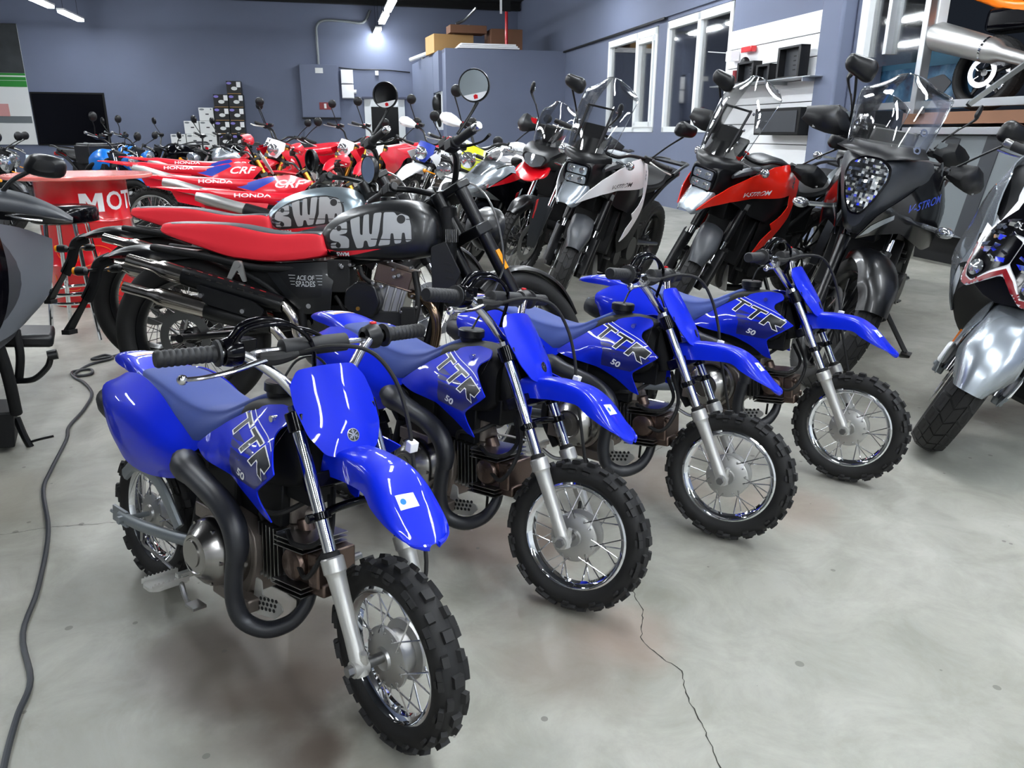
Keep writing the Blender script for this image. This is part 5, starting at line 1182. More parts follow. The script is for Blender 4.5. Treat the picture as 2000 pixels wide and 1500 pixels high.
# ------------------------------------------------------------------ adventure bikes facing the camera
def adv_base(name='adventure_bike', fend='black_plastic', alloy='black_satin', spoke=False, tread='road', R=0.335, rr=0.24, tw=0.11, wb=1.55, fork_low=(0.030, 'black_satin'), fork_up=(0.0215, 'chrome'), split=0.40, usd=True, tank=None, tankm='grey_light', seat=True, disc=True, ftop=1.0):
    r = root(name, '', 'motorcycle'); F = []
    c = (0, 0, R)
    w = wheel('front_wheel', r, c, R, rr, tw, tread, simple_hub(c, 0.045, 0.12), 36 if spoke else 0, rim=alloy, hubmat=alloy, carc=0.006, n=72); F.append(w)
    if not spoke: obj('wheel_spokes', alloy_mb(rr, 0.04, 10, 0.014, c=c), alloy, w)
    if disc:
        for s in (-1, 1): obj('brake_disc', disc_mb(c, 0.155, s*0.068), 'steel', w)
    d, t = fork_pair(r, F, R, ftop, 0.105, 26, low=fork_low, up=fork_up, split=split, usd=usd, ax=-0.02)
    for s in (-1, 1): F.append(obj('brake_caliper', MB().box((-0.10, s*0.085, R+0.10), (0.06, 0.05, 0.10), Matrix.Rotation(0.5, 3, 'Y')), 'black_satin', r, bevel=0.01))
    # rear
    c = (-wb, 0, R-0.01)
    w = wheel('rear_wheel', r, c, R, rr-0.02, 0.15, tread, simple_hub(c, 0.05, 0.14), 36 if spoke else 0, rim=alloy, hubmat=alloy, carc=0.006, n=72)
    if not spoke: obj('wheel_spokes', alloy_mb(rr-0.02, 0.04, 10, 0.014, c=c), alloy, w)
    obj('brake_disc', disc_mb(c, 0.12, -0.09), 'steel', w)
    sw = MB()
    for s in (-1, 1): sw.tube([(-0.95, s*0.10, 0.42), (-1.2, s*0.115, 0.38), (-wb-0.03, s*0.115, R-0.01)], [0.035, 0.03, 0.022], 8, flat=0.7)
    obj('swingarm', sw, 'black_satin', r)
    f = MB().box((-0.62, 0, 0.62), (0.50, 0.26, 0.30)).box((-0.75, 0, 0.40), (0.55, 0.30, 0.30)).box((-0.33, 0, 0.80), (0.22, 0.14, 0.22)).box((-1.05, 0, 0.66), (0.45, 0.20, 0.24)).box((-0.42, 0, 0.55), (0.05, 0.34, 0.30), Matrix.Rotation(-0.35, 3, 'Y'))
    for s in (-1, 1): f.tube([(-0.35, s*0.08, 0.82), (-0.70, s*0.15, 0.72), (-0.95, s*0.14, 0.45)], 0.03, 8).tube([(-0.95, s*0.12, 0.60), (-1.35, s*0.12, 0.80), (-1.75, s*0.09, 0.88)], 0.018, 8)
    obj('frame', f, 'black_matte', r, bevel=0.03)
    e = MB()
    for s in (-1, 1): e.cyl((-0.80, s*0.14, 0.40), (-0.80, s*0.19, 0.40), 0.085, n=24).cyl((-0.60, s*0.13, 0.36), (-0.60, s*0.17, 0.36), 0.06, n=20)
    e.box((-0.52, 0, 0.36), (0.16, 0.24, 0.18)); e.tube([(-0.45, 0.05, 0.45), (-0.40, 0.06, 0.30), (-0.50, 0.06, 0.20), (-0.9, 0.08, 0.18), (-1.2, -0.10, 0.3), (-1.5, -0.18, 0.5)], 0.024, 10)
    rnd = random.Random(9)
    for k in range(30):
        s = rnd.choice((-1, 1)); x, z = rnd.uniform(-0.98, -0.45), rnd.uniform(0.28, 0.62); e.cyl((x, s*0.12, z), (x, s*0.165, z), rnd.uniform(0.006, 0.012), n=6, mi=1)
    eo = obj('engine', e, ['engine_black', 'steel'], r)
    ex = MB().lathe((-1.35, -0.20, 0.50), (-1, 0, 0.35), [(0, 0), (0, 0.03), (0.05, 0.055), (0.40, 0.06), (0.43, 0.04), (0.43, 0)], 20); obj('muffler', ex, 'steel', r)
    T = tank or [(-0.40, 0.96, 0.10, 0.78), (-0.48, 1.03, 0.15, 0.72), (-0.60, 1.06, 0.18, 0.70), (-0.74, 1.04, 0.18, 0.70), (-0.88, 0.96, 0.15, 0.72), (-0.98, 0.88, 0.11, 0.74)]
    obj('fuel_tank', MB().loft([ringz(*q) for q in T], n=4), tankm, r)
    if seat:
        S = [(-0.93, 0.87, 0.10, 0.76), (-1.02, 0.85, 0.13, 0.76), (-1.15, 0.855, 0.15, 0.77), (-1.28, 0.875, 0.15, 0.79), (-1.36, 0.92, 0.14, 0.82), (-1.50, 0.93, 0.14, 0.86), (-1.68, 0.93, 0.12, 0.88), (-1.76, 0.92, 0.08, 0.89)]
        obj('seat', MB().loft([ringz(*q, top=0.8) for q in S], n=4), 'black_matte', r)
        rk = MB()
        for s in (-1, 1): rk.tube([(-1.45, s*0.15, 0.90), (-1.65, s*0.15, 0.95), (-1.85, s*0.12, 0.96), (-1.90, s*0.05, 0.96)], 0.012, 8)
        rk.box((-1.80, 0, 0.955), (0.20, 0.24, 0.015)); obj('luggage_rack', rk, 'black_plastic', r)
        tl = MB().box((-1.86, 0, 0.87), (0.05, 0.14, 0.05)); obj('tail_light', tl, 'red_plastic', r, bevel=0.01)
    obj('side_stand', MB().tube([(-0.85, 0.14, 0.26), (-0.83, 0.24, 0.15), (-0.81, 0.315, 0.070)], 0.014, 8).box((-0.80, 0.322, 0.066), (0.08, 0.05, 0.01)), 'black_satin', r)
    return r, F, eo
def screen_bubble(r, parent_name='windscreen', x0=0.02, z0=1.06, x1=-0.22, z1=1.50, w0=0.15, w1=0.16, wt=0.09, m='screen_glass', bow=0.09, F=None, lab=None):
    rows = []
    n = 7
    for i in range(n):
        t = i/(n-1); x = x0+(x1-x0)*t+0.02*math.sin(t*PI); z = z0+(z1-z0)*t; w = w0+(w1-w0)*math.sin(t*PI*0.6) if t < 0.75 else w1*(1-((t-0.75)/0.25)**2*0.5)
        if i == n-1: w = wt
        row = []
        for k in range(-4, 5):
            u = k/4; row.append((x-bow*u*u, w*u, z-(0.02*u*u if t > 0.8 else 0)-(0.03*u*u if t > 0.95 else 0)))
        rows.append(row)
    o = obj(parent_name, sheet(rows, 0.004, (1, 0, 0.3), 2, 3), m, r, label=lab); 
    rim = MB(); ed = [rows[i][0] for i in range(n)]+[rows[-1][k] for k in range(1, 8)]+[rows[i][8] for i in range(n-1, -1, -1)]
    rim.tube(ed, 0.0025, 6, sub=2); obj('edge', rim, 'lens_clear', o)
    return o
def make_vst():
    r, F, eo = adv_base(tankm='grey_light')
    F.append(obj('front_fender', hugger(0.335, 0.072, -42, 52, 0.03, (0, 0, 0.335), drop=0.05), 'grey_plastic', r))
    d = Vector((-0.438, 0, 0.899))
    for s in (-1, 1):
        g = []
        for t, w_ in ((0.02, 0.035), (0.08, 0.05), (0.16, 0.055), (0.24, 0.05), (0.27, 0.045)):
            p = Vector((0.02, s*0.115, 0.335))+d*t; g.append([p+Vector((0.03, -s*0.02, 0)), p+Vector((0.045, s*0.02, 0)), p+Vector((0.01, s*0.04, 0)), p+Vector((-w_, s*0.03, 0))])
        F.append(obj('fork_guard', sheet(g, 0.004, (0.6, s, 0), 3, 3), 'black_plastic', r))
    # beak, nose, headlight
    rows = []
    for x, z, w_, dr in [(0.00, 0.90, 0.085, 0.05), (0.04, 0.855, 0.082, 0.045), (0.08, 0.815, 0.075, 0.04), (0.115, 0.785, 0.062, 0.03), (0.135, 0.765, 0.045, 0.012)]:
        half = [(x, 0, z), (x, w_*0.6, z-0.003), (x-0.012, w_, z-0.018), (x-0.03, w_*1.1, z-0.018-dr*0.6)]
        rows.append([(a, -b_, c_) for a, b_, c_ in reversed(half[1:])]+half)
    bk = sheet(rows, 0.004, (0.4, 0, 1), 3, 3); obj('beak', bk, 'silver_body', r)
    ns = MB().loft([sym_ring([(x, 0, zt), (x, w_*0.8, zt), (x, w_, zt-0.03), (x, w_, zb+0.03), (x, w_*0.7, zb), (x, 0.001, zb)]) for x, w_, zt, zb in [(-0.30, 0.09, 1.02, 0.84), (-0.16, 0.11, 1.035, 0.84), (-0.05, 0.105, 1.03, 0.86), (0.0, 0.098, 1.015, 0.872), (0.012, 0.092, 1.005, 0.878)]], n=3, nr=2)
    no = obj('nose_cowl', ns, 'black_plastic', r)
    hf = [(y, z) for y, z in [(-0.078, 1.0), (0.078, 1.0), (0.088, 0.97), (0.080, 0.895), (0.05, 0.868), (-0.05, 0.868), (-0.080, 0.895), (-0.088, 0.97)]]
    hl = MB().prism(roundpoly(hf, 0.01), 0.008, 0.020, 'yz'); ho = obj('headlight', hl, 'black_gloss', r, bevel=0.003)
    ln = MB()
    for (y0, y1, z0, z1) in ((-0.07, 0.07, 0.940, 0.990), (-0.072, 0.072, 0.885, 0.932)):
        ln.loft([[(x, y, z) for y, z in roundpoly([(y0*k, z0), (y1*k, z0), (y1*k, z1), (y0*k, z1)], 0.012, 2)] for x, k in ((0.018, 1.0), (0.026, 0.97))], n=1, nr=1)
        for q in (-0.035, 0.035): ln.lathe(((0.027), q, (z0+z1)/2), (1, 0, 0), [(0, 0.020), (0.003, 0.016), (0.001, 0)], 14)
    obj('lens', ln, 'lens_clear', ho)
    # side wings: swept band from the beak to the shoulder and down to the tip
    ol = [(0.10, 0.770, .004), (0.035, 0.855), (-0.06, 0.925), (-0.22, 0.995), (-0.42, 1.045), (-0.56, 1.060, .03), (-0.70, 1.030, .03), (-0.78, 0.95, .03), (-0.79, 0.86, .03), (-0.735, 0.73), (-0.56, 0.56), (-0.41, 0.505, .01), (-0.47, 0.60), (-0.545, 0.655, .01), (-0.505, 0.695, .004), (-0.60, 0.745), (-0.672, 0.800), (-0.655, 0.872, .01), (-0.30, 0.853), (-0.10, 0.835), (0.02, 0.800)]
    ct = [(0.10, 0.77, -0.072), (0.04, 0.85, -0.112), (0.0, 0.80, -0.115), (-0.06, 0.92, -0.150), (-0.1, 0.84, -0.155), (-0.22, 0.99, -0.185), (-0.30, 0.92, -0.20), (-0.30, 0.855, -0.175), (-0.42, 1.04, -0.19), (-0.56, 1.06, -0.19), (-0.55, 0.95, -0.235), (-0.62, 0.88, -0.225), (-0.72, 1.02, -0.18), (-0.78, 0.93, -0.185), (-0.76, 0.80, -0.205), (-0.68, 0.78, -0.225), (-0.60, 0.70, -0.235), (-0.50, 0.62, -0.235), (-0.41, 0.51, -0.225), (-0.56, 0.56, -0.225)]
    wg = panel(ol, ct, 0.005, 'xz', (0, -1, 0), 0.03, r=0.012); wr, wl = side_pair('side_fairing', wg, 'white_plastic', r); tr = wg.mirror().bvh()
    obj('lettering', project(text_bm('V-STROM', 0.042, 0.012, 0.3, 1.3), tr, ((-0.30, 0, 0.885), (-1, 0, 0.09), (0, 0, 1)), (0, -1, 0), 0.001, 0.03), 'tank_black', wl, label='dark slanted model lettering on the white wing')
    sg = [[(-0.70, 0.965), (-0.655, 0.985), (-0.665, 0.965), (-0.70, 0.945), (-0.655, 0.925), (-0.70, 0.900), (-0.69, 0.925), (-0.655, 0.945)]]
    obj('emblem', project(poly_bm(sg), tr, ((0, 0, 0), (1, 0, 0), (0, 0, 1)), (0, -1, 0), 0.001, 0.03), 'chrome_soft', wl, label='small angular maker emblem')
    io = [(-0.15, 0.835), (-0.30, 0.853), (-0.655, 0.872), (-0.672, 0.80), (-0.60, 0.745), (-0.505, 0.695), (-0.36, 0.73)]
    ip = panel(io, [(u, v, (h*0.86)) for u, v, h in ct], 0.004, 'xz', (0, -1, 0), 0.03, r=0.008); side_pair('inner_panel', ip, 'black_plastic', r)
    lo = [(-0.46, 0.70), (-0.66, 0.78), (-0.80, 0.80), (-0.86, 0.60), (-0.72, 0.42), (-0.52, 0.40), (-0.44, 0.52)]
    lp = panel(lo, [(u, v, -0.185) for u, v in lo]+[(-0.65, 0.6, -0.205)], 0.004, 'xz', (0, -1, 0), 0.05, r=0.02); side_pair('lower_cowl', lp, 'black_matte', r)
    # shoulder lamp pods
    for s in (-1, 1):
        p = MB().loft([sym_ring([(x, 0, z+h), (x, w_, z+h*0.6), (x, w_, z-h*0.6), (x, 0.0001, z-h)]) for x, z, w_, h in [(-0.08, 0.955, 0.012, 0.02), (-0.16, 0.985, 0.03, 0.035), (-0.26, 1.0, 0.035, 0.035), (-0.34, 1.02, 0.02, 0.02)]], n=3, nr=2)
        p.v = [(x, y*0.7+s*0.135, z*0.6+0.41) for x, y, z in p.v]; obj('air_scoop', p, 'grey_plastic', r)
        t = MB().cyl((-0.24, s*0.14, 1.03), (-0.235, s*0.225, 1.03), 0.008, n=8).ball((-0.225, s*0.245, 1.03), 0.030, 12, sc=(0.7, 1, 0.9)); ts = obj('turn_signal', t, 'lens_clear', r)
    # upper cowl + windscreen
    uc = []
    for z, x, w_, b_ in ((1.00, 0.02, 0.17, 0.12), (1.035, 0.015, 0.165, 0.11), (1.075, -0.015, 0.125, 0.08), (1.12, -0.035, 0.085, 0.05), (1.16, -0.05, 0.075, 0.04)):
        uc.append([(x-b_*u*u, w_*u, z+(0.03*abs(u) if z < 1.05 else 0)) for u in (-1, -0.75, -0.5, -0.25, 0, 0.25, 0.5, 0.75, 1)])
    obj('upper_cowl', sheet(uc, 0.005, (1, 0, 0.3), 2, 3), 'black_plastic', r)
    w = screen_bubble(r, x0=-0.005, z0=1.08, x1=-0.23, z1=1.52, w0=0.15, w1=0.185, wt=0.10)
    bb = MB()
    for s in (-1, 1):
        bb.box((-0.085, s*0.085, 1.23), (0.012, 0.012, 0.26), Matrix.Rotation(-0.45, 3, 'Y'))
    bb.box((-0.135, 0, 1.34), (0.012, 0.18, 0.012)); bb.box((-0.10, 0, 1.19), (0.012, 0.17, 0.10), Matrix.Rotation(-0.45, 3, 'Y')); obj('screen_bracket', bb, 'black_plastic', r, bevel=0.002)
    for s in (-1, 1):
        for z, x in ((1.17, -0.045), (1.24, -0.075), (1.33, -0.125)): obj('screen_screw', MB().ball((x-0.02, s*0.105, z), 0.009, 8, sc=(0.6, 1, 1)), 'chrome_soft', w)
    db = MB().box((-0.20, 0, 1.13), (0.03, 0.17, 0.11), Matrix.Rotation(-0.5, 3, 'Y')); obj('instrument_panel', db, 'black_gloss', r, bevel=0.01)
    h = bar_set(r, (-0.50, 0.40, 1.10), (-0.36, 0, 1.06), 'black_satin', 0.0125, F=F, endm='black_plastic', levm='silver_paint')
    for s in (-1, 1):
        m = mirror(h, (-0.46, s*0.27, 1.13), (-0.37, s*0.385, 1.375), 'square', 0.066, (-1, -s*0.25, 0))
    bp = MB().prism([(-0.085, 0.37), (0.085, 0.37), (0.125, 0.20), (-0.125, 0.20)], -0.44, -0.435, 'yz'); bo = obj('skid_plate', bp, 'silver_paint', r)
    sl = MB()
    for z in (0.30, 0.28): sl.box((-0.434, -0.02, z), (0.002, 0.05, 0.008))
    for p in ([(0.04, 0.31), (0.055, 0.28), (0.04, 0.28)], [(0.04, 0.27), (0.06, 0.25), (0.04, 0.24)]): sl.prism(p, -0.4345, -0.4335, 'yz')
    obj('slots', sl, 'dark_cavity', bo)
    return r, F, h
def place_vst():
    r, F, h = make_vst(); g = 'adventure bikes of the same model, white and red'
    r.matrix_world = mtx(0.239, 5.067, -119.8, -11.9); r['label'] = 'white adventure motorcycle with a clear windscreen, left of the red one'; r['group'] = g; steer(F, 25)
    c = dup(r, mtx(0.977, 4.839, -138.4, -14.3), 'red adventure motorcycle with a clear windscreen and black hand guards', g, steer_m(math.radians(34), 26))
    recolor(c, {'white_plastic': 'red_orange', 'grey_light': 'black_plastic'})
    for o in c.children_recursive:
        if o.name.startswith('lettering'): o.data = o.data.copy(); o.data.materials[0] = M_['white_sticker']; o['label'] = 'white slanted model lettering on the red wing'
    hb = [o for o in c.children if o.name.startswith('handlebar')][0]
    for s in (-1, 1): hand_guard(hb, s, -0.50, 0.42, 1.10, 'black_plastic', 0.95)
    # black touring bike, large single headlight
    r, F, eo = adv_base('touring_bike', tankm='black_gloss', fork_low=(0.026, 'black_satin'), fork_up=(0.0205, 'chrome'), usd=False, split=0.52, tread='road')
    F.append(obj('front_fender', hugger(0.335, 0.085, -30, 62, 0.03, (0, 0, 0.335), drop=0.07, nose=0.75), 'black_satin', r))
    wl_ = MB()
    # central nose with tall headlight
    ns = MB().loft([sym_ring([(x, 0, zt), (x, w_*0.75, zt), (x, w_, zt-0.05), (x, w_*0.9, zm), (x, w_*0.45, zb+0.02), (x, 0.0001, zb)]) for x, w_, zt, zm, zb in [(-0.40, 0.20, 1.09, 0.95, 0.78), (-0.28, 0.19, 1.10, 0.94, 0.76), (-0.15, 0.155, 1.10, 0.93, 0.74), (-0.04, 0.12, 1.09, 0.92, 0.74), (0.03, 0.085, 1.06, 0.90, 0.76), (0.05, 0.06, 1.03, 0.90, 0.78)]], n=3, nr=2)
    obj('nose_cowl', ns, 'grey_plastic', r)
    fr = ((0.088, 0, 0.965), (0, 1, 0), (-0.16, 0, 0.987), (0.987, 0, 0.16))
    hp = [(-0.035, 0.112), (0.035, 0.112), (0.078, 0.085), (0.085, 0.035), (0.055, -0.06), (0.022, -0.118), (-0.022, -0.118), (-0.055, -0.06), (-0.085, 0.035), (-0.078, 0.085)]
    hb_ = panel([(u*1.12, v*1.08) for u, v in hp], [(u, v, -2.2*u*u-0.6*v*v) for u in (-0.09, -0.04, 0, 0.04, 0.09) for v in (-0.12, -0.05, 0, 0.06, 0.12)], 0.012, fr, step=0.02, r=0.02)
    ho = obj('headlight', hb_, 'black_gloss', r)
    fr2 = ((0.093, 0, 0.965), fr[1], fr[2], fr[3]); rnd = random.Random(4)
    lp = MB(); fz = lambda u, v: -2.2*u*u-0.6*v*v
    pg = roundpoly(hp, 0.02); bm = cutgrid(pg, 0.011); O, U, W, N = [Vector(x) for x in fr2]; vs = []
    for i, v in enumerate(bm.verts): v.index = i; vs.append(O+U*v.co.x+W*v.co.y+N*(fz(v.co.x, v.co.y)+rnd.uniform(-0.0035, 0.0035)))
    lp.add(vs, [tuple(v.index for v in f.verts) for f in bm.faces]); bm.free()
    obj('reflector', lp, 'chrome', ho, angle=5, label='faceted bright headlight reflector')
    # wings
    ol = [(0.15, 0.745, .004), (0.05, 0.84), (-0.08, 0.90), (-0.30, 1.0), (-0.52, 1.08, .03), (-0.66, 1.075, .03), (-0.80, 0.98, .04), (-0.86, 0.82), (-0.80, 0.72), (-0.62, 0.68, .03), (-0.46, 0.67, .03), (-0.36, 0.70), (-0.20, 0.76), (0.02, 0.75)]
    ct = [(0.15, 0.745, -0.045), (0.05, 0.83, -0.085), (-0.08, 0.89, -0.13), (0, 0.76, -0.08), (-0.30, 0.99, -0.185), (-0.25, 0.85, -0.20), (-0.2, 0.77, -0.17), (-0.52, 1.07, -0.21), (-0.5, 0.9, -0.26), (-0.45, 0.7, -0.25), (-0.66, 1.06, -0.20), (-0.70, 0.85, -0.265), (-0.8, 0.95, -0.21), (-0.85, 0.8, -0.22), (-0.66, 0.62, -0.26), (-0.60, 0.49, -0.235), (-0.46, 0.52, -0.23)]
    wg = panel(ol, ct, 0.005, 'xz', (0, -1, 0), 0.03, r=0.012); wr, wl = side_pair('side_fairing', wg, 'black_gloss', r); tr = wg.mirror().bvh()
    X = ((0, 0, 0), (1, 0, 0), (0, 0, 1))
    obj('lettering', project(text_bm('V-STROM', 0.050, 0.012, 0.3, 1.5), tr, ((-0.33, 0, 0.895), (-1, 0, 0.16), (0, 0, 1)), (0, -1, 0), 0.001, 0.03), 'royal_blue', wl, label='dark blue slanted model lettering')
    sg = [[(-0.70, 0.895), (-0.645, 0.925), (-0.655, 0.898), (-0.70, 0.870), (-0.645, 0.845), (-0.70, 0.815), (-0.69, 0.842), (-0.645, 0.870)]]
    obj('emblem', project(poly_bm(sg), tr, X, (0, -1, 0), 0.001, 0.03), 'chrome_soft', wl, label='angular silver maker emblem')
    st = MB()
    stp = [[(0.13, 0.755), (0.06, 0.80), (-0.10, 0.845), (-0.11, 0.825), (0.04, 0.765)]]
    for s, o_ in ((1, wl), (-1, wr)): obj('trim', project(poly_bm(stp), (wg.mirror() if s > 0 else wg).bvh(), X, (0, -s, 0), 0.002, 0.03), 'silver_body', o_, label='silver chin strip')
    for s in (-1, 1):
        t = MB().cyl((-0.36, s*0.20, 0.80), (-0.34, s*0.30, 0.79), 0.012, n=8).ball((-0.32, s*0.335, 0.79), 0.042, 14, sc=(0.9, 1.0, 0.62)); obj('turn_signal', t, 'lens_clear', r, label='clear oval turn signal')
    ck = MB().loft([sym_ring([(x, 0, zt), (x, w_*0.9, zt-0.01), (x, w_, (zt+zb)/2), (x, w_*0.7, zb+0.01), (x, 0.0001, zb)]) for x, w_, zt, zb in [(-0.36, 0.13, 0.42, 0.26), (-0.42, 0.17, 0.42, 0.20), (-0.60, 0.17, 0.34, 0.17), (-0.90, 0.15, 0.30, 0.17), (-1.0, 0.12, 0.28, 0.2)]], n=3, nr=2); obj('belly_pan', ck, 'black_plastic', r)
    uc = []
    for z, x, w_, b_ in ((1.06, 0.055, 0.10, 0.05), (1.075, 0.05, 0.19, 0.14), (1.11, 0.02, 0.185, 0.14), (1.135, -0.05, 0.16, 0.10), (1.14, -0.14, 0.13, 0.06)):
        uc.append([(x-b_*u*u, w_*u, z+(0.025*abs(u) if z < 1.08 else 0)) for u in (-1, -0.75, -0.5, -0.25, 0, 0.25, 0.5, 0.75, 1)])
    obj('upper_cowl', sheet(uc, 0.005, (0.5, 0, 1), 2, 3), 'black_plastic', r)
    w = screen_bubble(r, x0=-0.03, z0=1.115, x1=-0.20, z1=1.43, w0=0.165, w1=0.195, wt=0.11, bow=0.13)
    for s in (-1, 1):
        for z, x in ((1.125, -0.055), (1.20, -0.085)):
            rg = MB().lathe((x-0.035, s*0.135, z), (1, s*0.8, 0.5), [(0, 0.010), (0.006, 0.017), (0.010, 0.017), (0.010, 0.009), (0, 0.010)], 16); obj('screen_screw', rg, 'chrome', w)
    obj('instrument_panel', MB().box((-0.28, 0, 1.15), (0.03, 0.20, 0.10), Matrix.Rotation(-0.6, 3, 'Y')), 'black_plastic', r, bevel=0.015)
    h = bar_set(r, (-0.50, 0.40, 1.08), (-0.38, 0, 1.05), 'black_satin', 0.0125, F=F, endm='black_plastic', levm='silver_paint')
    for s in (-1, 1):
        mirror(h, (-0.46, s*0.27, 1.11), (-0.36, s*0.385, 1.355), 'square', 0.068, (-1, -s*0.25, 0)); hand_guard(h, s, -0.50, 0.43, 1.09, 'black_plastic', 0.95)
    r.matrix_world = mtx(1.44, 3.567, -124.7, -9.1); steer(F, 32); r['label'] = 'glossy black touring motorcycle with one tall bright headlight, behind the last small blue bike'
place_vst()
# ------------------------------------------------------------------ scooters at the frame edges
def loftsym(rows, n=3, nr=2): return MB().loft([sym_ring(h) for h in rows], n=n, nr=nr)
def make_white_scooter():
    r = root('maxi_scooter', 'white, red and silver maxi scooter cut by the right edge, silver front mudguard', 'scooter'); F = []
    R = 0.29; c = (0, 0, R)
    w = wheel('front_wheel', r, c, R, 0.19, 0.125, 'road', simple_hub(c, 0.05, 0.12), 0, rim='grey_plastic', hubmat='grey_plastic', carc=0.006, n=72); F.append(w)
    obj('wheel_spokes', alloy_mb(0.19, 0.04, 5, 0.02, c=c), 'grey_plastic', w); obj('brake_disc', disc_mb(c, 0.12, -0.075), 'steel', w)
    fn = hugger(R, 0.098, -38, 72, 0.052, c, drop=0.12, n=9, nose=0.55); F.append(obj('front_fender', fn, 'silver_body', r))
    for s in (-1, 1):
        g = [[(x, s*0.098, z) for x, z in ((0.10, 0.56), (0.02, 0.60), (-0.06, 0.62))], [(x, s*0.122, z) for x, z in ((0.10, 0.46), (0.02, 0.48), (-0.08, 0.50))], [(x, s*0.128, z) for x, z in ((0.06, 0.37), (0.0, 0.37), (-0.07, 0.39))], [(x, s*0.118, z) for x, z in ((0.03, 0.28), (-0.01, 0.27), (-0.05, 0.28))]]
        F.append(obj('fork_guard', sheet(g, 0.004, (0.3, s, 0), 3, 3), 'silver_body', r))
        g2 = MB().box((-0.04, s*0.125, 0.345), (0.05, 0.03, 0.085)); F.append(obj('caliper_cover', g2, 'white_plastic', r, bevel=0.012))
        g3 = MB().box((-0.075, s*0.115, 0.29), (0.07, 0.04, 0.075)).cyl((-0.07, s*0.13, 0.31), (-0.07, s*0.143, 0.31), 0.012, n=10).cyl((-0.09, s*0.13, 0.27), (-0.09, s*0.143, 0.27), 0.012, n=10); F.append(obj('brake_caliper', g3, 'grey_light', r, bevel=0.006))
        F.append(obj('reflector', MB().box((-0.07, s*0.13, 0.41), (0.02, 0.006, 0.05)), 'orange_plastic', r))
        F.append(obj('fork_leg', MB().cyl((-0.02, s*0.09, R), (-0.22, s*0.09, 0.68), 0.021, n=14), 'chrome_soft', r))
    # mask
    ctr = []
    for y in (-0.20, -0.13, -0.06, 0, 0.06, 0.13, 0.20):
        for z in (0.64, 0.74, 0.85, 0.97, 1.10): ctr.append((y, z, 0.15-0.42*(z-0.64)-3.2*y*y-0.1*(z-0.85)**2))
    ol = [(-0.10, 0.650), (-0.135, 0.66), (-0.150, 0.70), (-0.185, 0.86), (-0.195, 0.95), (-0.13, 1.06), (-0.06, 1.12)]
    ol = ol+[(-y, z) for y, z in reversed(ol)]+[(0.0, 0.735, 0.02)]
    mk = panel(ol, ctr, 0.006, 'yz', (1, 0, 0), 0.03, r=0.018); mo = obj('front_cowl', mk, 'white_plastic', r); tr = mk.bvh(); FR = ((0, 0, 0), (0, 1, 0), (0, 0, 1)); D = (-1, 0, 0)
    def pj_(pts, off, step=0.02, rr=0.006): return project(poly_bm([roundpoly(p, rr) for p in pts] if rr else pts), tr, FR, D, off, step)
    red = [(-0.085, 0.651), (-0.137, 0.653), (-0.153, 0.70), (-0.168, 0.78), (-0.160, 0.78), (-0.136, 0.70), (-0.118, 0.678), (-0.085, 0.676), (-0.04, 0.725), (0, 0.755), (0, 0.737), (-0.04, 0.702)]
    obj('trim', pj_([red, [(-y, z) for y, z in reversed(red)]], 0.004, 0.008, rr=0), 'red_dark', mo, label='dark red piping along the lower cowl edge')
    for s in (-1, 1):
        hp = [(-0.088, 0.680), (-0.117, 0.683), (-0.133, 0.705), (-0.150, 0.80), (-0.12, 0.875), (-0.065, 0.955), (-0.045, 0.945), (-0.06, 0.86), (-0.002, 0.845), (-0.002, 0.77), (-0.045, 0.735)]
        hp = [(s*-y, z) for y, z in hp]
        ctl = [(y, z, x+0.004) for y, z, x in ctr]
        h = panel(hp, ctl, 0.004, 'yz', (1, 0, 0), 0.012, r=0.008); rnd = random.Random(2)
        ho = obj('headlight', h, 'black_gloss', r)
        rr_ = MB(); f = tps(ctl)
        rr_.lathe((f(s*0.095, 0.72)+0.002, s*0.095, 0.72), (1, s*0.5, 0.2), [(0.0, 0.028), (0.006, 0.028), (0.008, 0.024), (0.014, 0.018), (0.017, 0.0)], 22)
        obj('lens', rr_, 'lens_clear', ho)
        fac = MB()
        for k in range(26):
            y, z = s*rnd.uniform(0.03, 0.125), rnd.uniform(0.76, 0.90)
            if abs(y)*1.6+z > 1.03 or abs(y) > 0.14-(0.9-z)*0.1: continue
            x = f(y, z)+0.001; fac.box((x, y, z), (0.003, rnd.uniform(0.01, 0.035), rnd.uniform(0.008, 0.02)), Matrix.Rotation(rnd.uniform(-0.6, 0.6), 3, 'X') @ Matrix.Rotation(rnd.uniform(-0.3, 0.3), 3, 'Z'))
        obj('reflector', fac, 'chrome', ho, label='bright facets inside the headlight')
    obj('centre_panel', pj_([[(-0.055, 0.86), (0.055, 0.86), (0.085, 0.93), (0.075, 1.05), (-0.075, 1.05), (-0.085, 0.93)]], 0.0045), 'black_gloss', mo)
    obj('lettering', project(text_bm('SUZUKI', 0.030, 0.02, sx=1.2), tr, ((0, 0, 0.885), (0, 1, 0), (0, 0, 1)), D, 0.006, 0), 'chrome_soft', mo, label='silver maker lettering on the black centre panel')
    # windscreen, leg shields, body
    rows = []
    for i, (x, z, w_) in enumerate([(-0.03, 1.06, 0.12), (-0.10, 1.16, 0.17), (-0.20, 1.30, 0.19), (-0.28, 1.42, 0.17), (-0.32, 1.48, 0.10)]):
        rows.append([(x-0.10*u*u, w_*u, z) for u in (-1, -0.66, -0.33, 0, 0.33, 0.66, 1)])
    obj('windscreen', sheet(rows, 0.004, (1, 0, 0.3), 3, 3), 'screen_glass', r)
    sl = [(-0.02, 1.02, .02), (-0.30, 1.10), (-0.34, 0.90), (-0.30, 0.62), (-0.34, 0.46), (-0.22, 0.44), (-0.12, 0.56), (-0.10, 0.66, .02), (-0.02, 0.72), (0.0, 0.86)]
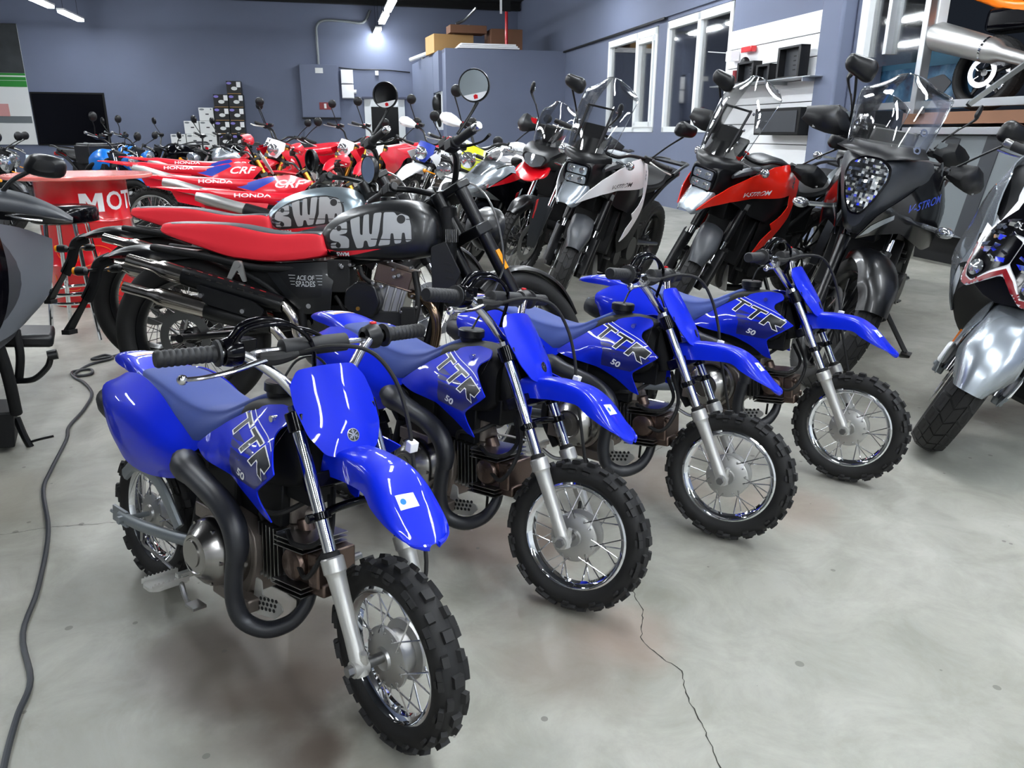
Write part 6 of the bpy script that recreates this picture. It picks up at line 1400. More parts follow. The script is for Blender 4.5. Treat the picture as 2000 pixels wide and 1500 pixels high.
    ct = [(-0.02, 1.02, -0.17), (-0.30, 1.08, -0.24), (-0.34, 0.88, -0.30), (-0.02, 0.74, -0.14), (-0.15, 0.9, -0.27), (-0.15, 0.66, -0.285), (-0.30, 0.62, -0.33), (-0.22, 0.45, -0.24), (-0.34, 0.47, -0.27)]
    sp = panel(sl, ct, 0.005, 'xz', (0, -1, 0), 0.04, r=0.012); side_pair('leg_shield', sp, 'silver_body', r)
    bl = [(-0.06, 0.95), (-0.16, 0.96), (-0.20, 0.66), (-0.10, 0.62)]; ind = panel(bl, [(u, v, h-0.003) for u, v, h in ct], 0.003, 'xz', (0, -1, 0), 0.04, r=0.02)
    side_pair('turn_signal', ind, 'lens_clear', r)
    inn = loftsym([[(x, 0, zt), (x, w_, zt-0.03), (x, w_, zb+0.03), (x, 0, zb)] for x, w_, zt, zb in [(0.05, 0.09, 0.72, 0.62), (-0.02, 0.14, 0.96, 0.60), (-0.14, 0.22, 1.05, 0.50), (-0.30, 0.24, 1.02, 0.36), (-0.42, 0.22, 0.70, 0.26)]]); obj('inner_cowl', inn, 'black_matte', r)
    body = loftsym([[(x, 0, zt), (x, w_*0.9, zt-0.02), (x, w_, (zt+zb)/2), (x, w_*0.8, zb)] for x, w_, zt, zb in [(-0.40, 0.24, 0.40, 0.20), (-0.75, 0.24, 0.42, 0.18), (-0.85, 0.22, 0.70, 0.20), (-1.3, 0.22, 0.78, 0.30), (-1.8, 0.17, 0.86, 0.50), (-2.05, 0.10, 0.90, 0.66)]]); obj('body', body, 'white_plastic', r)
    seat = loftsym([[(x, 0, zt), (x, w_*0.9, zt-0.015), (x, w_, zt-0.07)] for x, w_, zt in [(-0.80, 0.13, 0.73), (-1.0, 0.18, 0.77), (-1.3, 0.19, 0.79), (-1.4, 0.18, 0.86), (-1.9, 0.14, 0.93)]]); obj('seat', seat, 'black_matte', r)
    c = (-1.55, 0, 0.28); w = wheel('rear_wheel', r, c, 0.28, 0.17, 0.15, 'road', simple_hub(c, 0.05, 0.14), 0, rim='grey_plastic', hubmat='grey_plastic', carc=0.006, n=60); obj('wheel_spokes', alloy_mb(0.17, 0.04, 5, 0.02, c=c), 'grey_plastic', w)
    bs = MB().box((-0.62, 0, 0.22), (0.5, 0.3, 0.12)); obj('belly_pan', bs, 'black_plastic', r, bevel=0.03)
    bar_set(r, (-0.42, 0.36, 1.02), (-0.30, 0, 1.02), 'black_satin', 0.012, F=F)
    steer(F, 20); r.matrix_world = mtx(1.65, 2.791, -145.8, -14.5)
make_white_scooter()
def make_grey_scooter():
    r = root('touring_scooter', 'grey and black touring scooter cut by the left edge, mirror and hand guard showing', 'scooter'); F = []
    R = 0.30; c = (0, 0, R)
    w = wheel('front_wheel', r, c, R, 0.19, 0.12, 'road', simple_hub(c, 0.05, 0.12), 0, rim='black_satin', hubmat='black_satin', carc=0.006, n=60); F.append(w); obj('wheel_spokes', alloy_mb(0.19, 0.04, 5, 0.02, c=c), 'black_satin', w)
    F.append(obj('front_fender', hugger(R, 0.08, -50, 60, 0.03, c), 'grey_plastic', r))
    fork_pair(r, F, R, 0.85, 0.09, 26, split=0.4, usd=True)
    nose = loftsym([[(x, 0, zt), (x, w_*0.8, zt-0.01), (x, w_, (zt+zb)/2), (x, w_*0.5, zb)] for x, w_, zt, zb in [(0.08, 0.08, 0.80, 0.70), (-0.02, 0.14, 0.90, 0.62), (-0.15, 0.18, 0.97, 0.55), (-0.28, 0.18, 0.95, 0.50)]]); obj('front_cowl', nose, 'grey_plastic', r)
    # side shield: black inner, light grey leading blade
    ol = [(-0.10, 0.86), (-0.32, 0.90), (-0.50, 0.84), (-0.52, 0.60), (-0.44, 0.48), (-0.26, 0.44), (-0.12, 0.60)]
    ct = [(-0.10, 0.86, -0.17), (-0.32, 0.90, -0.22), (-0.5, 0.82, -0.33), (-0.5, 0.6, -0.315), (-0.43, 0.48, -0.27), (-0.26, 0.45, -0.20), (-0.12, 0.6, -0.16), (-0.32, 0.68, -0.28)]
    sp = panel(ol, ct, 0.005, 'xz', (0, -1, 0), 0.04, r=0.04); side_pair('leg_shield', sp, 'grey_plastic', r)
    b2 = [(-0.30, 0.86), (-0.42, 0.86), (-0.47, 0.66), (-0.36, 0.50), (-0.28, 0.46), (-0.30, 0.60)]
    rows = [[(-0.30, 0.21, 0.90), (-0.42, 0.30, 0.875), (-0.52, 0.395, 0.83)], [(-0.30, 0.235, 0.76), (-0.44, 0.335, 0.75), (-0.52, 0.395, 0.73)], [(-0.28, 0.235, 0.62), (-0.43, 0.325, 0.62), (-0.50, 0.375, 0.62)], [(-0.22, 0.20, 0.48), (-0.36, 0.265, 0.50), (-0.46, 0.30, 0.52)]]
    wg = sheet(rows, 0.006, (0.8, 0.6, 0), 4, 4); side_pair('wind_deflector', wg, mat('mid_grey_paint', (92, 96, 102), 0.4), r)
    rows = [[(-0.22, 0.17, 0.94), (-0.30, 0.21, 0.92), (-0.33, 0.24, 0.90)], [(-0.20, 0.19, 0.80), (-0.27, 0.24, 0.76), (-0.30, 0.27, 0.75)], [(-0.16, 0.17, 0.64), (-0.24, 0.23, 0.60), (-0.27, 0.26, 0.60)], [(-0.12, 0.13, 0.50), (-0.18, 0.17, 0.46), (-0.22, 0.20, 0.46)]]
    side_pair('cowl_edge', sheet([[(x+0.02, y, z) for x, y, z in q] for q in rows], 0.008, (0.8, 0.6, 0), 4, 4), 'black_gloss', r)
    fr = MB()
    for s in (-1, 1):
        fr.tube([(-0.35, s*0.20, 0.55), (-0.38, s*0.24, 0.36), (-0.42, s*0.26, 0.18)], 0.022, 8).tube([(-0.45, s*0.27, 0.50), (-0.44, s*0.28, 0.40), (-0.46, s*0.27, 0.30)], 0.016, 8)
        fr.box((-0.50, s*0.20, 0.12), (0.18, 0.10, 0.14))
    fr.box((-0.55, 0, 0.35), (0.35, 0.36, 0.30)); obj('frame', fr, 'black_matte', r, bevel=0.02)
    ft = MB()
    obj('footboard', MB().box((-0.62, 0.30, 0.435), (0.20, 0.17, 0.05)), 'black_plastic', r, bevel=0.015)
    pd = MB().tube([(-0.45, 0.26, 0.30), (-0.42, 0.32, 0.315), (-0.42, 0.365, 0.36), (-0.42, 0.378, 0.40)], 0.011, 8).cyl((-0.42, 0.368, 0.405), (-0.42, 0.400, 0.412), 0.019, n=14); obj('stand_lever', pd, 'black_satin', r)
    sd = MB().tube([(-0.47, 0.255, 0.15), (-0.46, 0.28, 0.07), (-0.45, 0.315, 0.0), (-0.44, 0.355, -0.030)], 0.013, 8).tube([(-0.44, 0.33, -0.026), (-0.44, 0.37, -0.036), (-0.44, 0.41, -0.038)], 0.013, 8, flat=0.5).tube([(-0.46, 0.29, 0.05), (-0.45, 0.33, 0.065), (-0.45, 0.375, 0.075)], 0.005, 6)
    obj('side_stand', sd, 'black_satin', r)
    h = bar_set(r, (-0.46, 0.34, 0.93), (-0.34, 0, 0.93), 'black_satin', 0.012, F=F)
    for s in (-1, 1):
        rows = []
        for t, (y, z, hh) in enumerate([(0.14, 0.955, 0.05), (0.22, 0.955, 0.052), (0.32, 0.945, 0.046), (0.41, 0.925, 0.028), (0.465, 0.908, 0.006)]):
            x = -0.36-0.05*t*0.5; rows.append([(x-0.06, s*y, z+hh), (x, s*y, z+hh*0.5), (x+0.005, s*y, z-hh*0.4), (x-0.02, s*y, z-hh)])
        g = obj('hand_guard', sheet(rows, 0.005, (1, 0, 0.3), 3, 3), 'grey_plastic', h)
        m2 = [[(p[0]+0.004, p[1], p[2]-0.002) for p in q[2:]] for q in rows]; obj('guard_lip', sheet(m2, 0.006, (1, 0, 0), 3, 3), 'black_satin', h)
        hd = Vector((-0.45, s*0.385, 1.095)); mm = MB().loft([[hd+Vector((dx, s*0.066*k*p[0], 0.040*k*p[1])) for p in [(-1, -0.5), (-0.3, -1), (0.7, -0.95), (1, -0.3), (0.9, 0.6), (0.1, 1.0), (-0.7, 0.8)]] for dx, k in ((-0.012, 0.95), (0.0, 1.0), (0.025, 0.9), (0.045, 0.5))], n=3, nr=3)
        mm.tube([(-0.44, s*0.24, 0.97), (-0.44, s*0.28, 1.03), (-0.44, s*0.335, 1.07)], 0.008, 8); mo = obj('mirror', mm, 'black_plastic', h)
        obj('mirror_glass', MB().box(hd+Vector((-0.0145, 0, 0)), (0.002, 0.115, 0.062)), 'mirror_glass', mo)
    seat = loftsym([[(x, 0, zt), (x, w_*0.9, zt-0.015), (x, w_, zt-0.07)] for x, w_, zt in [(-0.80, 0.11, 0.76), (-1.0, 0.15, 0.79), (-1.3, 0.16, 0.80), (-1.4, 0.15, 0.88), (-1.8, 0.11, 0.92)]]); obj('seat', seat, 'black_matte', r)
    body = loftsym([[(x, 0, zt), (x, w_*0.9, zt-0.02), (x, w_, (zt+zb)/2), (x, w_*0.8, zb)] for x, w_, zt, zb in [(-0.55, 0.10, 0.55, 0.30), (-0.85, 0.16, 0.72, 0.30), (-1.3, 0.17, 0.76, 0.40), (-1.8, 0.12, 0.86, 0.62)]]); obj('body', body, 'grey_plastic', r)
    c = (-1.5, 0, 0.29); wheel('rear_wheel', r, c, 0.29, 0.18, 0.15, 'road', simple_hub(c, 0.05, 0.14), 0, rim='black_satin', hubmat='black_satin', carc=0.006, n=60)
    steer(F, 0); r.matrix_world = mtx(-1.91, 2.18, -62, -7)
make_grey_scooter()
# ------------------------------------------------------------------ motocross style bikes (red row) and the bikes at the back
def make_mx():
    r = root('motocross_bike', '', 'motorcycle'); F = []
    c = (0, 0, 0.33)
    w = wheel('front_wheel', r, c, 0.34, 0.27, 0.075, 'knob', simple_hub(c), 32, rim='steel', hubmat='steel', n=48, carc=0.011); F.append(w); obj('brake_disc', disc_mb(c, 0.12, 0.05), 'steel', w)
    c = (-1.42, 0, 0.32); w = wheel('rear_wheel', r, c, 0.33, 0.24, 0.10, 'knob', simple_hub(c), 32, rim='steel', hubmat='steel', n=48, carc=0.012)
    fork_pair(r, F, 0.33, 0.92, 0.095, 27, low=(0.026, 'gold_metal'), up=(0.022, 'chrome'), split=0.35, usd=True)
    rows = []
    for x, z, w_, dr in [(-0.30, 0.72, 0.05, 0.02), (-0.10, 0.76, 0.07, 0.03), (0.10, 0.755, 0.075, 0.03), (0.26, 0.72, 0.06, 0.02), (0.36, 0.67, 0.03, 0.004)]:
        half = [(x, 0, z), (x, w_*0.6, z-0.003), (x, w_, z-0.012), (x, w_*1.05, z-dr)]
        rows.append([(a, -b_, c_) for a, b_, c_ in reversed(half[1:])]+half)
    F.append(obj('front_fender', sheet(rows, 0.003, (0, 0, 1), 2, 3), 'red_honda', r))
    np_ = panel([(-0.05, -0.10), (0.05, -0.10), (0.10, 0.02), (0.09, 0.11), (-0.09, 0.11), (-0.10, 0.02)], [(u, v, -2.0*u*u) for u in (-0.1, 0, 0.1) for v in (-0.1, 0, 0.1)], 0.003, ((-0.16, 0, 0.88), (0, 1, 0), (-0.45, 0, 0.89), (0.89, 0, 0.45)), step=0.03); F.append(obj('number_plate', np_, 'white_plastic', r))
    h = bar_set(r, (-0.42, 0.38, 1.05), (-0.32, 0, 0.96), 'black_satin', 0.0115, F=F, levm='silver_paint', endm=None)
    for s in (-1, 1): hand_guard(h, s, -0.42, 0.40, 1.05, 'red_honda', 0.8)
    S = [(-0.42, 0.905, 0.030, 0.86), (-0.52, 0.885, 0.045, 0.81), (-0.66, 0.865, 0.060, 0.77), (-0.85, 0.862, 0.085, 0.755), (-1.10, 0.875, 0.095, 0.765), (-1.30, 0.890, 0.095, 0.79), (-1.46, 0.905, 0.080, 0.84), (-1.52, 0.905, 0.05, 0.885)]
    st = MB().loft([ringz(*q, top=0.75) for q in S], n=3); so = obj('seat', st, 'red_honda', r); tr = st.bvh()
    for s in (-1, 1): obj('lettering', project(text_bm('HONDA', 0.045, 0.02, 0.0, 1.8), tr, ((-1.08, 0, 0.842), (-s, 0, 0), (0, 0, 1)), (0, -s, 0), 0.0015, 0.04), 'white_sticker', so, label='white maker lettering on the seat side')
    rows = []
    for x, z, w_, dr in [(-1.20, 0.86, 0.08, 0.04), (-1.42, 0.888, 0.085, 0.05), (-1.62, 0.905, 0.075, 0.04), (-1.80, 0.918, 0.055, 0.025), (-1.93, 0.920, 0.025, 0.004)]:
        half = [(x, 0, z), (x, w_*0.6, z-0.003), (x, w_, z-0.012), (x, w_*1.05, z-dr)]
        rows.append([(a, -b_, c_) for a, b_, c_ in reversed(half[1:])]+half)
    obj('rear_fender', sheet(rows, 0.003, (0, 0, 1), 2, 3), 'red_honda', r)
    ol = [(-0.95, 0.775), (-1.35, 0.805), (-1.60, 0.90, .004), (-1.50, 0.80), (-1.42, 0.66), (-1.15, 0.60), (-0.98, 0.70)]
    ct = [(-0.95, 0.82, -0.08), (-1.35, 0.86, -0.10), (-1.6, 0.9, -0.08), (-1.2, 0.74, -0.145), (-1.42, 0.66, -0.12), (-1.15, 0.6, -0.12), (-0.98, 0.7, -0.10)]
    side_pair('side_panel', panel(ol, ct, 0.003, 'xz', (0, -1, 0), 0.04), 'red_honda', r)
    ol = [(-0.18, 0.84, .004), (-0.40, 0.90), (-0.62, 0.885), (-0.92, 0.80, .004), (-0.76, 0.74), (-0.66, 0.66), (-0.46, 0.58), (-0.33, 0.60), (-0.30, 0.72)]
    ct = [(-0.18, 0.84, -0.17), (-0.40, 0.90, -0.09), (-0.62, 0.88, -0.07), (-0.92, 0.80, -0.08), (-0.5, 0.75, -0.165), (-0.3, 0.72, -0.175), (-0.46, 0.59, -0.14), (-0.66, 0.67, -0.12), (-0.35, 0.82, -0.165)]
    sp = panel(ol, ct, 0.003, 'xz', (0, -1, 0), 0.03); pr = side_pair('tank_shroud', sp, 'red_honda', r)
    fl = [(-0.90, 0.795), (-0.74, 0.755), (-0.52, 0.86), (-0.56, 0.885), (-0.70, 0.86)]
    for s, o in ((-1, pr[0]), (1, pr[1])):
        t = (sp if s < 0 else sp.mirror()).bvh()
        obj('decal', project(poly_bm([fl]), t, ((0, 0, 0), (1, 0, 0), (0, 0, 1)), (0, -s, 0), 0.001, 0.03), 'royal_blue', o, label='blue flash behind the white letters')
        obj('lettering', project(text_bm('CRF', 0.10, 0.02, 0.35, 1.5), t, ((-0.42, 0, 0.815), (-s, 0, 0), (0, 0, 1)), (0, -s, 0), 0.0018, 0.03), 'white_sticker', o, label='large white slanted model letters')
    f = MB().box((-0.60, 0, 0.72), (0.40, 0.12, 0.20)).box((-1.05, 0, 0.76), (0.34, 0.13, 0.14)).tube([(-0.30, 0, 0.90), (-0.34, 0, 0.60), (-0.45, 0, 0.30), (-0.80, 0, 0.27), (-0.95, 0, 0.45), (-0.85, 0, 0.75)], 0.035, 8)
    for s in (-1, 1): f.tube([(-0.90, s*0.07, 0.38), (-1.2, s*0.09, 0.35), (-1.45, s*0.09, 0.32)], 0.022, 8)
    obj('frame', f, 'black_matte', r, bevel=0.02)
    e = MB().box((-0.68, 0, 0.42), (0.34, 0.22, 0.22)).box((-0.56, 0, 0.60), (0.13, 0.14, 0.18), Matrix.Rotation(0.25, 3, 'Y')).cyl((-0.74, -0.10, 0.40), (-0.74, -0.15, 0.40), 0.08, n=20); obj('engine', e, 'engine_cast', r, bevel=0.02)
    ex = MB().lathe((-1.02, -0.15, 0.70), (-1, 0, 0.27), [(0, 0), (0, 0.02), (0.05, 0.045), (0.42, 0.052), (0.52, 0.035), (0.53, 0)], 18).tube([(-0.50, -0.05, 0.62), (-0.42, -0.08, 0.50), (-0.60, -0.16, 0.48), (-0.85, -0.15, 0.60), (-1.03, -0.15, 0.70)], 0.02, 10); eo = obj('muffler', ex, 'silver_cast', r)
    obj('heat_shield', MB().lathe((-0.90, -0.155, 0.66), (-1, 0, 0.27), [(0, 0.03), (0.02, 0.058), (0.24, 0.060), (0.26, 0.03)], 14), 'black_plastic', eo)
    for s in (-1, 1): obj('footpeg', MB().box((-0.88, s*0.15, 0.36), (0.05, 0.10, 0.02)), 'steel', r)
    obj('side_stand', MB().tube([(-0.90, 0.11, 0.33), (-0.88, 0.19, 0.17), (-0.86, 0.255, 0.055)], 0.011, 8).box((-0.86, 0.26, 0.05), (0.07, 0.05, 0.01)), 'black_satin', r)
    return r, F
def place_back():
    r, F = make_mx(); g = 'red dirt bikes with maker lettering on their seats'
    labs = ['nearest red dirt bike of the row, silver muffler, just behind the silver-tanked motorcycle', 'red dirt bike second of the row, blue flash and large white letters on its shroud', 'red dirt bike third of the row, longest pointed tail over the round table', 'farthest red dirt bike of the row, mostly behind the third one']
    P = [(-0.96, 5.72, 5, -5, 0.85), (-1.50, 6.62, 5, -5, 0.90), (-2.34, 8.05, 4, -4, 0.95), (-2.77, 9.3, 2, -4, 0.95)]
    for i, (x, y, yaw, ln, sc) in enumerate(P):
        m = mtx(x, y, yaw, ln)
        if i == 0: r.matrix_world = m @ Matrix.Scale(sc, 4); r['label'] = labs[0]; r['group'] = g; steer(F, 20)
        else: dup(r, m @ Matrix.Scale(sc, 4), labs[i], g, steer_m(math.radians(20), 26))
    # dirt bikes facing the camera in the continued row
    g2 = 'dirt bikes facing out at the back of the hall'
    Q = [((-1.35, 9.3, -128, -9), 'white, blue and red trail bike in front of the white door', {'red_honda': 'white_plastic', 'white_plastic': 'royal_blue', 'gold_metal': 'chrome_soft'}),
         ((-2.05, 10.0, -118, -8), 'red trail bike with gold forks left of the white door', {}),
         ((-2.62, 11.0, -122, -8), 'red and white trail bike with gold forks, in the tangle left of the door', {'grey_plastic': 'white_plastic'}),
         ((-3.38, 10.3, -116, -8), 'red dirt bike with upright bars in front of the grey electric cabinet', {}),
         ((-3.95, 12.0, -122, -8), 'small red dirt bike behind the tangle of handlebars, left of the cabinet', {'gold_metal': 'black_satin'}),
         ((-0.72, 7.35, -128, -11), 'white and yellow supermoto with an oval headlight, centre of the hall', {'red_honda': 'white_plastic', 'white_plastic': 'yellow_plastic', 'gold_metal': 'black_satin'})]
    for iq, ((x, y, yaw, ln), lab, rc) in enumerate(Q):
        c = dup(r, mtx(x, y, yaw, ln) @ Matrix.Scale(1.1, 4), lab, g2, steer_m(math.radians(25), 26))
        recolor(c, rc)
        for o in list(c.children_recursive):
            if o.name.startswith('lettering') or o.name.startswith('decal') or (o.name.startswith('hand_guard') and 0 < iq < 5): bpy.data.objects.remove(o)
        hl = MB().lathe((-0.10, 0, 0.88), (1, 0, 0.1), [(-0.06, 0.03), (-0.02, 0.06), (0.02, 0.066), (0.03, 0.05), (0.036, 0)], 20)
        o = obj('headlight', hl, 'lens_clear', c); o['steered'] = 1; o.matrix_local = steer_m(math.radians(25), 26)
        hb = [o for o in c.children if o.name.startswith('handlebar')][0]
        for s in (-1, 1): mirror(hb, (-0.42, s*0.24, 1.06), (-0.40, s*0.36, 1.30), 'round', 0.05, (-1, 0, 0))
    # general roadster used further back
    r, F, eo = adv_base('roadster', tankm='black_gloss', R=0.32, rr=0.225, fork_low=(0.026, 'black_satin'), fork_up=(0.021, 'chrome'), usd=False, ftop=0.90, wb=1.42,
                    tank=[(-0.36, 0.84, 0.09, 0.74), (-0.44, 0.92, 0.14, 0.68), (-0.56, 0.95, 0.16, 0.66), (-0.72, 0.92, 0.15, 0.67), (-0.86, 0.82, 0.11, 0.70)])
    F.append(obj('front_fender', hugger(0.32, 0.066, -50, 50, 0.025, (0, 0, 0.32)), 'black_gloss', r))
    ho = obj('headlight', MB().lathe((-0.12, 0, 0.82), (1, 0, 0.05), [(-0.12, 0), (-0.11, 0.05), (-0.03, 0.085), (0.01, 0.09), (0.02, 0.085)], 26), 'black_gloss', r); F.append(ho)
    obj('lens', MB().lathe((-0.12, 0, 0.82), (1, 0, 0.05), [(0.018, 0.085), (0.03, 0.055), (0.035, 0)], 26), 'lens_clear', ho)
    h = bar_set(r, (-0.46, 0.37, 1.02), (-0.34, 0, 0.93), 'black_satin', 0.0115, F=F, levm='silver_paint')
    for s in (-1, 1): mirror(h, (-0.46, s*0.25, 1.04), (-0.42, s*0.36, 1.22), 'round', 0.052, (-1, 0, 0))
    for s in (-1, 1):
        to = obj('turn_signal', MB().cyl((-0.10, s*0.08, 0.76), (-0.09, s*0.17, 0.76), 0.007, n=6).ball((-0.08, s*0.19, 0.76), 0.022, 8), 'amber', r); F.append(to)
    steer(F, 25); g3 = 'roadsters at the far left and back wall'
    RD = [((-5.0, 12.6, -150, -8), 'black roadster with round mirrors before the right-hand white boxes', {}), ((-6.1, 13.0, -150, -8), 'black roadster with round mirrors in front of the blue-grey back wall', {}), ((-7.1, 13.3, -150, -8), 'black roadster with round mirrors at the edge of the black opening', {}), ((-4.6, 10.9, -145, -8), 'black roadster beside the tangle of red dirt bikes', {'black_gloss': 'silver_body'}),
          ((-4.55, 5.6, -40, -8), 'dark grey roadster nearest the table at the far left', {'black_gloss': 'grey_plastic'}), ((-5.1, 6.6, -42, -8), 'black roadster behind the dark grey one at the far left', {}), ((-5.3, 7.6, -40, -8), 'roadster with a deep blue tank at the far left', {'black_gloss': 'royal_blue'}), ((-5.75, 8.7, -40, -8), 'black roadster under the green and white banner', {'black_gloss': 'black_plastic'}),
          ((-4.55, 9.2, -38, -8), 'bright blue roadster left of the black top case', {'black_gloss': 'sky_blue'}), ((-6.4, 9.9, -40, -8), 'dark roadster behind the blue one by the black opening', {}), ((-5.3, 11.3, -40, -8), 'bright blue roadster farther back by the black opening', {'black_gloss': 'sky_blue'}),
          ((-0.95, 8.0, -130, -10), 'roadster with a large round chrome headlight in the centre of the hall', {'black_gloss': 'tank_black'}), ((0.30, 9.2, -125, -9), 'dark roadster behind the white supermoto', {'black_gloss': 'grey_plastic'})]
    for i, ((x, y, yaw, ln), lab, rc) in enumerate(RD):
        if i == 0: r.matrix_world = mtx(x, y, yaw, ln); r['label'] = lab; r['group'] = g3
        else: recolor(dup(r, mtx(x, y, yaw, ln), lab, g3, steer_m(math.radians(25), 26)), rc)
    # top case rider: blue scooter with a black case
    tc = MB().box((0, 0, 0.16), (0.40, 0.44, 0.26)).box((0, 0, 0.30), (0.36, 0.40, 0.03)).box((0, 0, 0.02), (0.3, 0.3, 0.03)); o = root('top_case', 'square black top case carried behind a bright blue motorcycle', 'luggage box', (-5.15, 9.85, 0.74), math.radians(-35))
    o.scale = (0.85, 0.85, 0.85)
    obj('shell', tc, 'black_plastic', o, bevel=0.02); obj('latch', MB().box((0.205, 0, 0.20), (0.01, 0.08, 0.04)), 'steel', o)
    # adventure bike with the red beak
    r, F, eo = adv_base('rally_bike', spoke=True, tread='dual', tankm='white_plastic', R=0.345, rr=0.265, tw=0.095, fork_low=(0.028, 'grey_plastic'), fork_up=(0.024, 'chrome'), usd=False, split=0.42, ftop=1.02)
    F.append(obj('front_fender', hugger(0.345, 0.062, -25, 45, 0.02, (0, 0, 0.345), drop=0.04), 'black_satin', r))
    for s in (-1, 1):
        g = [[(0.045, s*0.075, 0.72), (-0.09, s*0.135, 0.72)], [(0.06, s*0.085, 0.60), (-0.05, s*0.14, 0.58)], [(0.07, s*0.09, 0.45), (0.0, s*0.14, 0.42)], [(0.05, s*0.09, 0.33), (0.0, s*0.13, 0.32)]]
        fg = obj('fork_guard', sheet(g, 0.004, (0.5, s, 0), 3, 3), 'grey_plastic', r); F.append(fg)
        obj('decal', MB().prism([(0.052, 0.70), (0.02, 0.71), (0.04, 0.55), (0.064, 0.56)], s*0.096, s*0.094, 'xz'), 'red_plastic', fg, label='red flash on the fork guard')
    rows = []
    for x, z, w_, dr in [(0.00, 0.94, 0.11, 0.03), (0.06, 0.90, 0.125, 0.03), (0.11, 0.865, 0.115, 0.02), (0.135, 0.845, 0.08, 0.006)]:
        half = [(x, 0, z-0.01), (x, w_*0.6, z-0.002), (x-0.01, w_, z+0.015), (x-0.02, w_*1.1, z-dr+0.03)]
        rows.append([(a, -b_, c_) for a, b_, c_ in reversed(half[1:])]+half)
    obj('beak', sheet(rows, 0.008, (0.4, 0, 1), 3, 3), 'red_plastic', r)
    ns = MB().loft([sym_ring([(x, 0, zt), (x, w_*0.8, zt), (x, w_, zt-0.04), (x, w_*0.5, zb), (x, 0.0001, zb-0.01)]) for x, w_, zt, zb in [(-0.30, 0.12, 1.12, 0.90), (-0.12, 0.16, 1.10, 0.92), (0.0, 0.14, 1.06, 0.93), (0.05, 0.11, 1.03, 0.94)]], n=3, nr=2); no = obj('nose_cowl', ns, 'black_plastic', r)
    hl = panel([(-0.10, 0.045), (0.10, 0.045), (0.075, -0.03), (0.0, -0.055), (-0.075, -0.03)], [(u, v, -1.5*u*u) for u in (-0.1, 0, 0.1) for v in (-0.05, 0.05)], 0.01, ((0.068, 0, 0.985), (0, 1, 0), (-0.2, 0, 0.98), (0.98, 0, 0.2)), step=0.03, r=0.015); obj('headlight', hl, 'lens_clear', no)
    screen_bubble(r, x0=0.0, z0=1.10, x1=-0.16, z1=1.42, w0=0.12, w1=0.15, wt=0.10)
    obj('instrument_panel', MB().box((-0.16, 0, 1.17), (0.06, 0.16, 0.14)), 'black_plastic', r, bevel=0.02)
    h = bar_set(r, (-0.42, 0.42, 1.15), (-0.34, 0, 1.08), 'black_satin', 0.013, F=F, levm='silver_paint')
    for s in (-1, 1):
        hg = hand_guard(h, s, -0.42, 0.44, 1.16, 'black_plastic', 1.1); obj('guard_trim', MB().box((-0.345, s*0.30, 1.215), (0.012, 0.05, 0.04)), 'red_plastic', h)
        mirror(h, (-0.42, s*0.27, 1.18), (-0.40, s*0.40, 1.44), 'slim', 0.055, (-1, 0, 0))
    for s in (-1, 1): obj('turn_signal', MB().cyl((-0.02, s*0.14, 1.0), (0.0, s*0.22, 1.0), 0.008, n=6).ball((0.01, s*0.25, 1.0), 0.032, 10, sc=(0.6, 1, 0.8)), 'lens_clear', r)
    steer(F, 0); r.matrix_world = mtx(0.0, 6.25, -122, -13); r['label'] = 'rally motorcycle with a red beak and block-tread spoked wheel, left of the white one'
    # grey adventure bike tucked between the red and black ones
    c = dup(r, mtx(2.02, 5.08, -131, -10), 'grey adventure motorcycle mostly hidden between the red and glossy black ones', None, steer_m(math.radians(20), 26)); recolor(c, {'red_plastic': 'grey_light', 'white_plastic': 'silver_body'})
    # sport bike
    r, F, eo = adv_base('sport_bike', R=0.31, rr=0.22, tread='road', tankm='silver_body', ftop=0.86, wb=1.40, seat=False, tank=[(-0.42, 0.80, 0.09, 0.70), (-0.50, 0.88, 0.14, 0.66), (-0.62, 0.90, 0.16, 0.66), (-0.78, 0.86, 0.13, 0.66), (-0.90, 0.78, 0.09, 0.68)])
    F.append(obj('front_fender', hugger(0.31, 0.066, -50, 55, 0.022, (0, 0, 0.31)), 'black_gloss', r))
    ns = MB().loft([sym_ring([(x, 0, zt), (x, w_*0.7, zt-0.01), (x, w_, (zt+zb)/2+0.02), (x, w_*0.7, zb+0.01), (x, 0.0001, zb)]) for x, w_, zt, zb in [(-0.32, 0.19, 0.92, 0.60), (-0.18, 0.19, 0.92, 0.62), (-0.04, 0.16, 0.86, 0.64), (0.08, 0.11, 0.79, 0.66), (0.16, 0.05, 0.74, 0.68)]], n=3, nr=2); no = obj('nose_cowl', ns, 'silver_body', r)
    for s in (-1, 1): obj('headlight', panel([(0.13, 0.72), (0.02, 0.78), (-0.06, 0.79), (-0.02, 0.73), (0.08, 0.695)], [(0.13, 0.72, s*0.07), (-0.06, 0.79, s*0.175), (0.02, 0.75, s*0.14), (0.08, 0.695, s*0.10), (0.02, 0.78, s*0.135)], 0.006, 'xz', (0, s, 0), 0.03, r=0.01), 'lens_clear', r)
    rows = [[(x-0.10*u*u, w_*u, z) for u in (-1, -0.5, 0, 0.5, 1)] for x, z, w_ in [(0.04, 0.84, 0.10), (-0.08, 0.93, 0.13), (-0.20, 1.01, 0.13), (-0.28, 1.05, 0.08)]]; obj('windscreen', sheet(rows, 0.004, (1, 0, 1), 4, 4), 'screen_glass', r)
    ol = [(0.02, 0.74), (-0.20, 0.88), (-0.42, 0.86), (-0.60, 0.66), (-0.95, 0.40), (-0.90, 0.24), (-0.50, 0.24), (-0.28, 0.42), (-0.16, 0.62)]
    ct = [(u, v, -0.21) for u, v in ol]+[(-0.5, 0.5, -0.25)]
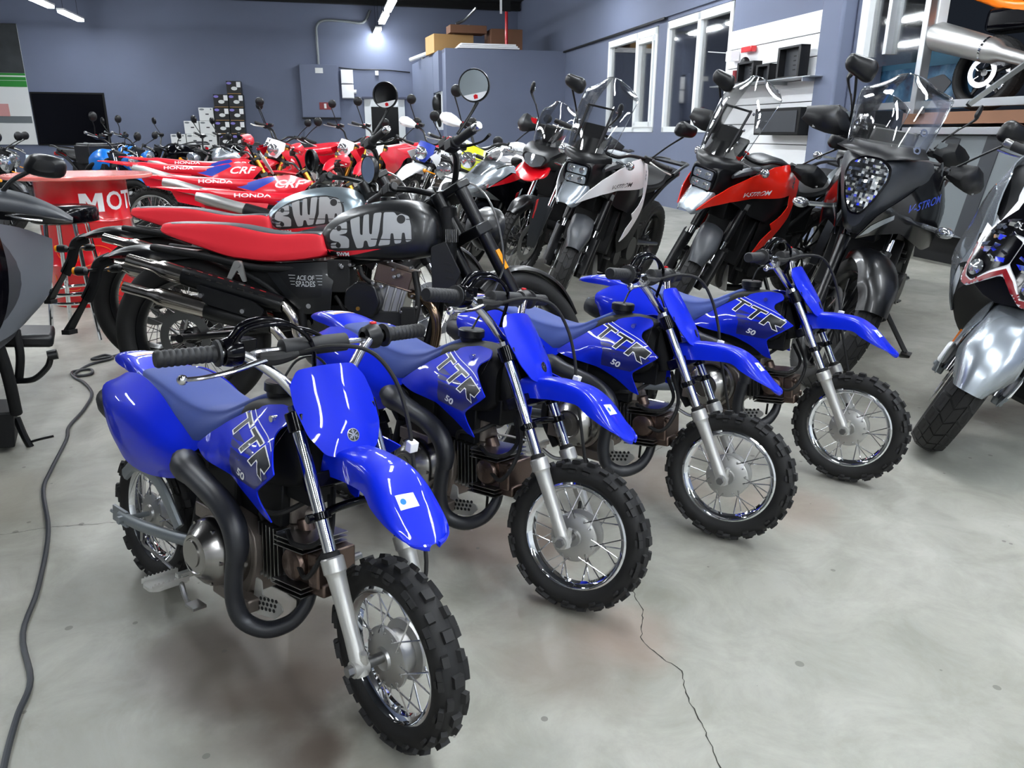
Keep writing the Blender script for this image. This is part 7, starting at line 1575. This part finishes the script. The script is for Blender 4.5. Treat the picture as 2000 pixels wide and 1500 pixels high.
    ct[0] = (0.02, 0.74, -0.15); fp = panel(ol, ct, 0.004, 'xz', (0, -1, 0), 0.04); pr = side_pair('side_fairing', fp, 'black_gloss', r)
    for s, o in ((-1, pr[0]), (1, pr[1])):
        t = (fp if s < 0 else fp.mirror()).bvh()
        obj('lettering', project(text_bm('a', 0.30, 0.02), t, ((-0.55, 0, 0.50), (-s, 0, 0), (0, 0, 1)), (0, -s, 0), 0.001, 0.04), 'decal_grey', o, label='large grey letter on the fairing')
        obj('decal', project(poly_bm([[(0.0, 0.755), (-0.22, 0.875), (-0.40, 0.85), (-0.20, 0.80)]]), t, ((0, 0, 0), (1, 0, 0), (0, 0, 1)), (0, -s, 0), 0.001, 0.04), 'red_plastic', o, label='red flash along the fairing top')
    tl = MB().loft([ringz(*q) for q in [(-0.88, 0.80, 0.10, 0.72), (-1.1, 0.82, 0.13, 0.74), (-1.35, 0.92, 0.10, 0.84), (-1.62, 1.0, 0.04, 0.94)]], n=4); obj('tail', tl, 'red_plastic', r)
    obj('seat', MB().loft([ringz(*q) for q in [(-0.90, 0.82, 0.10, 0.79), (-1.05, 0.84, 0.12, 0.80), (-1.2, 0.88, 0.10, 0.84)]], n=3), 'black_matte', r)
    h = bar_set(r, (-0.40, 0.33, 0.86), (-0.30, 0, 0.86), 'black_satin', 0.013, F=F)
    for s in (-1, 1): mo = mirror(r, (-0.10, s*0.14, 0.90), (-0.12, s*0.34, 1.0), 'square', 0.045, (-1, 0, 0))
    steer(F, 25); r.matrix_world = mtx(-0.40, 6.75, -135, -9); r['label'] = 'silver, red and black sport motorcycle behind the tracker handlebars'
place_back()
# ------------------------------------------------------------------ furniture, wall items, boxes
def build_items():
    # round red table on a red drum
    t = root('bar_table', 'round red table on a red printed oil drum, at the left', 'table', (-2.98, 5.42, 0), 0.0)
    dr = MB().lathe((0, 0, 0), (0, 0, 1), [(0, 0), (0, 0.285), (0.01, 0.29), (0.27, 0.285), (0.285, 0.295), (0.30, 0.285), (0.56, 0.285), (0.575, 0.295), (0.59, 0.285), (0.84, 0.285), (0.85, 0.29), (0.85, 0)], 48); do = obj('drum', dr, 'red_plastic', t); tr = dr.bvh()
    obj('tabletop', MB().lathe((0, 0, 0.85), (0, 0, 1), [(0, 0), (0, 0.45), (0.006, 0.46), (0.022, 0.46), (0.028, 0.455), (0.028, 0)], 64), mat('tabletop_red', (226, 120, 112), 0.25, coat=0.3), t)
    d = Vector((0.40, -1, 0)).normalized(); u = Vector((-d.y, d.x, 0))
    O = d*0.3+Vector((0, 0, 0.70))
    def wrap(bm, u0, z0):
        slice_bm(bm, 0.02); b_ = MB(); bm.verts.ensure_lookup_table(); bm.verts.index_update(); vs = []
        for v in bm.verts:
            a = (v.co.x+u0)/0.287; vs.append((d*math.cos(a)+u*math.sin(a))*0.2885+Vector((0, 0, v.co.y+z0)))
        b_.add(vs, [tuple(v.index for v in f.verts) for f in bm.faces]); bm.free(); return b_
    M1 = [(0, 0), (0, 1), (.30, 1), (.5, .5), (.70, 1), (1, 1), (1, 0), (.74, 0), (.74, .62), (.58, .2), (.42, .2), (.26, .62), (.26, 0)]
    lm = wrap(poly_bm([[(x*0.145, y*0.122) for x, y in M1]]), 0.01, 0.64); lm.join(wrap(text_bm('OTUL', 0.17, 0.02, sx=0.95), 0.385, 0.70))
    obj('lettering', lm, 'white_sticker', do, label='white oil brand lettering around the drum')
    obj('lettering', project(text_bm('AUTHENTIC', 0.045, 0.01), tr, (O-u*0.13-Vector((0, 0, 0.055)), u, (0, 0, 1)), -d, 0.002, 0.03), 'white_sticker', do, label='small white line of lettering')
    sw = MB()
    for cx, cz, rr, a0, a1 in ((-0.05, 0.42, 0.14, 200, 340), (0.02, 0.44, 0.03, 0, 350), (-0.12, 0.22, 0.10, 180, 300), (0.06, 0.30, 0.12, 40, 170), (0.10, 0.15, 0.08, 200, 400)):
        P = []
        for k in range(15):
            a = math.radians(a0+(a1-a0)*k/14); p = O+u*(cx+rr*math.cos(a)); p.z = cz+rr*math.sin(a); h = tr.ray_cast(p+d*0.3, -d); 
            if h[0] is not None: P.append(h[0]+d*0.0015)
        if len(P) > 3: sw.tube(P, 0.0018, 5, sub=1)
    obj('swirls', sw, 'orange_plastic', do, label='thin printed swirls on the drum')
    # stool
    s = root('bar_stool', 'black round-seated bar stool with chrome legs in front of the red drum', 'stool', (-2.55, 4.42, 0), 0.3)
    obj('seat', MB().lathe((0, 0, 0.66), (0, 0, 1), [(0, 0), (0, 0.15), (0.01, 0.172), (0.06, 0.175), (0.085, 0.165), (0.095, 0.13), (0.095, 0)], 40), 'black_gloss', s)
    for k in range(4):
        a = k*PI/2+0.6; obj('leg', MB().tube([(0.11*math.cos(a), 0.11*math.sin(a), 0.66), (0.14*math.cos(a), 0.14*math.sin(a), 0.35), (0.19*math.cos(a), 0.19*math.sin(a), 0.0)], 0.012, 10), 'chrome', s)
    for z, rr in ((0.27, 0.152), (0.22, 0.160)): obj('footrest', MB().tube([(rr*math.cos(k*PI/8), rr*math.sin(k*PI/8), z) for k in range(16)], 0.009, 8, closed=True, sub=2), 'chrome', s)
    # floor cable
    P = [(-0.90, 1.02), (-0.972, 1.164), (-1.023, 1.286), (-1.061, 1.394), (-1.177, 1.556), (-1.255, 1.751), (-1.401, 2.05), (-1.577, 2.325), (-1.645, 2.488), (-1.748, 2.773), (-1.813, 2.908), (-1.863, 3.12), (-1.937, 3.324), (-2.055, 3.48), (-2.162, 3.58), (-2.208, 3.66), (-2.14, 3.70), (-2.10, 3.62), (-2.17, 3.60), (-2.19, 3.78), (-2.13, 3.90), (-2.20, 3.96), (-2.23, 3.88), (-2.15, 3.93), (-2.05, 4.15), (-1.7, 4.7)]
    tag(obj('power_cable', MB().tube([(x, y, 0.0072) for x, y in P], 0.0068, 8, sub=5), 'grey_plastic'), 'grey power cable snaking over the concrete from the lower left corner', 'cable')
    # slatted display board
    NR = 5.37
    def S(name, mb, m, lab, cat, **k): return tag(obj(name, mb, m, mtx=RM, **k), lab, cat)
    r = root('slat_board', 'white slatted display board on the right wall beside the pillar', 'display board'); r.matrix_world = RM
    for i in range(9):
        z1 = 2.44-i*0.235; z0 = z1-0.225
        if z0 < 0.4: break
        obj('slat', MB().box((NR-0.03, 9.10, (z0+z1)/2), (0.035, 2.26, z1-z0)), 'white_plastic', r, bevel=0.003)
    obj('backing', MB().box((NR-0.008, 9.10, 1.40), (0.014, 2.24, 2.06)), 'grey_plastic', r)
    sh = root('glass_shelf', 'glass and metal shelf holding dark frames on the slatted board', 'shelf'); sh.matrix_world = RM
    obj('shelf_board', MB().box((NR-0.20, 8.95, 1.745), (0.28, 2.3, 0.012)), 'aluminium', sh, bevel=0.002)
    for w in (7.95, 8.7, 9.7): obj('bracket', MB().box((NR-0.18, w, 1.72), (0.30, 0.02, 0.04)), 'aluminium', sh)
    def frame(w, wd, ht, lab, z=1.752):
        f = root('shadow_frame', lab, 'frame'); f.matrix_world = RM @ Matrix.Translation((NR-0.20, w, z))
        b = MB().box((0, 0, 0.012), (0.12, wd, 0.024)).box((0, 0, ht-0.012), (0.12, wd, 0.024)).box((0, -wd/2+0.02, ht/2), (0.12, 0.04, ht)).box((0, wd/2-0.02, ht/2), (0.12, 0.04, ht))
        obj('frame_box', b, 'black_plastic', f, bevel=0.003); obj('insert', MB().box((0.03, 0, ht/2), (0.01, wd-0.04, ht-0.03)), 'grey_plastic', f)
        ins = MB()
        for k in range(4): ins.box((0.023, 0, ht*0.28+k*ht*0.14), (0.003, wd*0.10, 0.01))
        obj('print', ins, 'black_matte', f, label='small dark vertical emblem on the grey insert')
        return f
    frame(8.38, 0.46, 0.34, 'largest dark shadow-box frame on the right end of the glass shelf'); frame(8.92, 0.30, 0.19, 'smallest dark box frame, in the middle of the glass shelf'); frame(9.34, 0.40, 0.25, 'dark box frame left of the smallest one on the glass shelf')
    b2 = root('display_case', 'dark open display cases below the glass shelf on the slatted board', 'display case'); b2.matrix_world = RM
    obj('case', MB().box((NR-0.175, 8.45, 1.29), (0.24, 0.95, 0.30)), 'black_matte', b2, bevel=0.01); obj('front', MB().box((NR-0.30, 8.45, 1.29), (0.006, 0.86, 0.23)), 'grey_plastic', b2)
    S('red_lamp', MB().box((NR-0.10, 9.58, 2.17), (0.08, 0.26, 0.07)), 'red_plastic', 'small red box fixed at the top left of the slatted board', 'box', bevel=0.01)
    S('white_bracket', MB().box((NR-0.12, 9.95, 2.12), (0.12, 0.14, 0.12)).cyl((NR-0.12, 10.0, 2.16), (NR-0.40, 10.1, 2.18), 0.006, n=6), 'white_plastic', 'white hook block hanging at the left edge of the slatted board', 'hook')
    S('goggle_stand', MB().ball((NR-0.14, 9.57, 2.0), 0.075, 14, sc=(0.8, 1, 1.1)).box((NR-0.10, 9.60, 1.85), (0.06, 0.06, 0.18)), 'black_plastic', 'black goggle display on the left end of the glass shelf', 'goggle display')
    S('red_tin', MB().cyl((NR-0.16, 9.74, 1.752), (NR-0.16, 9.74, 1.93), 0.045, n=20), 'red_dark', 'dark red tin on the left end of the glass shelf', 'tin')
    # poster behind window three and the raised orange bike
    pm = bpy.data.materials.new('poster_print'); pm.use_nodes = True; nt = pm.node_tree; bs = nt.nodes['Principled BSDF']; bs.inputs['Roughness'].default_value = 0.5
    tc = nt.nodes.new('ShaderNodeTexCoord'); nz = nt.nodes.new('ShaderNodeTexNoise'); nz.inputs['Scale'].default_value = 6; nz.inputs['Detail'].default_value = 6
    cr_ = nt.nodes.new('ShaderNodeValToRGB'); e = cr_.color_ramp.elements; e[0].position = 0.3; e[0].color = srgb(28, 40, 70); e[1].position = 0.75; e[1].color = srgb(120, 150, 175)
    m_ = e.new(0.5); m_.color = srgb(48, 96, 128); nt.links.new(tc.outputs['Object'], nz.inputs['Vector']); nt.links.new(nz.outputs['Fac'], cr_.inputs[0]); nt.links.new(cr_.outputs[0], bs.inputs['Base Color']); M_['poster_print'] = pm
    p = root('poster', 'blue photo banner of a motorcycle with a red diamond, behind the partition glass', 'poster'); p.matrix_world = RM
    obj('sheet', MB().box((NR+0.32, 7.05, 1.67), (0.01, 1.6, 0.56)), pm, p); obj('header', MB().box((NR+0.313, 7.05, 1.86), (0.004, 1.58, 0.16)), mat('poster_teal', (66, 112, 138), 0.5), p)
    obj('diamond', MB().prism([(7.60, 1.86), (7.55, 1.91), (7.50, 1.86), (7.55, 1.81)], NR+0.308, NR+0.311, 'yz'), 'red_plastic', p)
    obj('figure', MB().prism(roundpoly([(7.50, 1.50), (7.42, 1.60), (7.30, 1.66), (7.24, 1.62), (7.34, 1.55), (7.40, 1.46)], 0.02), NR+0.308, NR+0.311, 'yz'), 'sky_blue', p, label='bright blue printed figure')
    obj('figure', MB().prism(roundpoly([(6.95, 1.45), (6.60, 1.52), (6.50, 1.62), (6.62, 1.70), (6.86, 1.66), (7.02, 1.58)], 0.03), NR+0.308, NR+0.311, 'yz'), 'grey_plastic', p, label='dark printed motorcycle shape')
    ds = root('display_platform', 'raised display platform with a silver rail at the right edge', 'platform'); ds.matrix_world = RM
    obj('deck', MB().box((NR+1.1, 4.9, 1.30), (2.2, 3.6, 0.10)), 'brown_card_dark', ds); obj('rail', MB().box((NR-0.04, 4.9, 1.19), (0.06, 3.4, 0.06)), 'aluminium', ds, bevel=0.004)
    obj('apron', MB().box((NR+0.02, 4.9, 0.72), (0.03, 3.4, 0.86)), 'grey_light', ds)
    for k in range(7): obj('apron_stripe', MB().box((NR+0.002, 6.1-k*0.45, 0.72), (0.006, 0.16, 0.86), Matrix.Rotation(math.radians(12), 3, 'X')), 'grey_plastic', ds)
    obj('support', MB().box((NR+1.2, 4.9, 0.62), (1.9, 3.3, 1.24)), 'black_matte', ds)
    pt = root('partition_post', 'aluminium partition post at the upper right', 'post'); pt.matrix_world = RM; obj('post', MB().box((NR-0.06, 6.47, 2.9), (0.09, 0.07, 3.1)), 'aluminium', pt, bevel=0.004); obj('cap', MB().box((NR-0.06, 6.47, 1.36), (0.12, 0.10, 0.04)), 'aluminium', pt)
    sr = root('ramp_bar', 'silver diagonal bar rising to the orange motorcycle at the right edge', 'bar'); a, b_ = Vector((NR-0.25, 5.62, 1.40)), Vector((NR-0.25, 4.6, 1.98))
    obj('bar', MB().tube([a, b_], 0.026, 4, smooth=False), 'aluminium', sr); obj('end_cap', MB().tube([a-(b_-a).normalized()*0.02, a], 0.029, 4, smooth=False), 'black_plastic', sr); sr.matrix_world = RM
    # orange bike on the platform, seen from behind its silver muffler
    r = root('showroom_bike', 'orange and black motorcycle with a long silver muffler raised at the top right', 'motorcycle')
    c = (-1.45, 0, 0.32)
    w = wheel('rear_wheel', r, c, 0.32, 0.22, 0.17, 'road', simple_hub(c, 0.05, 0.14), 0, rim='black_satin', hubmat='black_satin', carc=0.006, n=60); obj('wheel_spokes', alloy_mb(0.22, 0.04, 5, 0.02, c=c), 'black_satin', w); obj('brake_disc', disc_mb(c, 0.13, -0.10), 'chrome_soft', w); obj('brake_disc', disc_mb(c, 0.13, 0.10), 'chrome_soft', w)
    c = (0, 0, 0.32); w = wheel('front_wheel', r, c, 0.32, 0.22, 0.12, 'road', simple_hub(c, 0.05, 0.14), 0, rim='black_satin', hubmat='black_satin', carc=0.006, n=60)
    mf = MB().lathe((-0.90, -0.26, 0.34), (-1, -0.05, 0.30), [(0, 0.03), (0.05, 0.05), (0.30, 0.06), (0.36, 0.095), (0.44, 0.105), (0.95, 0.12), (1.02, 0.09), (1.03, 0.0)], 28); mo = obj('muffler', mf, 'silver_cast', r); obj('seam', MB().lathe((-0.90, -0.26, 0.34), (-1, -0.05, 0.30), [(0.43, 0.107), (0.45, 0.107)], 28), 'chrome', mo)
    f = MB().box((-0.75, 0, 0.50), (0.6, 0.3, 0.4)).box((-1.2, 0, 0.75), (0.7, 0.22, 0.2)); obj('frame', f, 'black_gloss', r, bevel=0.05)
    obj('side_fairing', MB().loft([ringz(*q) for q in [(0.05, 0.90, 0.06, 0.75), (-0.15, 1.02, 0.17, 0.62), (-0.45, 1.0, 0.22, 0.40), (-0.70, 0.95, 0.20, 0.45)]], n=4), 'orange_plastic', r)
    obj('tail', MB().loft([ringz(*q) for q in [(-0.95, 0.86, 0.12, 0.76), (-1.3, 0.90, 0.12, 0.78), (-1.75, 1.02, 0.05, 0.95)]], n=4), 'orange_plastic', r); obj('seat', MB().loft([ringz(*q) for q in [(-0.8, 0.84, 0.12, 0.78), (-1.05, 0.86, 0.14, 0.80), (-1.25, 0.92, 0.12, 0.86)]], n=4), 'black_matte', r)
    r.matrix_world = RM @ Matrix.Translation((NR+0.62, 4.70, 1.35)) @ Matrix.Rotation(math.radians(-78), 4, 'Z') @ Matrix.Rotation(math.radians(-6), 4, 'X')
    # back wall: screen, banner, cabinet, boxes
    BW = 22.6
    tv = root('black_screen', 'large black screen on the back wall beside the banner', 'screen'); tv.matrix_world = RM
    obj('panel', MB().box((-6.35, BW-0.04, 1.42), (1.62, 0.06, 1.20)), 'black_gloss', tv); obj('bezel', MB().box((-6.35, BW-0.02, 1.42), (1.70, 0.04, 1.28)), 'black_matte', tv)
    bn = root('wall_banner', 'tall banner with a dark picture, green band and white lower half at the far left', 'banner'); bn.matrix_world = RM
    obj('cloth', MB().box((-8.15, BW-0.03, 2.2), (1.85, 0.02, 2.8)), 'paper_white', bn)
    obj('picture', MB().box((-8.15, BW-0.045, 3.05), (1.85, 0.01, 1.12)), mat('photo_dark', (52, 56, 58), 0.5, var=0.7, vscale=3.0), bn)
    for z, h_ in ((2.46, 0.05), (2.36, 0.08), (2.24, 0.14)): obj('band', MB().box((-8.15, BW-0.045, z), (1.85, 0.01, h_)), 'green_print', bn)
    obj('print', MB().box((-7.85, BW-0.045, 1.62), (0.25, 0.01, 0.30)), mat('faded_pink', (206, 150, 148), 0.6), bn, label='faded pink printed blocks'); obj('print', MB().box((-8.1, BW-0.045, 1.40), (1.7, 0.01, 0.16)), 'grey_light', bn, label='grey printed road')
    cb = root('electric_cabinet', 'large grey electric cabinet on the back wall left of the door', 'cabinet'); cb.matrix_world = RM
    obj('body', MB().box((-0.13, BW-0.14, 2.17), (0.98, 0.28, 1.32)), 'wall_paint', cb, bevel=0.004); obj('shelf', MB().box((-0.13, BW-0.18, 1.49), (1.02, 0.36, 0.03)), 'black_matte', cb)
    obj('notice', MB().box((-0.12, BW-0.285, 2.68), (0.20, 0.004, 0.13)), 'paper_white', cb); sg = obj('sign', MB().box((-0.02, BW-0.285, 1.80), (0.30, 0.004, 0.18)), 'red_dark', cb, label='small dark red notice'); obj('sign_mark', MB().box((-0.02, BW-0.288, 1.80), (0.06, 0.004, 0.12)), 'paper_white', sg)
    obj('plinth', MB().box((-0.13, BW-0.04, 0.75), (0.98, 0.06, 1.46)), 'wall_paint', cb)
    for k, (z, h_) in enumerate(((2.55, 0.36), (2.18, 0.36))):
        fb = root('fuse_box', ['upper white fuse box beside the grey cabinet', 'lower white fuse box beside the grey cabinet, round knob on its side'][k], 'fuse box'); fb.matrix_world = RM; obj('case', MB().box((0.60, BW-0.08, z), (0.32, 0.12, h_-0.01)), 'white_plastic', fb, bevel=0.008)
        obj('hinge', MB().box((0.60, BW-0.145, z-h_/2+0.02), (0.28, 0.006, 0.006)), 'grey_light', fb)
        if k: obj('knob', MB().cyl((0.76, BW-0.08, z), (0.83, BW-0.08, z), 0.05, n=16), 'white_plastic', fb)
    def pipe(name, P, rr, m, lab): tag(obj(name, MB().tube(P, rr, 8, sub=4), m, mtx=RM), lab, 'pipe')
    pipe('conduit', [(-0.12, BW-0.05, 2.84), (-0.12, BW-0.05, 3.5), (-0.10, BW-0.05, 3.78), (0.10, BW-0.05, 3.92), (0.6, BW-0.05, 3.92), (1.1, BW-0.05, 3.90), (1.3, BW-0.05, 4.2)], 0.035, 'grey_light', 'grey metal conduit rising from the electric cabinet and bending right')
    pipe('wall_cable', [(0.4, BW-0.03, 2.78), (0.9, BW-0.03, 2.74), (1.5, BW-0.03, 2.75), (2.3, BW-0.03, 2.70)], 0.014, 'black_plastic', 'thin dark cable sagging along the back wall above the door')
    tag(obj('junction_box', MB().box((1.40, BW-0.04, 2.66), (0.09, 0.06, 0.11)), 'white_plastic', mtx=RM, bevel=0.005), 'small white junction box above the door', 'junction box')
    cm = root('security_camera', 'white bullet camera on the corner of the partition office', 'camera'); cm.matrix_world = RM
    obj('body', MB().cyl((2.22, 21.5, 2.93), (2.62, 20.8, 3.05), 0.05, n=14), 'white_plastic', cm); obj('mount', MB().cyl((2.5, 21.2, 2.9), (2.5, 21.2, 2.98), 0.04, n=12), 'white_plastic', cm)
    # things on the office roof
    def crate(name, n, w, z, sz, m, lab, flap=True, rot=0.0):
        c = root(name, lab, 'box'); c.matrix_world = RM @ Matrix.Translation((n, w, z)) @ Matrix.Rotation(rot, 4, 'Z')
        obj('carton', MB().box((0, 0, sz[2]/2), sz), m, c, bevel=0.006); obj('tape', MB().box((0, 0, sz[2]+0.001), (0.05, sz[1]*0.98, 0.003)), 'paper_white', c); return c
    crate('cardboard_box', 2.95, 19.6, 2.905, (0.95, 0.9, 0.40), 'brown_card', 'large light cardboard box at the left of the office roof', rot=0.1)
    crate('brown_crate', 3.30, 19.2, 3.32, (0.86, 0.5, 0.17), 'brown_card_dark', 'flat brown crate lying on the light cardboard box', rot=0.05)
    crate('brown_crate', 4.20, 19.3, 2.905, (0.75, 0.8, 0.52), 'brown_card_dark', 'tall brown crate right of the light box on the office roof')
    b = root('panel_stack', 'stack of white panels on the front edge of the office roof', 'panels'); b.matrix_world = RM
    for k in range(3): obj('panel', MB().box((3.60, 18.25, 2.93+k*0.035), (1.40-0.08*k, 0.42, 0.03)), 'white_plastic', b)
    hs = root('fire_hose_riser', 'red vertical pipe with a black and white sign in front of the crates', 'pipe'); hs.matrix_world = RM
    obj('riser', MB().cyl((4.10, 18.5, 2.89), (4.10, 18.5, 4.5), 0.035, n=12), 'red_plastic', hs); sg = obj('sign', MB().box((4.08, 18.44, 3.98), (0.20, 0.01, 0.50)), 'black_matte', hs); obj('sign_edge', MB().box((3.96, 18.44, 3.96), (0.05, 0.012, 0.56)), 'white_plastic', sg)
    pipe('flex_duct', [(3.05, 19.2, 3.53), (3.25, 19.2, 3.62), (3.42, 19.1, 3.78), (3.50, 19.0, 3.86)], 0.03, 'aluminium', 'bent silver duct rising behind the brown crates')
    tag(obj('hanging_bag', MB().tube([(2.60, 18.85, 2.0), (2.56, 18.85, 1.9), (2.55, 18.85, 1.75), (2.56, 18.85, 1.60)], [0.02, 0.12, 0.14, 0.10], 12).tube([(2.56, 18.82, 1.62), (2.56, 18.80, 1.50), (2.57, 18.80, 1.38), (2.58, 18.86, 1.28)], [0.09, 0.10, 0.06, 0.03], 10), 'black_plastic', mtx=RM), 'dark hanging bag in the small office window', 'bag')
    # helmet boxes
    def hbox(n, z, w_, kind, lab, src=[None, None]):
        k = 0 if kind == 'black' else 1
        m = RM @ Matrix.Translation((n, BW-0.36, z))
        if src[k] is None:
            c = root('helmet_box', lab, 'box'); c.matrix_world = m; bm = 'black_plastic' if k == 0 else 'paper_white'
            obj('carton', MB().box((0, 0, 0.16), (0.355, 0.36, 0.318)), bm, c, bevel=0.004)
            ov = [(0.075*math.cos(a*PI/10), 0.045*math.sin(a*PI/10)+0.15) for a in range(20)]
            if k == 0:
                obj('print', MB().prism([(x*1.0+0.01, z_-0.01) for x, z_ in ov], -0.183, -0.181, 'xz'), 'paper_white', c, label='white oval print'); obj('print', MB().prism([(x*0.8-0.11, z_*0.7+0.16) for x, z_ in ov], -0.183, -0.181, 'xz'), 'lilac', c, label='lilac oval print')
                obj('sticker', MB().box((0.12, -0.182, 0.235), (0.10, 0.003, 0.13)), 'white_sticker', c); obj('line', MB().box((0.0, -0.182, 0.015), (0.33, 0.003, 0.012)), 'brown_card', c)
            else:
                obj('print', MB().prism([(x*0.8-0.10, z_*0.5+0.20) for x, z_ in ov], -0.183, -0.181, 'xz'), 'grey_light', c, label='grey oval print'); obj('print', MB().box((0.02, -0.182, 0.16), (0.08, 0.003, 0.03)), 'grey_plastic', c, label='small dark lettering block'); obj('print', MB().box((0.12, -0.182, 0.28), (0.03, 0.003, 0.03)), 'grey_plastic', c, label='small dark corner mark')
            src[k] = c; c['group'] = 'stacked helmet boxes'
        else: dup(src[k], m, lab, 'stacked helmet boxes')
    on = ['bottom', 'second from the bottom', 'third from the bottom', 'fourth from the bottom', 'fifth from the bottom', 'sixth from the bottom', 'top']
    for n, cnt, kind, nm in ((-2.27, 7, 'black', 'the taller black stack'), (-2.64, 6, 'black', 'the shorter black stack'), (-3.02, 5, 'white', 'the tallest white stack'), (-3.40, 4, 'white', 'the middle white stack'), (-3.78, 3, 'white', 'the lowest white stack')):
        for k in range(cnt):
            pos = 'topmost' if k == cnt-1 else on[k]
            hbox(n+0.012*((k*7) % 3-1), 0.10+k*0.325, 0.36, kind, '%s helmet box, %s of %s' % (kind, pos, nm))
    tag(obj('pallet', MB().box((-3.0, BW-0.4, 0.05), (2.0, 0.7, 0.10)), 'brown_card', mtx=RM), 'low wooden pallet under the helmet boxes', 'pallet')
build_items()
